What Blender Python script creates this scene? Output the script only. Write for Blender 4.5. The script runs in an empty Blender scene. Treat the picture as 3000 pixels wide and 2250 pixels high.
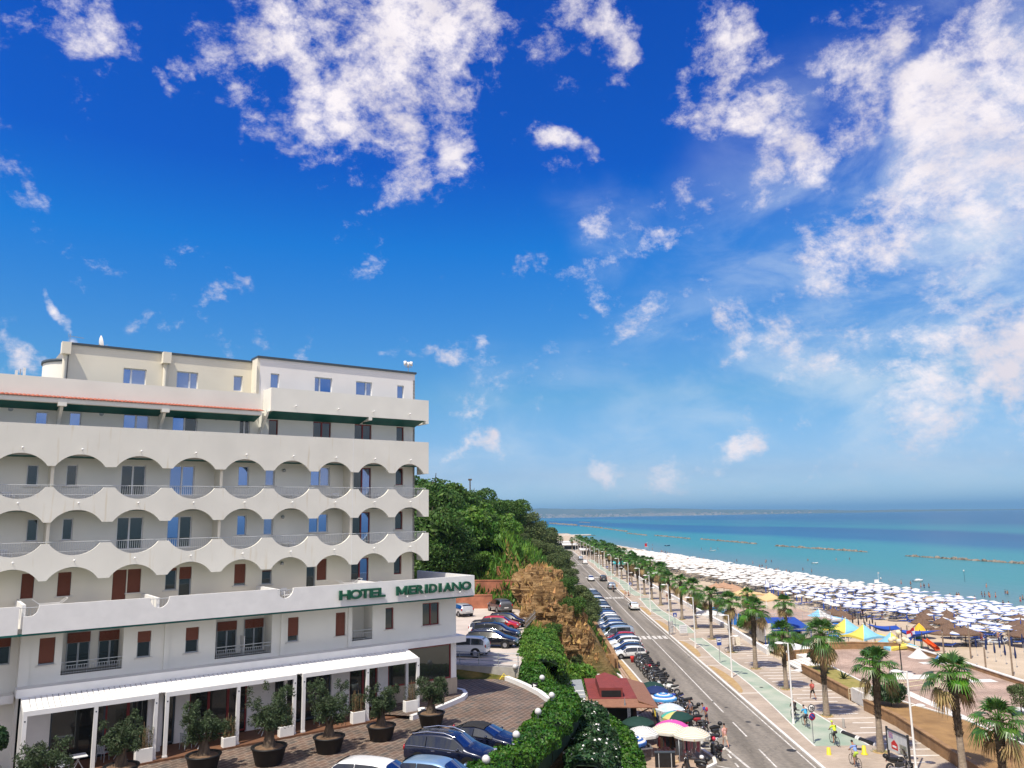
USE_HAZE = True
import bpy, bmesh, math, random
import numpy as np
from mathutils import Vector, Matrix
rnd = random.Random(7)
SC = bpy.context.scene
COL = SC.collection
R = math.radians
# ---------------------------------------------------------------- camera numbers (3000 x 2250 picture)
F_, H_ = 2300.0, 18.0
_p, _r = R(9.6), R(1.0)
FW = Vector((0, math.cos(_p), math.sin(_p)))
_up = Vector((0, -math.sin(_p), math.cos(_p))); _rt = Vector((1, 0, 0))
RT = _rt * math.cos(_r) - _up * math.sin(_r)
UP = _up * math.cos(_r) + _rt * math.sin(_r)
EYE = Vector((0, 0, H_))
def ray(px, py): return FW + RT * ((px - 1500) / F_) - UP * ((py - 1125) / F_)
def at(px, py, z=0.0):
    d = ray(px, py); return EYE + d * ((z - H_) / d.z)
# ---------------------------------------------------------------- properties
def tag(o, label=None, cat=None, group=None, kind=None):
    if label: o['label'] = label
    if cat: o['category'] = cat
    if group: o['group'] = group
    if kind: o['kind'] = kind
    return o
def empty(name, loc=(0, 0, 0), rz=0.0, label=None, cat=None, group=None):
    o = bpy.data.objects.new(name, None); COL.objects.link(o)
    o.location = loc; o.rotation_euler = (0, 0, rz); o.empty_display_size = .2
    return tag(o, label, cat, group)
def link(name, me, parent=None, loc=None, rz=0.0):
    o = bpy.data.objects.new(name, me); COL.objects.link(o)
    if parent: o.parent = parent
    if loc is not None: o.location = loc
    if rz: o.rotation_euler = (0, 0, rz)
    return o
def dup(root, loc=None, rz=None, label=None, group=None, scale=None, matmap=None):
    def cp(o, par):
        c = o.copy(); COL.objects.link(c)
        if par is not None: c.parent = par
        if matmap and c.type == 'MESH':
            for i, s in enumerate(c.material_slots):
                if s.material and s.material.name in matmap:
                    s.link = 'OBJECT'; s.material = matmap[s.material.name]
        for ch in list(kids.get(o.name, ())): cp(ch, c)
        return c
    kids = {}
    def scan(o):
        kids[o.name] = list(o.children)
        for c in o.children: scan(c)
    scan(root)
    n = cp(root, None)
    if loc is not None: n.location = loc
    if rz is not None: n.rotation_euler = (0, 0, rz)
    if scale is not None: n.scale = scale if hasattr(scale, '__len__') else (scale,) * 3
    if label: n['label'] = label
    if group: n['group'] = group
    return n
# ---------------------------------------------------------------- mesh builder
def frame_of(d):
    d = Vector(d).normalized()
    a = Vector((0, 0, 1)) if abs(d.z) < .95 else Vector((1, 0, 0))
    u = d.cross(a).normalized(); return u, d.cross(u).normalized()
class MB:
    def __init__(s): s.v, s.f, s.m, s.s = [], [], [], []
    def add(s, vs, fs, mi=0, sm=False):
        b = len(s.v); s.v += [tuple(v) for v in vs]
        for f in fs: s.f.append(tuple(b + i for i in f)); s.m.append(mi); s.s.append(sm)
        return s
    def box(s, x0, x1, y0, y1, z0, z1, mi=0):
        return s.add([(x0,y0,z0),(x1,y0,z0),(x1,y1,z0),(x0,y1,z0),(x0,y0,z1),(x1,y0,z1),(x1,y1,z1),(x0,y1,z1)],
                     [(0,3,2,1),(4,5,6,7),(0,1,5,4),(1,2,6,5),(2,3,7,6),(3,0,4,7)], mi)
    def bev(s, x0, x1, y0, y1, z0, z1, b=.03, mi=0):   # box with chamfered vertical and top edges
        def ring(e, z): return [(x0+e+b,y0+e,z),(x1-e-b,y0+e,z),(x1-e,y0+e+b,z),(x1-e,y1-e-b,z),(x1-e-b,y1-e,z),(x0+e+b,y1-e,z),(x0+e,y1-e-b,z),(x0+e,y0+e+b,z)]
        vs = ring(0, z0) + ring(0, z1-b) + ring(b, z1)
        fs = [(7,6,5,4,3,2,1,0), tuple(range(16,24))]
        for k in range(2):
            for i in range(8): fs.append((k*8+i, k*8+(i+1)%8, k*8+8+(i+1)%8, k*8+8+i))
        return s.add(vs, fs, mi)
    def obox(s, c, size, rz=0.0, mi=0, rx=0.0, ry=0.0):
        M = Matrix.Translation(c) @ Matrix.Rotation(rz,4,'Z') @ Matrix.Rotation(ry,4,'Y') @ Matrix.Rotation(rx,4,'X')
        a,b,h = size[0]/2,size[1]/2,size[2]/2
        return s.add([M@Vector(p) for p in [(-a,-b,-h),(a,-b,-h),(a,b,-h),(-a,b,-h),(-a,-b,h),(a,-b,h),(a,b,h),(-a,b,h)]],
                     [(0,3,2,1),(4,5,6,7),(0,1,5,4),(1,2,6,5),(2,3,7,6),(3,0,4,7)], mi)
    def tube(s, pts, r, n=8, mi=0, cap=True, sm=True):
        pts = [Vector(p) for p in pts]; rs = r if hasattr(r,'__len__') else [r]*len(pts)
        vs, fs = [], []
        u = None
        for i,p in enumerate(pts):
            d = (pts[min(i+1,len(pts)-1)] - pts[max(i-1,0)])
            if d.length < 1e-9: d = Vector((0,0,1))
            if u is None: u, w = frame_of(d)
            else:
                d = d.normalized(); u = (u - d*u.dot(d)).normalized(); w = d.cross(u)
            for k in range(n):
                a = 2*math.pi*k/n; vs.append(p + u*math.cos(a)*rs[i] + w*math.sin(a)*rs[i])
        for i in range(len(pts)-1):
            for k in range(n): fs.append((i*n+k, i*n+(k+1)%n, (i+1)*n+(k+1)%n, (i+1)*n+k))
        s.add(vs, fs, mi, sm)
        if cap:
            s.add(vs[:n], [tuple(range(n))[::-1]], mi); s.add(vs[-n:], [tuple(range(n))], mi)
        return s
    def cyl(s, p0, p1, r0, r1=None, n=12, mi=0, cap=True, sm=True):
        return s.tube([p0,p1],[r0, r0 if r1 is None else r1], n, mi, cap, sm)
    def lathe(s, prof, c=(0,0,0), n=16, mi=0, sm=True, sx=1.0, sy=1.0):
        vs, fs = [], []
        for r,z in prof:
            for k in range(n):
                a = 2*math.pi*k/n; vs.append((c[0]+r*sx*math.cos(a), c[1]+r*sy*math.sin(a), c[2]+z))
        for i in range(len(prof)-1):
            for k in range(n): fs.append((i*n+k, i*n+(k+1)%n, (i+1)*n+(k+1)%n, (i+1)*n+k))
        return s.add(vs, fs, mi, sm)
    def sphere(s, c, r, n=12, mi=0, sc=(1,1,1)):
        m = max(4, n//2)
        vs = [(c[0],c[1],c[2]-r*sc[2])]; fs = []
        for i in range(1,m):
            t = -math.pi/2 + math.pi*i/m
            for k in range(n):
                a = 2*math.pi*k/n
                vs.append((c[0]+r*sc[0]*math.cos(t)*math.cos(a), c[1]+r*sc[1]*math.cos(t)*math.sin(a), c[2]+r*sc[2]*math.sin(t)))
        vs.append((c[0],c[1],c[2]+r*sc[2]))
        for k in range(n): fs.append((0,1+(k+1)%n,1+k))
        for i in range(m-2):
            for k in range(n): fs.append((1+i*n+k,1+i*n+(k+1)%n,1+(i+1)*n+(k+1)%n,1+(i+1)*n+k))
        L = len(vs)-1; b = 1+(m-2)*n
        for k in range(n): fs.append((b+k,b+(k+1)%n,L))
        return s.add(vs, fs, mi, True)
    def poly(s, pts, mi=0): return s.add(pts, [tuple(range(len(pts)))], mi)
    def extr(s, pts, off, mi=0):                      # closed outline extruded by a vector
        o = Vector(off); n = len(pts); p2 = [Vector(p)+o for p in pts]
        s.add(list(pts)+p2, [tuple(range(n))[::-1], tuple(range(n,2*n))] + [(i,(i+1)%n,n+(i+1)%n,n+i) for i in range(n)], mi)
        return s
    def wall(s, path, h0, h1, t, mi=0):               # wall of thickness t along an open plan path
        P = [Vector((p[0],p[1],0)) for p in path]; A, B = [], []
        for i,p in enumerate(P):
            d = (P[min(i+1,len(P)-1)]-P[max(i-1,0)]).normalized(); nn = Vector((-d.y,d.x,0))*(t/2)
            A.append(p+nn); B.append(p-nn)
        hz = lambda h,i: h[i] if hasattr(h,'__len__') else h
        for i in range(len(P)-1):
            q = []
            for (c,j) in ((A,i),(A,i+1),(B,i+1),(B,i)): q.append((c[j].x,c[j].y,hz(h0,j)))
            for (c,j) in ((A,i),(A,i+1),(B,i+1),(B,i)): q.append((c[j].x,c[j].y,hz(h1,j)))
            fs = [(4,7,6,5),(0,1,5,4),(2,3,7,6)]
            if i == 0: fs.append((3,0,4,7))
            if i == len(P)-2: fs.append((1,2,6,5))
            s.add(q, fs, mi)
        return s
    def mesh(s, name, mats):
        me = bpy.data.meshes.new(name); me.from_pydata(s.v, [], s.f)
        for m in (mats if isinstance(mats,(list,tuple)) else [mats]): me.materials.append(m)
        me.polygons.foreach_set('material_index', s.m); me.polygons.foreach_set('use_smooth', s.s)
        me.update(); return me
    def build(s, name, mats, parent=None, loc=None, rz=0.0): return link(name, s.mesh(name, mats), parent, loc, rz)
def quads_mesh(name, V, mats, mi=None, sm=False):      # V: (n,4,3) array of quads
    V = np.asarray(V, dtype=np.float32); n = len(V)
    me = bpy.data.meshes.new(name)
    me.vertices.add(n*4); me.vertices.foreach_set('co', V.reshape(-1))
    me.loops.add(n*4); me.loops.foreach_set('vertex_index', np.arange(n*4, dtype=np.int32))
    me.polygons.add(n); me.polygons.foreach_set('loop_start', np.arange(0,n*4,4,dtype=np.int32))
    for m in (mats if isinstance(mats,(list,tuple)) else [mats]): me.materials.append(m)
    if mi is not None: me.polygons.foreach_set('material_index', np.asarray(mi,dtype=np.int32))
    me.update(calc_edges=True); me.validate(); return me
def sub_mesh(name, mats, parts):                       # parts: list of MB merged
    b = MB()
    for p in parts:
        k = len(b.v); b.v += p.v; b.f += [tuple(i+k for i in f) for f in p.f]; b.m += p.m; b.s += p.s
    return b.mesh(name, mats)
# ---------------------------------------------------------------- materials
def nt(m): return m.node_tree.nodes, m.node_tree.links
_MC = {}
def mat(name, col, rough=.75, var=.12, scale=3.0, bump=0.0, bscale=None, metal=0.0, spec=.4, island=0.0, coat=0.0, detail=4.0, col2=None, sheen=0, stretch=None, trans=0.0):
    if name in _MC: return _MC[name]
    m = bpy.data.materials.new(name); m.use_nodes = True; N, L = nt(m)
    b = N['Principled BSDF']; b.inputs['Roughness'].default_value = rough; b.inputs['Metallic'].default_value = metal
    b.inputs['Specular IOR Level'].default_value = spec; b.inputs['Coat Weight'].default_value = coat
    if coat: b.inputs['Coat Roughness'].default_value = .04
    tc = N.new('ShaderNodeTexCoord'); src = tc.outputs['Object']
    if stretch:
        mp = N.new('ShaderNodeMapping'); mp.inputs['Scale'].default_value = stretch; L.new(src, mp.inputs['Vector']); src = mp.outputs['Vector']
    if var > 0 or col2:
        nz = N.new('ShaderNodeTexNoise'); nz.inputs['Scale'].default_value = scale; nz.inputs['Detail'].default_value = detail
        L.new(src, nz.inputs['Vector'])
        cr = N.new('ShaderNodeValToRGB'); cr.color_ramp.elements[0].position = .3; cr.color_ramp.elements[1].position = .7
        c2 = col2 or [min(1, c*(1+var)) for c in col]; c1 = col if col2 else [c*(1-var) for c in col]
        cr.color_ramp.elements[0].color = (*c1, 1); cr.color_ramp.elements[1].color = (*c2, 1)
        L.new(nz.outputs['Fac'], cr.inputs['Fac']); out = cr.outputs['Color']
        if island > 0:
            g = N.new('ShaderNodeNewGeometry'); hs = N.new('ShaderNodeHueSaturation'); mr = N.new('ShaderNodeMapRange')
            mr.inputs['To Min'].default_value = 1-island; mr.inputs['To Max'].default_value = 1+island
            L.new(g.outputs['Random Per Island'], mr.inputs['Value']); L.new(mr.outputs['Result'], hs.inputs['Value']); L.new(out, hs.inputs['Color'])
            m2 = N.new('ShaderNodeMapRange'); m2.inputs['To Min'].default_value = .47; m2.inputs['To Max'].default_value = .515
            mm = N.new('ShaderNodeMath'); mm.operation = 'FRACT'; m3 = N.new('ShaderNodeMath'); m3.operation = 'MULTIPLY'; m3.inputs[1].default_value = 7.3
            L.new(g.outputs['Random Per Island'], m3.inputs[0]); L.new(m3.outputs[0], mm.inputs[0]); L.new(mm.outputs[0], m2.inputs['Value']); L.new(m2.outputs['Result'], hs.inputs['Hue'])
            out = hs.outputs['Color']
        L.new(out, b.inputs['Base Color'])
    else: b.inputs['Base Color'].default_value = (*col, 1)
    if trans > 0:
        tr = N.new('ShaderNodeBsdfTranslucent'); mx = N.new('ShaderNodeMixShader'); mx.inputs[0].default_value = trans
        L.new(b.inputs['Base Color'].links[0].from_socket, tr.inputs['Color']); L.new(b.outputs[0], mx.inputs[1]); L.new(tr.outputs[0], mx.inputs[2])
        L.new(mx.outputs[0], N['Material Output'].inputs['Surface'])
    if bump > 0:
        n2 = N.new('ShaderNodeTexNoise'); n2.inputs['Scale'].default_value = bscale or scale*4; n2.inputs['Detail'].default_value = 5
        L.new(src, n2.inputs['Vector']); bp = N.new('ShaderNodeBump'); bp.inputs['Strength'].default_value = bump; bp.inputs['Distance'].default_value = .05
        L.new(n2.outputs['Fac'], bp.inputs['Height']); L.new(bp.outputs[0], b.inputs['Normal'])
    _MC[name] = m; return m
def paint(name, col, metal=0.0, rough=.25): return mat('car_paint_'+name, col, rough, 0, coat=.9, metal=metal, spec=.5)
def stripes(name, cols, axis_expr='R', freq=6.0, rough=.8, trans=0.0):
    """bands of colours by radius ('R'), angle ('A') or along x ('X') in object space"""
    if name in _MC: return _MC[name]
    m = bpy.data.materials.new(name); m.use_nodes = True; N, L = nt(m); b = N['Principled BSDF']; b.inputs['Roughness'].default_value = rough
    b.inputs['Specular IOR Level'].default_value = .2
    tc = N.new('ShaderNodeTexCoord'); sx = N.new('ShaderNodeSeparateXYZ'); L.new(tc.outputs['Object'], sx.inputs[0])
    def mth(op, a, c=None):
        q = N.new('ShaderNodeMath'); q.operation = op
        for i,v in enumerate((a,c)):
            if v is None: continue
            if isinstance(v,(int,float)): q.inputs[i].default_value = v
            else: L.new(v, q.inputs[i])
        return q.outputs[0]
    if axis_expr == 'R':
        d = mth('POWER', mth('ADD', mth('MULTIPLY', sx.outputs[0], sx.outputs[0]), mth('MULTIPLY', sx.outputs[1], sx.outputs[1])), .5); t = mth('FRACT', mth('MULTIPLY', d, freq))
    elif axis_expr == 'A': t = mth('FRACT', mth('MULTIPLY', mth('ADD', mth('DIVIDE', mth('ARCTAN2', sx.outputs[1], sx.outputs[0]), 2*math.pi), .5), freq))
    elif axis_expr == 'Z': t = mth('FRACT', mth('MULTIPLY', sx.outputs[2], freq))
    else: t = mth('FRACT', mth('MULTIPLY', sx.outputs[0], freq))
    cr = N.new('ShaderNodeValToRGB'); cr.color_ramp.interpolation = 'CONSTANT'
    els = cr.color_ramp.elements
    while len(els) < len(cols): els.new(.5)
    for i,(p,c) in enumerate(cols): els[i].position = p; els[i].color = (*c,1)
    L.new(t, cr.inputs['Fac']); L.new(cr.outputs['Color'], b.inputs['Base Color'])
    if trans:
        tr = N.new('ShaderNodeBsdfTranslucent'); mx = N.new('ShaderNodeMixShader'); mx.inputs[0].default_value = trans
        L.new(cr.outputs['Color'], tr.inputs['Color']); L.new(b.outputs[0], mx.inputs[1]); L.new(tr.outputs[0], mx.inputs[2]); L.new(mx.outputs[0], N['Material Output'].inputs['Surface'])
    _MC[name] = m; return m
def paving(name, c1, c2, mortar, sx, sy, msize=.02, rot=0.0, rough=.85, bump=.3, var=.6, offset=.5):
    m = bpy.data.materials.new(name); m.use_nodes = True; N, L = nt(m); b = N['Principled BSDF']; b.inputs['Roughness'].default_value = rough
    b.inputs['Specular IOR Level'].default_value = .25
    tc = N.new('ShaderNodeTexCoord'); mp = N.new('ShaderNodeMapping'); mp.inputs['Rotation'].default_value = (0,0,rot); L.new(tc.outputs['Object'], mp.inputs[0])
    br = N.new('ShaderNodeTexBrick'); br.offset = offset; br.inputs['Color1'].default_value = (*c1,1); br.inputs['Color2'].default_value = (*c2,1); br.inputs['Mortar'].default_value = (*mortar,1)
    br.inputs['Scale'].default_value = 1; br.inputs['Brick Width'].default_value = sx; br.inputs['Row Height'].default_value = sy; br.inputs['Mortar Size'].default_value = msize; br.inputs['Bias'].default_value = 0.0
    L.new(mp.outputs[0], br.inputs['Vector'])
    nz = N.new('ShaderNodeTexNoise'); nz.inputs['Scale'].default_value = .35; nz.inputs['Detail'].default_value = 6; L.new(tc.outputs['Object'], nz.inputs['Vector'])
    hs = N.new('ShaderNodeHueSaturation'); mr = N.new('ShaderNodeMapRange'); mr.inputs['From Min'].default_value=.3; mr.inputs['From Max'].default_value=.7; mr.inputs['To Min'].default_value = 1-var/2; mr.inputs['To Max'].default_value = 1+var/2
    L.new(nz.outputs['Fac'], mr.inputs['Value']); L.new(mr.outputs['Result'], hs.inputs['Value']); L.new(br.outputs['Color'], hs.inputs['Color']); L.new(hs.outputs['Color'], b.inputs['Base Color'])
    if bump:
        bp = N.new('ShaderNodeBump'); bp.inputs['Strength'].default_value = bump; bp.inputs['Distance'].default_value = .02; bp.invert = True
        L.new(br.outputs['Fac'], bp.inputs['Height']); L.new(bp.outputs[0], b.inputs['Normal'])
    _MC[name] = m; return m
def glass(name, tint, refl=.5, rough=.03, dark=(.01,.014,.016)):
    m = bpy.data.materials.new(name); m.use_nodes = True; N, L = nt(m); b = N['Principled BSDF']
    b.inputs['Base Color'].default_value = (*dark,1); b.inputs['Roughness'].default_value = .2
    g = N.new('ShaderNodeBsdfGlossy'); g.inputs['Color'].default_value = (*tint,1); g.inputs['Roughness'].default_value = rough
    lw = N.new('ShaderNodeLayerWeight'); lw.inputs['Blend'].default_value = .35; ma = N.new('ShaderNodeMath'); ma.operation = 'MULTIPLY_ADD'; ma.inputs[1].default_value = .6; ma.inputs[2].default_value = refl; ma.use_clamp = True
    L.new(lw.outputs['Fresnel'], ma.inputs[0]); mx = N.new('ShaderNodeMixShader'); L.new(ma.outputs[0], mx.inputs[0]); L.new(b.outputs[0], mx.inputs[1]); L.new(g.outputs[0], mx.inputs[2]); L.new(mx.outputs[0], N['Material Output'].inputs['Surface'])
    _MC[name] = m; return m
M = {}
M['white_wall'] = mat('white_plaster', (.80,.785,.72), .85, .05, .5, .12, 30)
M['white_paint'] = mat('white_paint', (.80,.79,.77), .5, .04, 2)
M['cream_wall'] = mat('cream_plaster', (.80,.745,.62), .85, .05, .5, .12, 30)
M['teal'] = mat('teal_paint', (.004,.10,.085), .6, .15, 2)
M['coping'] = mat('dark_coping_metal', (.06,.08,.10), .45, .1)
M['red_frame'] = mat('red_brown_frame', (.22,.028,.03), .5, .1)
M['white_frame'] = mat('white_window_frame', (.72,.73,.75), .4, .03)
M['grey_frame'] = mat('grey_window_frame', (.36,.39,.42), .5, .05)
M['shutter'] = mat('brown_roller_shutter', (.19,.062,.038), .6, .12, 8, stretch=(1,1,6))
M['pane'] = glass('window_glass', (.30,.50,.95), .50)  # blue of the reflected sky is put into the glass tint
M['bright_wall'] = mat('bright_white_plaster', (.86,.825,.80), .85, .04, .5, .1, 30)
M['curtain_pane'] = glass('curtained_glass', (.35,.52,.92), .38, .05, (.20,.23,.28))  # same sky blue in the gloss, over a paler curtain base
M['dark_pane'] = glass('dark_glass', (.35,.42,.45), .10)
M['dark_room'] = mat('dark_interior', (.012,.014,.013), .9, .2)  # near-black colour standing for the shade inside rooms and openings
M['green_letter'] = mat('green_sign_letter', (.004,.085,.045), .45, .1)
M['terracotta'] = mat('terracotta_tile', (.34,.10,.06), .8, .4, 6)
M['rail'] = mat('painted_steel_rail', (.55,.57,.58), .4, .05, metal=.3)
M['steel'] = mat('galvanised_steel', (.42,.44,.46), .4, .1, metal=.7)
M['black'] = mat('black_plastic', (.012,.012,.013), .5, .2)
M['rubber'] = mat('black_rubber', (.018,.018,.019), .8, .1)
M['chrome'] = mat('chrome_trim', (.75,.76,.78), .12, 0, metal=1.0)
M['wood_deck'] = mat('timber_deck', (.16,.075,.04), .7, .3, 5, stretch=(1,8,1))
M['stone_clad'] = mat('stone_cladding', (.42,.35,.27), .8, .12, 3, stretch=(6,6,.6))
M['concrete'] = mat('concrete', (.38,.36,.33), .9, .15, 1.5, .2)
M['white_stone'] = mat('white_stone', (.68,.65,.60), .85, .1, 1.2, .1)
M['tan_stone'] = mat('tan_stone_wall', (.30,.175,.085), .9, .25, 1.2, .4, 8)
M['red_wall'] = mat('red_retaining_wall', (.34,.13,.075), .9, .3, .8, .4, 6)
M['bark'] = mat('bark', (.11,.08,.055), .95, .35, 5, .6, 18, stretch=(1,1,.35))
M['palm_bark'] = mat('palm_trunk_bark', (.30,.24,.18), .95, .25, 3, .8, 10, stretch=(1,1,2.5))
M['palm_boot'] = mat('palm_old_leaf_bases', (.10,.075,.05), .95, .4, 6, .8, 14)
M['soil'] = mat('soil', (.16,.10,.06), .95, .3, 4, .4)
M['leaf_olive'] = mat('olive_leaf', (.045,.075,.03), .6, .3, 1.5, island=.45, trans=.25)
M['leaf_hedge'] = mat('hedge_leaf', (.018,.085,.007), .5, .35, .8, island=.5, trans=.25, col2=(.06,.175,.012))
M['leaf_oleander'] = mat('oleander_leaf', (.022,.065,.018), .5, .35, 1, island=.5, trans=.2)
M['leaf_pine'] = mat('dark_tree_leaf', (.030,.095,.014), .6, .3, .35, island=.5, trans=.3, col2=(.095,.19,.03))
M['leaf_bright'] = mat('bright_shrub_leaf', (.05,.16,.016), .55, .3, .3, island=.5, trans=.3, col2=(.14,.28,.035))
M['leaf_dry'] = mat('dry_grass_leaf', (.36,.22,.07), .8, .3, .5, island=.4, col2=(.50,.32,.12))
M['palm_green'] = mat('palm_leaf', (.028,.095,.014), .4, .3, 1.0, island=.4, trans=.25, col2=(.075,.175,.026), spec=.5)
M['palm_lit'] = mat('palm_lit_leaf', (.07,.22,.015), .45, .2, 1.0, island=.25, trans=.3)  # brighter copy of the palm leaf, sunlight put into its colour; also on stalks
M['palm_dry'] = mat('dead_palm_leaf', (.42,.29,.15), .8, .3, 2, island=.35, col2=(.26,.21,.07))
M['flower_white'] = mat('white_flower', (.85,.83,.80), .6, .05)
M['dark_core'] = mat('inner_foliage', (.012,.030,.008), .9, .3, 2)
M['skin'] = mat('skin', (.50,.27,.18), .6, .05)
M['skin_tan'] = mat('tanned_skin', (.33,.16,.10), .6, .05)
M['hair'] = mat('dark_hair', (.02,.013,.01), .7, .1)
# ================================================================= world, sun, camera
SHAD_AZ, ELEV = R(57), R(61.5)                      # direction the shadows run (from +X), sun height
sun_dir = Vector((-math.cos(SHAD_AZ)*math.cos(ELEV), -math.sin(SHAD_AZ)*math.cos(ELEV), math.sin(ELEV)))
W = bpy.data.worlds.new("World"); SC.world = W; W.use_nodes = True
def build_world():
    N, L = W.node_tree.nodes, W.node_tree.links
    N.clear()
    out = N.new('ShaderNodeOutputWorld'); bg = N.new('ShaderNodeBackground'); L.new(bg.outputs[0], out.inputs[0])
    sky = N.new('ShaderNodeTexSky'); sky.sky_type = 'NISHITA'; sky.sun_disc = False
    sky.sun_elevation = ELEV; sky.sun_rotation = math.atan2(sun_dir.x, sun_dir.y)
    sky.altitude = 20; sky.air_density = 1.0; sky.dust_density = .6; sky.ozone_density = 3.0
    bg.inputs['Strength'].default_value = .12
    tc = N.new('ShaderNodeTexCoord'); D = tc.outputs['Generated']
    # deepen the clear sky towards the zenith (colour of the air by height)
    sz = N.new('ShaderNodeSeparateXYZ'); L.new(D, sz.inputs[0]); tr = N.new('ShaderNodeValToRGB'); e = tr.color_ramp.elements
    st = [(0,(.66,1.0,1.5)),(.05,(.56,.70,1.0)),(.15,(.32,.68,.90)),(.33,(.03,.57,1.18)),(.42,(.0,.36,1.14)),(.6,(.0,.31,1.12)),(1,(.2,.5,1.15))]
    while len(e) < len(st): e.new(.5)
    for k,(p,c) in enumerate(st): e[k].position = p; e[k].color = (*c,1)
    L.new(sz.outputs[2], tr.inputs[0])
    hs = N.new('ShaderNodeMix'); hs.data_type = 'RGBA'; hs.blend_type = 'MULTIPLY'; hs.inputs['Factor'].default_value = 1; L.new(sky.outputs[0], hs.inputs['A']); L.new(tr.outputs[0], hs.inputs['B'])
    def mr(v, a, b, c, d, typ='SMOOTHSTEP'):
        q = N.new('ShaderNodeMapRange'); q.interpolation_type = typ; q.clamp = True if typ == 'LINEAR' else q.clamp
        for k, x in zip(('From Min','From Max','To Min','To Max'), (a,b,c,d)): q.inputs[k].default_value = x
        L.new(v, q.inputs['Value']); return q.outputs['Result']
    def mth(op, a, b=None, c=None):
        q = N.new('ShaderNodeMath'); q.operation = op
        for i, v in enumerate((a,b,c)):
            if v is None: continue
            if isinstance(v, (int,float)): q.inputs[i].default_value = v
            else: L.new(v, q.inputs[i])
        return q.outputs[0]
    # warped direction so that cloud groups get ragged outlines
    wn = N.new('ShaderNodeTexNoise'); wn.inputs['Scale'].default_value = 7; wn.inputs['Detail'].default_value = 5; L.new(D, wn.inputs['Vector'])
    sb = N.new('ShaderNodeVectorMath'); sb.operation = 'SUBTRACT'; sb.inputs[1].default_value = (.5,.5,.5); L.new(wn.outputs['Color'], sb.inputs[0])
    sc = N.new('ShaderNodeVectorMath'); sc.operation = 'SCALE'; sc.inputs['Scale'].default_value = .19; L.new(sb.outputs[0], sc.inputs[0])
    ad = N.new('ShaderNodeVectorMath'); ad.operation = 'ADD'; L.new(D, ad.inputs[0]); L.new(sc.outputs[0], ad.inputs[1])
    DW = ad.outputs[0]
    def field(blobs, DV):
        tot = None
        for px, py, r, w in blobs:
            c = ray(px, py).normalized()
            ds = N.new('ShaderNodeVectorMath'); ds.operation = 'DISTANCE'; L.new(DV, ds.inputs[0]); ds.inputs[1].default_value = c
            v = mr(ds.outputs['Value'], r/2450*.15, r/2450*1.5, w, 0)
            tot = v if tot is None else mth('MAXIMUM', tot, v)
        return tot
    tot = field(CLOUDS, DW); veil = field(VEIL, DW)
    def noise(scale, det, rough, stretch, rot, dist=0.0):
        n = N.new('ShaderNodeTexNoise'); n.inputs['Scale'].default_value = scale; n.inputs['Detail'].default_value = det; n.inputs['Roughness'].default_value = rough; n.inputs['Distortion'].default_value = dist
        m = N.new('ShaderNodeMapping'); m.inputs['Scale'].default_value = stretch; m.inputs['Rotation'].default_value = rot; L.new(D, m.inputs[0]); L.new(m.outputs[0], n.inputs['Vector']); return n.outputs['Fac']
    nz = mr(noise(9, 10, .68, (1,1,1.2), (0,.5,.2), .2), .30, .70, -.6, .6, 'LINEAR')
    nf = mr(noise(30, 8, .7, (1,1,1.5), (.3,.2,.4)), .30, .70, -.28, .28, 'LINEAR')
    den = mth('ADD', mth('ADD', tot, nz), nf)
    behind = N.new('ShaderNodeSeparateXYZ'); L.new(D, behind.inputs[0])
    den = mth('ADD', den, mr(behind.outputs[1], .12, -.2, 0, .85))  # unseen cloud bank added behind the camera to raise the white fill light
    a = mr(den, .22, 1.08, 0, 1)
    av = mth('MULTIPLY', veil, mr(noise(6, 9, .62, (1,1,2.2), (0,.25,.1), .4), .36, .66, .12, .85))
    low = mr(behind.outputs[2], -.01, .03, 0, 1)
    a = mth('MULTIPLY', a, low); av = mth('MULTIPLY', av, low)
    vm = N.new('ShaderNodeMix'); vm.data_type = 'RGBA'; L.new(av, vm.inputs['Factor']); L.new(hs.outputs['Result'], vm.inputs['A']); vm.inputs['B'].default_value = (5.5,6.1,6.7,1)
    n2 = N.new('ShaderNodeTexNoise'); n2.inputs['Scale'].default_value = 14; n2.inputs['Detail'].default_value = 6; L.new(D, n2.inputs['Vector'])
    cc = N.new('ShaderNodeValToRGB'); cc.color_ramp.elements[0].position = .38; cc.color_ramp.elements[1].position = .62
    cc.color_ramp.elements[0].color = (5.9,5.5,5.95,1); cc.color_ramp.elements[1].color = (7.3,6.8,7.0,1); L.new(n2.outputs['Fac'], cc.inputs['Fac'])
    mx = N.new('ShaderNodeMix'); mx.data_type = 'RGBA'; L.new(a, mx.inputs['Factor']); L.new(vm.outputs['Result'], mx.inputs['A']); L.new(cc.outputs['Color'], mx.inputs['B'])
    L.new(mx.outputs['Result'], bg.inputs['Color'])
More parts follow.
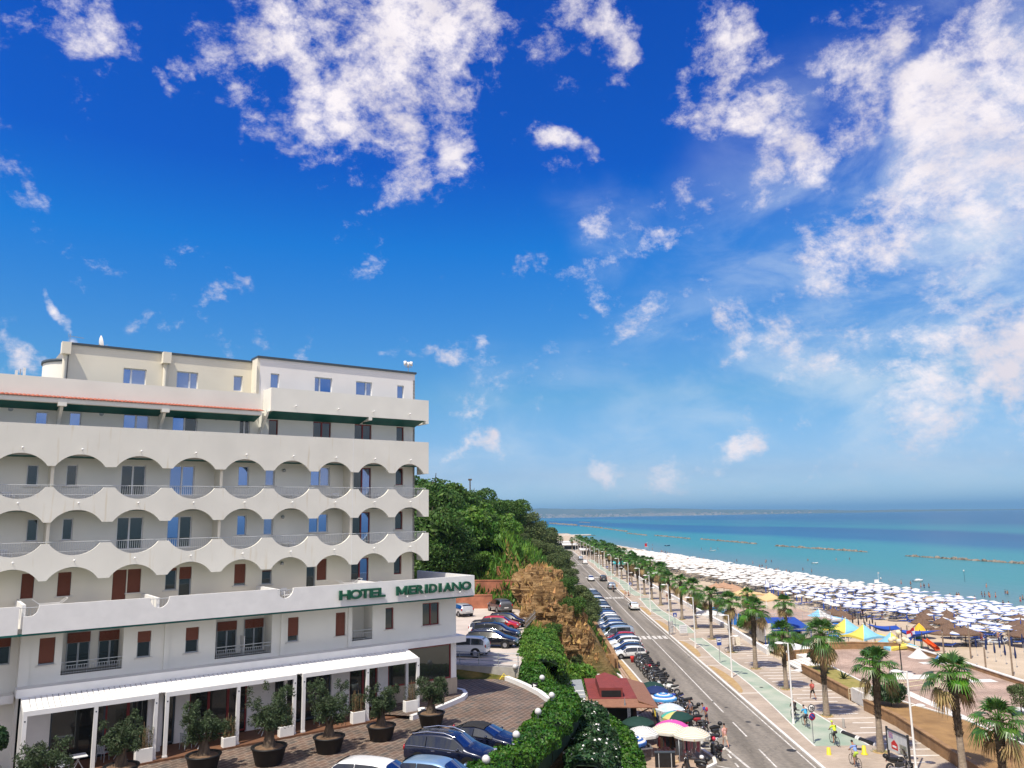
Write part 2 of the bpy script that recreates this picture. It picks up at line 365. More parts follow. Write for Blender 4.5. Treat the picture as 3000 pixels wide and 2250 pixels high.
CLOUDS = [  # px, py, radius px, weight   (directions of cloud groups in the sky)
 (1080,110,300,.95),(900,60,240,.85),(1270,190,200,.85),(1130,330,150,.72),(980,270,190,.68),(1330,400,110,.62),(1180,470,70,.5),(720,20,150,.6),
 (1640,40,90,.72),(1740,150,90,.75),(1790,260,70,.66),(1560,40,80,.5),
 (2080,110,150,.78),(2080,270,120,.78),(2240,340,110,.85),(2320,470,120,.72),(2180,540,90,.5),(2420,150,100,.75),(2470,320,120,.72),(2560,50,150,.55),(2400,20,100,.45),(2000,500,90,.45),
 (2800,350,230,.72),(2930,430,240,.78),(2700,600,240,.78),(2480,740,200,.66),(2900,700,220,.66),(2960,1020,200,.70),(2760,1040,230,.62),(2380,960,180,.45),(2150,900,110,.5),(2560,950,180,.45),(2960,180,150,.62),(2180,1000,90,.5),
 (1640,440,55,.85),(1800,690,100,.50),(1950,700,70,.42),(90,60,140,.62),(210,150,100,.55),(350,120,80,.65),(560,150,50,.62),(480,210,45,.55),(720,310,85,.60),(640,290,55,.45),
 (330,440,50,.55),(20,1045,60,.95),(215,900,36,.9),(700,870,40,.5),(740,968,36,.62),(1280,1025,70,.78),(1180,1040,40,.6),(1440,1050,55,.72),(850,1030,50,.45),(630,860,40,.4),
 (1400,1345,55,.85),(1440,1388,40,.6),(1580,1365,42,.75),(1800,1362,80,.75),(1960,1385,90,.72),(2190,1322,70,.8),(2120,1352,55,.6),(2400,1412,80,.6)]
VEIL = [(2500,650,420,.55),(2850,450,420,.7),(2850,850,460,.8),(2500,1000,380,.7),(2250,1150,420,.45),(2700,1250,420,.5),(1850,1370,330,.45),(2300,1380,360,.45),(1450,1360,260,.4),(1820,690,160,.3)]
build_world()
sun = bpy.data.lights.new('sun', 'SUN'); sun.energy = 4.8; sun.angle = R(.53); sun.color = (1, .93, .80)
so = bpy.data.objects.new('sun', sun); COL.objects.link(so); so.rotation_euler = sun_dir.to_track_quat('Z', 'Y').to_euler(); so.location = (0,0,200)
cam = bpy.data.cameras.new('camera'); co = bpy.data.objects.new('camera', cam); COL.objects.link(co)
co.matrix_world = Matrix(((RT.x,UP.x,-FW.x,EYE.x),(RT.y,UP.y,-FW.y,EYE.y),(RT.z,UP.z,-FW.z,EYE.z),(0,0,0,1)))
cam.sensor_width = 36; cam.lens = 36*F_/3000; cam.clip_start = .5; cam.clip_end = 90000; SC.camera = co
SC.view_settings.view_transform = 'Standard'; SC.view_settings.look = 'None'; SC.view_settings.exposure = .22; SC.view_settings.gamma = 1
SC.cycles.max_bounces = 6; SC.cycles.diffuse_bounces = 3; SC.cycles.glossy_bounces = 3; SC.cycles.transmission_bounces = 4; SC.cycles.transparent_max_bounces = 8
SC.cycles.use_denoising = True; SC.cycles.sample_clamp_indirect = 6
# ================================================================= plan of the place
def lerp_tab(tab, y):
    if y <= tab[0][0]: return tab[0][1]
    for (a,b),(c,d) in zip(tab, tab[1:]):
        if y <= c: return b + (d-b)*(y-a)/(c-a)
    return tab[-1][1]
def kerb(y): return 21.6 + .0235*(y-65)                # right kerb of the road
def cen(y): return 18.5 + .0245*(y-62)                 # centre line
def bay(y): return 12.2 + .024*(y-100)                 # foot of the cliff wall behind the parked cars
def edge(y): return 15.9 + .0245*(y-65)                # road edge along the bays
def palm_x(y): return 27.2 + .0168*(y-62.8)
def prom(y): return lerp_tab([(20,30.3),(59,30.9),(70,31.7),(95,32.0),(126,33.0),(173,33.7),(400,36.5)], y)
def shore(y): return lerp_tab([(0,108),(60,103.5),(100,101.5),(162,100.3),(192,98),(216,93.5),(265,88.5),(329,81),(392,77),(459,75),(528,70),(640,58),(775,42),(900,10)], y)
def sm(a, b, x): t = max(0., min(1., (x-a)/(b-a))); return t*t*(3-2*t)
def plat_edge(y): return lerp_tab([(20,-8),(39.8,-1.6),(46,0),(51,1.2),(55,2.1),(58,1.6),(61.4,1.2),(64,.9),(84,1.2),(97,3.2),(103,3.4)], y)
_nz = [(rnd.uniform(0,6.28), rnd.uniform(0,6.28), .18*1.7**k, 1/1.55**k) for k in range(7)]
def fnoise(x, y):
    s = 0
    for a, b, f, w in _nz: s += w*math.sin(f*x+a+.7*math.sin(f*.8*y+b))*math.cos(f*y+b+.6*math.sin(f*.9*x))
    return s/2
HILLF = [(0,0),(.8,.3),(3,4.2),(6,8.6),(9.5,11.4),(14,14.5),(22,18.2),(34,19.6),(60,21),(160,24)]
def terr(x, y):
    u = bay(y)-x
    pe = plat_edge(y)
    if y < 104: plat = 5.5 + .8*sm(62,66,y)
    else: plat = 6.3 + (y-104)*.42 if y < 116 else 11.3+(y-116)*.30
    plat = min(plat, 20.5)
    if y < 97:                                   # court bank falling to the market level
        low = plat*(1-sm(pe-.2, pe+(4.5 if y < 66 else 5.5), x))
    else: low = 0
    h = lerp_tab(HILLF, u) if u > 0 else 0
    cl = sm(89, 96, y)
    # rocky outcrop beside the parking
    rock = h*cl
    if y < 108:
        rock = min(rock, 11.6)*sm(-3.2, 1.5, x-3.0) if x < 4.5 else min(rock, 11.6)
    z = max(low, rock) if y < 104 else min(max(h,0), plat+ (6 if x > -2 else 1)*sm(104,112,y))
    if y >= 104 and x < -3.5: z = min(z, plat)
    if z > .6 and (x > pe+.5 or y > 106): z += fnoise(x*1.6, y*1.6)*min(1.3, .25*z)*(1.0 if u > 1 else .3) + (fnoise(x*5+3, y*5)*.55*sm(.5,2.5,u)*(1 if y < 115 else 0))
    return z-.05
def grid_mesh(name, xs, ys, fz, mats, mfun=None, sm_=True):
    V = [(x,y,fz(x,y)) for y in ys for x in xs]; nx = len(xs); F = []; MI = []
    for j in range(len(ys)-1):
        for i in range(nx-1):
            F.append((j*nx+i, j*nx+i+1, (j+1)*nx+i+1, (j+1)*nx+i))
            if mfun: MI.append(mfun((xs[i]+xs[i+1])/2,(ys[j]+ys[j+1])/2, V[j*nx+i][2]))
    me = bpy.data.meshes.new(name); me.from_pydata(V, [], F)
    for m in mats: me.materials.append(m)
    if MI: me.polygons.foreach_set('material_index', MI)
    me.polygons.foreach_set('use_smooth', [sm_]*len(F)); me.update(); return me
def ribbon(mb, ys, fl, fr, z, mi=0):
    for a, b in zip(ys, ys[1:]): mb.add([(fl(a),a,z),(fr(a),a,z),(fr(b),b,z),(fl(b),b,z)], [(0,1,2,3)], mi)
    return mb
def frange(a, b, s):
    n = int(round((b-a)/s)); return [a+(b-a)*i/n for i in range(n+1)]
# ---- earth / rock materials for the hillside
def hill_material():
    m = bpy.data.materials.new('hillside_earth'); m.use_nodes = True; N, L = nt(m); b = N['Principled BSDF']; b.inputs['Roughness'].default_value = .95; b.inputs['Specular IOR Level'].default_value = .1
    tc = N.new('ShaderNodeTexCoord'); g = N.new('ShaderNodeNewGeometry'); sx = N.new('ShaderNodeSeparateXYZ'); L.new(g.outputs['Normal'], sx.inputs[0])
    n1 = N.new('ShaderNodeTexNoise'); n1.inputs['Scale'].default_value = .5; n1.inputs['Detail'].default_value = 8; L.new(tc.outputs['Object'], n1.inputs['Vector'])
    mp = N.new('ShaderNodeMapping'); mp.inputs['Scale'].default_value = (.5,.5,3.5); L.new(tc.outputs['Object'], mp.inputs[0])
    n2 = N.new('ShaderNodeTexNoise'); n2.inputs['Scale'].default_value = .9; n2.inputs['Detail'].default_value = 9; n2.inputs['Roughness'].default_value = .7; L.new(mp.outputs[0], n2.inputs['Vector'])
    rock = N.new('ShaderNodeValToRGB'); e = rock.color_ramp.elements; e[0].position = .32; e[0].color = (.09,.05,.025,1); e[1].position = .7; e[1].color = (.46,.32,.17,1); k = e.new(.5); k.color = (.27,.165,.075,1); L.new(n2.outputs['Fac'], rock.inputs[0])
    gr = N.new('ShaderNodeValToRGB'); e = gr.color_ramp.elements; e[0].position = .4; e[0].color = (.025,.06,.012,1); e[1].position = .62; e[1].color = (.24,.17,.05,1); L.new(n1.outputs['Fac'], gr.inputs[0])
    mr = N.new('ShaderNodeMapRange'); mr.inputs['From Min'].default_value = .45; mr.inputs['From Max'].default_value = .85; L.new(sx.outputs[2], mr.inputs['Value'])
    mx = N.new('ShaderNodeMix'); mx.data_type = 'RGBA'; L.new(mr.outputs[0], mx.inputs['Factor']); L.new(rock.outputs[0], mx.inputs['A']); L.new(gr.outputs[0], mx.inputs['B']); L.new(mx.outputs['Result'], b.inputs['Base Color'])
    bp = N.new('ShaderNodeBump'); bp.inputs['Strength'].default_value = 1; bp.inputs['Distance'].default_value = .5; L.new(n2.outputs['Fac'], bp.inputs['Height']); L.new(bp.outputs[0], b.inputs['Normal'])
    return m
M['hill'] = hill_material()
xs = frange(-200,-60,10)[:-1] + frange(-60,-14,2.0)[:-1] + frange(-14,22,.75)
ys = frange(15,60,1.5)[:-1] + frange(60,130,.75)[:-1] + frange(130,250,1.5)[:-1] + frange(250,620,6)
def hz(x, y):
    z = terr(x, y)
    if y > 430: z = z*(1-sm(430,620,y)*.5)
    return z
g = link('hillside_ground', grid_mesh('hillside_ground', xs, ys, hz, [M['hill']])); tag(g, kind='structure')
# inland base sheet reaching far behind the hill (seen only from other places)
mb = MB(); mb.add([(-9000,-400,-.4),(14,-400,-.4),(14,620,-.4),(-9000,620,-.4)], [(0,1,2,3)]); tag(mb.build('ground', mat('dry_ground', (.22,.19,.11), .95, .3, .05)), kind='structure')
# ---- road
def asphalt():
    m = bpy.data.materials.new('asphalt'); m.use_nodes = True; N, L = nt(m); b = N['Principled BSDF']; b.inputs['Roughness'].default_value = .8; b.inputs['Specular IOR Level'].default_value = .3
    tc = N.new('ShaderNodeTexCoord'); mp = N.new('ShaderNodeMapping'); mp.inputs['Scale'].default_value = (1.2,.06,1); mp.inputs['Rotation'].default_value = (0,0,.0245); L.new(tc.outputs['Object'], mp.inputs[0])
    n1 = N.new('ShaderNodeTexNoise'); n1.inputs['Scale'].default_value = .8; n1.inputs['Detail'].default_value = 5; L.new(mp.outputs[0], n1.inputs['Vector'])
    n2 = N.new('ShaderNodeTexNoise'); n2.inputs['Scale'].default_value = 3; n2.inputs['Detail'].default_value = 9; L.new(tc.outputs['Object'], n2.inputs['Vector'])
    c = N.new('ShaderNodeValToRGB'); e = c.color_ramp.elements; e[0].position = .35; e[0].color = (.165,.146,.120,1); e[1].position = .65; e[1].color = (.265,.236,.198,1); L.new(n1.outputs['Fac'], c.inputs[0])
    c2 = N.new('ShaderNodeValToRGB'); e = c2.color_ramp.elements; e[0].position = .35; e[0].color = (.82,.82,.82,1); e[1].position = .62; e[1].color = (1.08,1.06,1.04,1); L.new(n2.outputs['Fac'], c2.inputs[0])
    mx = N.new('ShaderNodeMix'); mx.data_type = 'RGBA'; mx.blend_type = 'MULTIPLY'; mx.inputs['Factor'].default_value = 1; L.new(c.outputs[0], mx.inputs['A']); L.new(c2.outputs[0], mx.inputs['B'])
    vo = N.new('ShaderNodeTexVoronoi'); vo.feature = 'DISTANCE_TO_EDGE'; vo.inputs['Scale'].default_value = .16; vd = N.new('ShaderNodeVectorMath'); vd.operation = 'ADD'; L.new(tc.outputs['Object'], vd.inputs[0]); L.new(n2.outputs['Color'], vd.inputs[1]); L.new(vd.outputs[0], vo.inputs['Vector'])
    mr = N.new('ShaderNodeMapRange'); mr.inputs['From Max'].default_value = .006; mr.inputs['To Min'].default_value = .6; L.new(vo.outputs['Distance'], mr.inputs['Value'])
    m3 = N.new('ShaderNodeMix'); m3.data_type = 'RGBA'; m3.blend_type = 'MULTIPLY'; m3.inputs['Factor'].default_value = 1; L.new(mx.outputs['Result'], m3.inputs['A']); L.new(mr.outputs[0], m3.inputs['B']); L.new(m3.outputs['Result'], b.inputs['Base Color'])
    return m
M['asphalt'] = asphalt(); M['mark'] = mat('road_marking_paint', (.56,.53,.48), .7, .45, 2.5, detail=9)
yr = frange(10, 470, 10)
def rl(y): return 12.3+.02*(y-60) if y < 103 else bay(y)
mb = ribbon(MB(), sorted(set(frange(10,100,10)+[102.9,103.1]+frange(110,470,10))), rl, kerb, 0); tag(mb.build('road', M['asphalt']), kind='structure')
mk = MB()
def line(x0, y0, x1, y1, w=.12, z=.004):
    d = Vector((x1-x0,y1-y0,0)).normalized(); n = Vector((-d.y,d.x,0))*w/2; a, b = Vector((x0,y0,z)), Vector((x1,y1,z))
    mk.add([a-n,b-n,b+n,a+n], [(0,1,2,3)])
line(cen(80), 80, cen(420), 420, .13)
for y in frange(20,76,8): line(cen(y), y, cen(y)+.1, y+4.5, .13)
line(kerb(20)-.35, 20, kerb(430)-.35, 430, .12)
for y in frange(58,110,2.2): line(edge(y), y, edge(y+1), y+1, .14)
for y in frange(112,420,3): line(edge(y)+.25, y, edge(y+1.2)+.25, y+1.2, .12)
for y0, n in ((119.6,6),(177,7),(236,7),(300,7),(362,7)):
    for k in range(n):
        x = edge(y0)+.5+(kerb(y0)-edge(y0)-1.0)*(k+.5)/n; mk.add([(x-.26,y0,.004),(x+.26,y0,.004),(x+.31,y0+3.0,.004),(x-.21,y0+3.0,.004)], [(0,1,2,3)])
for y in frange(104.5,230,2.6): line(bay(y)+.5, y-.2, edge(y)+.1, y+.3, .1)
for y in frange(66,102,1.2): line(14.0, y, edge(y)-.1, y+.1, .07)
line(14.1,64.9,15.9,64.9,.12); line(14.3,60.6,16.2,59.2,.12); line(16.0,65.8,16.9,55,.2)
tag(mk.build('road_markings', M['mark']), kind='structure')
# dark patches, drains and manhole covers set in the carriageway
for i,(x,y,r) in enumerate([(20.9,64.0,.38),(20.1,72.5,.26),(20.6,71.4,.2),(19.6,77.9,.18),(22.0,104.5,.25),(26.0,63.6,.3),(25.6,75.9,.22),(25.3,85.6,.2)]):
    o = MB().lathe([(.001,.006),(r*.8,.008),(r,.004)], n=18).build('manhole_cover', mat('iron_cover', (.035,.033,.032), .6, .3, 8, .5, 30), loc=(x,y,0 if x < kerb(y) else .125))
    tag(o, ['round iron cover in the road in front of the yellow bollards','dark iron cover on the road by the kerb, larger of two close together','dark iron cover on the road by the kerb, smaller of two close together','small round cover by the road centre','iron cover by the kerb near the bus stop','iron cover between the yellow bollards','iron cover in the cycle path behind the cyclist in blue','iron cover far up the green cycle path'][i], 'manhole cover')
# ---- kerbs
mb = MB(); mb.wall([(kerb(y)+.12,y) for y in yr], -.02, .12, .24)
mb.wall([(13.15,103),(13.35,95),(13.5,86)], -.02, .13, .2); mb.wall([(13.5,86),(13.55,80),(13.6,70),(13.7,66.2),(14.2,64.2),(14.55,62.4),(14.3,60.9),(13.5,60.0),(12.6,59.4)], -.02, .13, .26)
tag(mb.build('kerb', M['white_stone']), kind='structure')
# ---- pavements
M['prom_pav'] = paving('promenade_paving', (.44,.36,.285), (.38,.305,.24), (.36,.29,.23), .4, .2, .008, 0, var=.3)
M['pink_pav'] = paving('pink_plaza_paving', (.40,.285,.225), (.33,.225,.175), (.50,.41,.33), .35, .35, .012, .4, var=.55)
M['market_pav'] = paving('market_paving', (.42,.31,.235), (.36,.26,.19), (.34,.25,.18), .3, .3, .015, .3, var=.35)
M['court_pav'] = paving('court_porphyry_paving', (.150,.098,.074), (.095,.080,.070), (.33,.26,.20), .62, .36, .018, R(-63), var=.55, offset=.4)
M['green_path'] = mat('green_cycle_path', (.25,.335,.25), .85, .25, .45, .05, 20, col2=(.43,.445,.36), detail=7)
M['edge_white'] = mat('white_edging_stone', (.70,.67,.62), .8, .1, 2)
mb = ribbon(MB(), frange(10,470,10), lambda y: kerb(y)+.23, prom, .11); tag(mb.build('promenade', M['prom_pav']), kind='structure')
TABL = [(50,22.6),(65,23.0),(71,23.4),(77,23.9),(87,24.6),(92,24.75),(99,24.5),(111,25.2),(124,25.2)]
TABR = [(50,27.6),(61,27.4),(65,27.0),(72,26.75),(83,26.4),(94,26.75),(98,26.5),(108,26.7),(124,27.1)]
def pl(y): return lerp_tab(TABL, y) if y < 124 else kerb(y)+2.15+.35*math.sin((y-124)/6.5)
def pr(y): return lerp_tab(TABR, y) if y < 124 else pl(y)+2.0
ys2 = frange(64.6,119,1.6)+frange(124,330,1.6)
mb = MB()
for a, b in ((64.6,119),(124,176),(181,236),(240,330)): ribbon(mb, frange(a,b,1.6), pl, pr, .116)
tag(mb.build('cycle_path', M['green_path']), kind='structure')
mb = MB()
for a, b in ((64.6,119),(124,176),(181,236),(240,330)):
    mb.wall([(pl(y)-.06,y) for y in frange(a,b,1.6)], .10, .14, .12); mb.wall([(pr(y)+.06,y) for y in frange(a,b,1.6)], .10, .14, .14)
for y in frange(57,118,1.55):                           # white cross bands in the promenade paving
    x0 = max(pr(y)+.4, palm_x(y)-.3+1.6*(rnd.random()<.4)); mb.box(x0, prom(y)-rnd.choice((0,.3,1.3)), y, y+.16, .10, .122)
for y in frange(124,330,2.0): mb.box(pr(y)+.5, prom(y)-rnd.choice((0,.4,1.2)), y, y+.2, .10, .122)
tag(mb.build('paving_bands', M['edge_white']), kind='structure')
# orange gravel beds along the kerb
M['gravel'] = mat('orange_gravel', (.36,.22,.085), .95, .3, 2, .4, 30, col2=(.46,.33,.17))
mb = MB(); me_ = MB()
def bed(y0, y1):
    ys = frange(y0,y1,1.0); ribbon(mb, ys, lambda y: kerb(y)+.42, lambda y: max(kerb(y)+.5, min(pl(y)-.2, kerb(y)+.45+.95*math.sin(math.pi*min(1,max(0,(y-y0)/(y1-y0))))**.5)), .135)
    for y in (y0,y1): me_.box(kerb(y)+.3, pl(y)-.1, y-.06, y+.06, .10, .15)
for a, b in ((83,98),(103.5,117),(126,140),(146,160),(184,196),(203,218)): bed(a,b)
ribbon(mb, frange(86,102.5,2), lambda y: 12.55 if y > 90 else 12.75, lambda y: 13.1+.2*(103-y)/17, .125)
tag(mb.build('gravel_bed', M['gravel']), kind='structure'); tag(me_.build('gravel_bed_edging', M['edge_white']), kind='structure')
# market pavement on the left
mb = MB(); ribbon(mb, frange(14,103,2), lambda y: 3.5 if y > 62 else 2.6, lambda y: 13.3 if y < 86 or y > 60.5 else 12.6, .02); tag(mb.build('market_pavement', M['market_pav']), kind='structure')
mb = MB()
for k in range(5): mb.box(11.2+.32*k, 11.36+.32*k, 63+k*1.2, 100, .0, .026)
tag(mb.build('pavement_bands', mat('brown_band_paving', (.30,.19,.12), .85, .2, 3)), kind='structure')
# ---- court and parking
CT = [(-60,24),(-12,24),(-1.6,39.8),(0,46),(1.2,51),(2.1,55),(1.4,57.9),(.7,59.7),(0,61.4),(-.8,62.9),(-4.4,65.0),(-9,67),(-40,67)]
mb = MB(); mb.poly([(x,y,5.7) for x,y in CT]); tag(mb.build('hotel_court', M['court_pav']), kind='structure')
mb = MB(); mb.poly([(x,y,6.5) for x,y in [(-40,67.2),(-9,67.2),(-4.3,65.3),(.2,63.9),(.8,70),(.9,84),(2.9,97.5),(1.2,101),(-2,104),(-40,104)]]); tag(mb.build('upper_parking', mat('parking_concrete', (.50,.43,.37), .9, .12, .5, .05, 15)), kind='structure')
mb = MB(); pth = [(2.15,55.3),(1.55,57.6),(.75,59.7),(0,61.4),(-.8,62.9)]; mb.wall(pth, 5.5, 6.0, .35); tag(mb.build('court_kerb', M['white_paint']), kind='structure')
mb = MB(); isl = [(-6.6,51.4),(-5.3,53.3),(-4.4,55.1),(-3.75,56.5),(-3.6,57.6),(-3.85,58.6),(-4.6,59.3),(-5.4,59.0)]
mb.wall(isl, 5.6, 5.98, .28); tag(mb.build('island_kerb', M['white_paint']), kind='structure')
mb = MB(); mb.poly([(x,y,5.93) for x,y in isl]+[(-9,56.5,5.93),(-8.4,52,5.93)]); tag(mb.build('corner_pavement', M['court_pav']), kind='structure')
# ---- beach and sea
def sandz(x, y):
    s = shore(y); z = -.35 if x < 38 else (-.35-1.15*sm(38,51,x) if x < 51 else -1.5)
    if x > 60: z = -1.5-.7*sm(60,s,x) if x < s else -2.2-1.6*min(1,(x-s)/40)
    return z + (.05*fnoise(x*2.2,y*2.2) if x < s-2 else 0)
def sand_mat():
    m = bpy.data.materials.new('beach_sand'); m.use_nodes = True; N, L = nt(m); b = N['Principled BSDF']; b.inputs['Roughness'].default_value = .95; b.inputs['Specular IOR Level'].default_value = .1
    tc = N.new('ShaderNodeTexCoord'); n1 = N.new('ShaderNodeTexNoise'); n1.inputs['Scale'].default_value = .25; n1.inputs['Detail'].default_value = 9; L.new(tc.outputs['Object'], n1.inputs['Vector'])
    c = N.new('ShaderNodeValToRGB'); e = c.color_ramp.elements; e[0].position = .3; e[0].color = (.42,.335,.24,1); e[1].position = .7; e[1].color = (.54,.44,.33,1); L.new(n1.outputs['Fac'], c.inputs[0]); L.new(c.outputs[0], b.inputs['Base Color'])
    n2 = N.new('ShaderNodeTexNoise'); n2.inputs['Scale'].default_value = 2.5; n2.inputs['Detail'].default_value = 8; L.new(tc.outputs['Object'], n2.inputs['Vector']); bp = N.new('ShaderNodeBump'); bp.inputs['Strength'].default_value = .6; bp.inputs['Distance'].default_value = .12; L.new(n2.outputs['Fac'], bp.inputs['Height']); L.new(bp.outputs[0], b.inputs['Normal'])
    return m
M['sand'] = sand_mat()
o = link('beach_sand', grid_mesh('beach_sand', [30.4,32,34]+frange(36,150,2), frange(10,460,4)+frange(470,900,20)[1:], sandz, [M['sand']])); tag(o, kind='structure')
def sea_mat():
    m = bpy.data.materials.new('sea_water'); m.use_nodes = True; N, L = nt(m); b = N['Principled BSDF']; b.inputs['Roughness'].default_value = .30; b.inputs['Specular IOR Level'].default_value = .03
    tc = N.new('ShaderNodeTexCoord'); sp = N.new('ShaderNodeSeparateXYZ'); L.new(tc.outputs['Object'], sp.inputs[0])
    def mth(op, a, c=None):
        q = N.new('ShaderNodeMath'); q.operation = op
        for i, v in enumerate((a,c)):
            if v is None: continue
            if isinstance(v,(int,float)): q.inputs[i].default_value = v
            else: L.new(v, q.inputs[i])
        return q.outputs[0]
    # distance off the shore line (the coast bends away to the left as y grows), then log scale
    off = mth('ADD', mth('SUBTRACT', sp.outputs[0], 108), mth('MULTIPLY', sp.outputs[1], .085))
    mp = N.new('ShaderNodeMapping'); mp.inputs['Scale'].default_value = (1,.25,1); mp.inputs['Rotation'].default_value = (0,0,R(-12)); L.new(tc.outputs['Object'], mp.inputs[0])
    n1 = N.new('ShaderNodeTexNoise'); n1.inputs['Scale'].default_value = .012; n1.inputs['Detail'].default_value = 7; L.new(mp.outputs[0], n1.inputs['Vector'])
    n0 = N.new('ShaderNodeTexNoise'); n0.inputs['Scale'].default_value = .0022; n0.inputs['Detail'].default_value = 5; L.new(mp.outputs[0], n0.inputs['Vector'])
    off = mth('MAXIMUM', off, 1)
    lg = mth('LOGARITHM', off, 10)
    lg = mth('ADD', lg, mth('MULTIPLY', mth('SUBTRACT', n1.outputs['Fac'], .5), .30)); lg = mth('ADD', lg, mth('MULTIPLY', mth('SUBTRACT', n0.outputs['Fac'], .5), .75))
    t = mth('DIVIDE', lg, 4.0)
    c = N.new('ShaderNodeValToRGB'); e = c.color_ramp.elements
    stops = [(0,(.22,.21,.16)),(.18,(.125,.19,.21)),(.34,(.075,.19,.225)),(.42,(.034,.20,.225)),(.52,(.020,.185,.225)),(.56,(.006,.095,.205)),(.62,(.004,.070,.18)),(.645,(.014,.15,.205)),(.69,(.012,.115,.195)),(.73,(.006,.078,.18)),(1,(.008,.082,.18))]
    while len(e) < len(stops): e.new(.5)
    for k,(p,col) in enumerate(stops): e[k].position = p; e[k].color = (*col,1)
    L.new(t, c.inputs[0]); L.new(c.outputs[0], b.inputs['Base Color'])
    n2 = N.new('ShaderNodeTexNoise'); n2.inputs['Scale'].default_value = .35; n2.inputs['Detail'].default_value = 6; L.new(mp.outputs[0], n2.inputs['Vector']); bp = N.new('ShaderNodeBump'); bp.inputs['Strength'].default_value = .35; bp.inputs['Distance'].default_value = .6; L.new(n2.outputs['Fac'], bp.inputs['Height']); L.new(bp.outputs[0], b.inputs['Normal'])
    return m
mb = MB()
xs_ = [-30000,-3000,0,40,200,1000,5000,45000]; ys_ = [0,200,600,1500,5000,15000,45000]
V = [(x,y,-2.2) for y in ys_ for x in xs_]; nx = len(xs_)
mb.add(V, [(j*nx+i,j*nx+i+1,(j+1)*nx+i+1,(j+1)*nx+i) for j in range(len(ys_)-1) for i in range(nx-1)]); tag(mb.build('sea', sea_mat()), kind='structure')
# thin foam line along the shore
mb = MB(); ys3 = frange(60,560,4)
ribbon(mb, ys3, lambda y: shore(y)-.35+.5*math.sin(y*.31)+.3*math.sin(y*.83), lambda y: shore(y)+.5+.6*math.sin(y*.27+1)+.3*math.sin(y*.9), -2.17); tag(mb.build('surf_line', mat('sea_foam', (.75,.76,.74), .7, .1)), kind='structure')
# far coast: low hills across the bay, with pale towns along the water
def fary(x): return 9000 - .10*x
fh = lerp_tab
HL = [(-4000,120),(-1200,140),(0,100),(300,112),(700,98),(1200,86),(1700,92),(2200,76),(2900,58),(3600,42),(4400,26),(5600,12),(6600,2)]
def farz(x, y):
    t = (y-fary(x))/2600
    return -3 + (lerp_tab(HL, x)*1.12+14*fnoise(x*.02,y*.02))*sm(0,.75,t)*(1 if t < .9 else 1-sm(.9,1.2,t)) if t > 0 else -3
o = link('far_hills', grid_mesh('far_hills', frange(-4000,6800,75), frange(8300,12400,170), farz, [mat('far_hill_land', (.05,.08,.06), .95, .5, .004, detail=8, col2=(.13,.13,.09))])); tag(o, kind='structure')
mb = MB()
for k in range(420):
    x = rnd.triangular(-300,3600,500) if k < 300 else rnd.uniform(1500,2300); y = fary(x)+rnd.uniform(60,700); s = rnd.uniform(6,20); mb.box(x-s,x+s,y,y+14,-3,farz(x,y)+rnd.uniform(6,17))
tag(mb.build('far_town', mat('far_town_wall', (.34,.31,.28), .9, .2, .002), ), 'pale far-off towns along the foot of the hills across the bay', 'town', kind='stuff')
mb = MB(); mb.add([(-600,fary(-600)-25,-2.0),(2600,fary(2600)-25,-2.0),(2600,fary(2600)+70,-1.5),(-600,fary(-600)+70,-1.5)], [(0,1,2,3)]); tag(mb.build('far_beach', mat('far_sand', (.42,.38,.31), .9, .1)), kind='structure')
# the air
if USE_HAZE:
    mb = MB(); mb.box(-31000,46000,-500,46000,-8,260)
    hm = bpy.data.materials.new('haze_air'); hm.use_nodes = True; N, L = nt(hm); N.clear(); oo = N.new('ShaderNodeOutputMaterial'); pv = N.new('ShaderNodeVolumePrincipled')
    pv.inputs['Color'].default_value = (.36,.72,1.0,1); pv.inputs['Density'].default_value = 8e-5; pv.inputs['Anisotropy'].default_value = .2; L.new(pv.outputs[0], oo.inputs['Volume'])
    tag(mb.build('haze', hm), kind='stuff')
# ================================================================= the hotel (x along the front, y into the building, z up)
PHI = R(53.4); HO = Vector((-7.31, 56.74, 0)); HRZ = math.pi/2 - PHI
def hw(x, y, z=0):                                    # hotel frame -> world
    c, s = math.cos(HRZ), math.sin(HRZ); return Vector((HO.x + x*c - y*s, HO.y + x*s + y*c, z))
hotel = empty('hotel_building', HO, HRZ, 'long white hotel with scalloped arcade balconies and green HOTEL MERIDIANO letters', 'hotel')
def part(name, mb, m, parent=hotel): return mb.build(name, m, parent)
def holed_wall(name, x0, x1, z0, z1, y, holes, m, depth=.16, parent=hotel):
    xs = sorted({x0,x1,*[h[0] for h in holes],*[h[1] for h in holes]}); zs = sorted({z0,z1,*[h[2] for h in holes],*[h[3] for h in holes]})
    xs = [x for x in xs if x0 <= x <= x1]; zs = [z for z in zs if z0 <= z <= z1]; mb = MB()
    for a, b in zip(xs, xs[1:]):
        run = None
        for c, d in zip(zs, zs[1:]):
            mx, mz = (a+b)/2, (c+d)/2
            if any(h[0] < mx < h[1] and h[2] < mz < h[3] for h in holes):
                if run: mb.add([(a,y,run[0]),(b,y,run[0]),(b,y,run[1]),(a,y,run[1])], [(0,1,2,3)]); run = None
            else: run = (run[0], d) if run else (c, d)
        if run: mb.add([(a,y,run[0]),(b,y,run[0]),(b,y,run[1]),(a,y,run[1])], [(0,1,2,3)])
    for h in holes:
        a, b, c, d = max(h[0],x0), min(h[1],x1), max(h[2],z0), min(h[3],z1); q = y+(h[4] if len(h) > 4 else depth)
        mb.add([(a,y,c),(b,y,c),(b,y,d),(a,y,d),(a,q,c),(b,q,c),(b,q,d),(a,q,d)], [(0,4,5,1),(1,5,6,2),(2,6,7,3),(3,7,4,0)])
    return mb.build(name, m, parent)
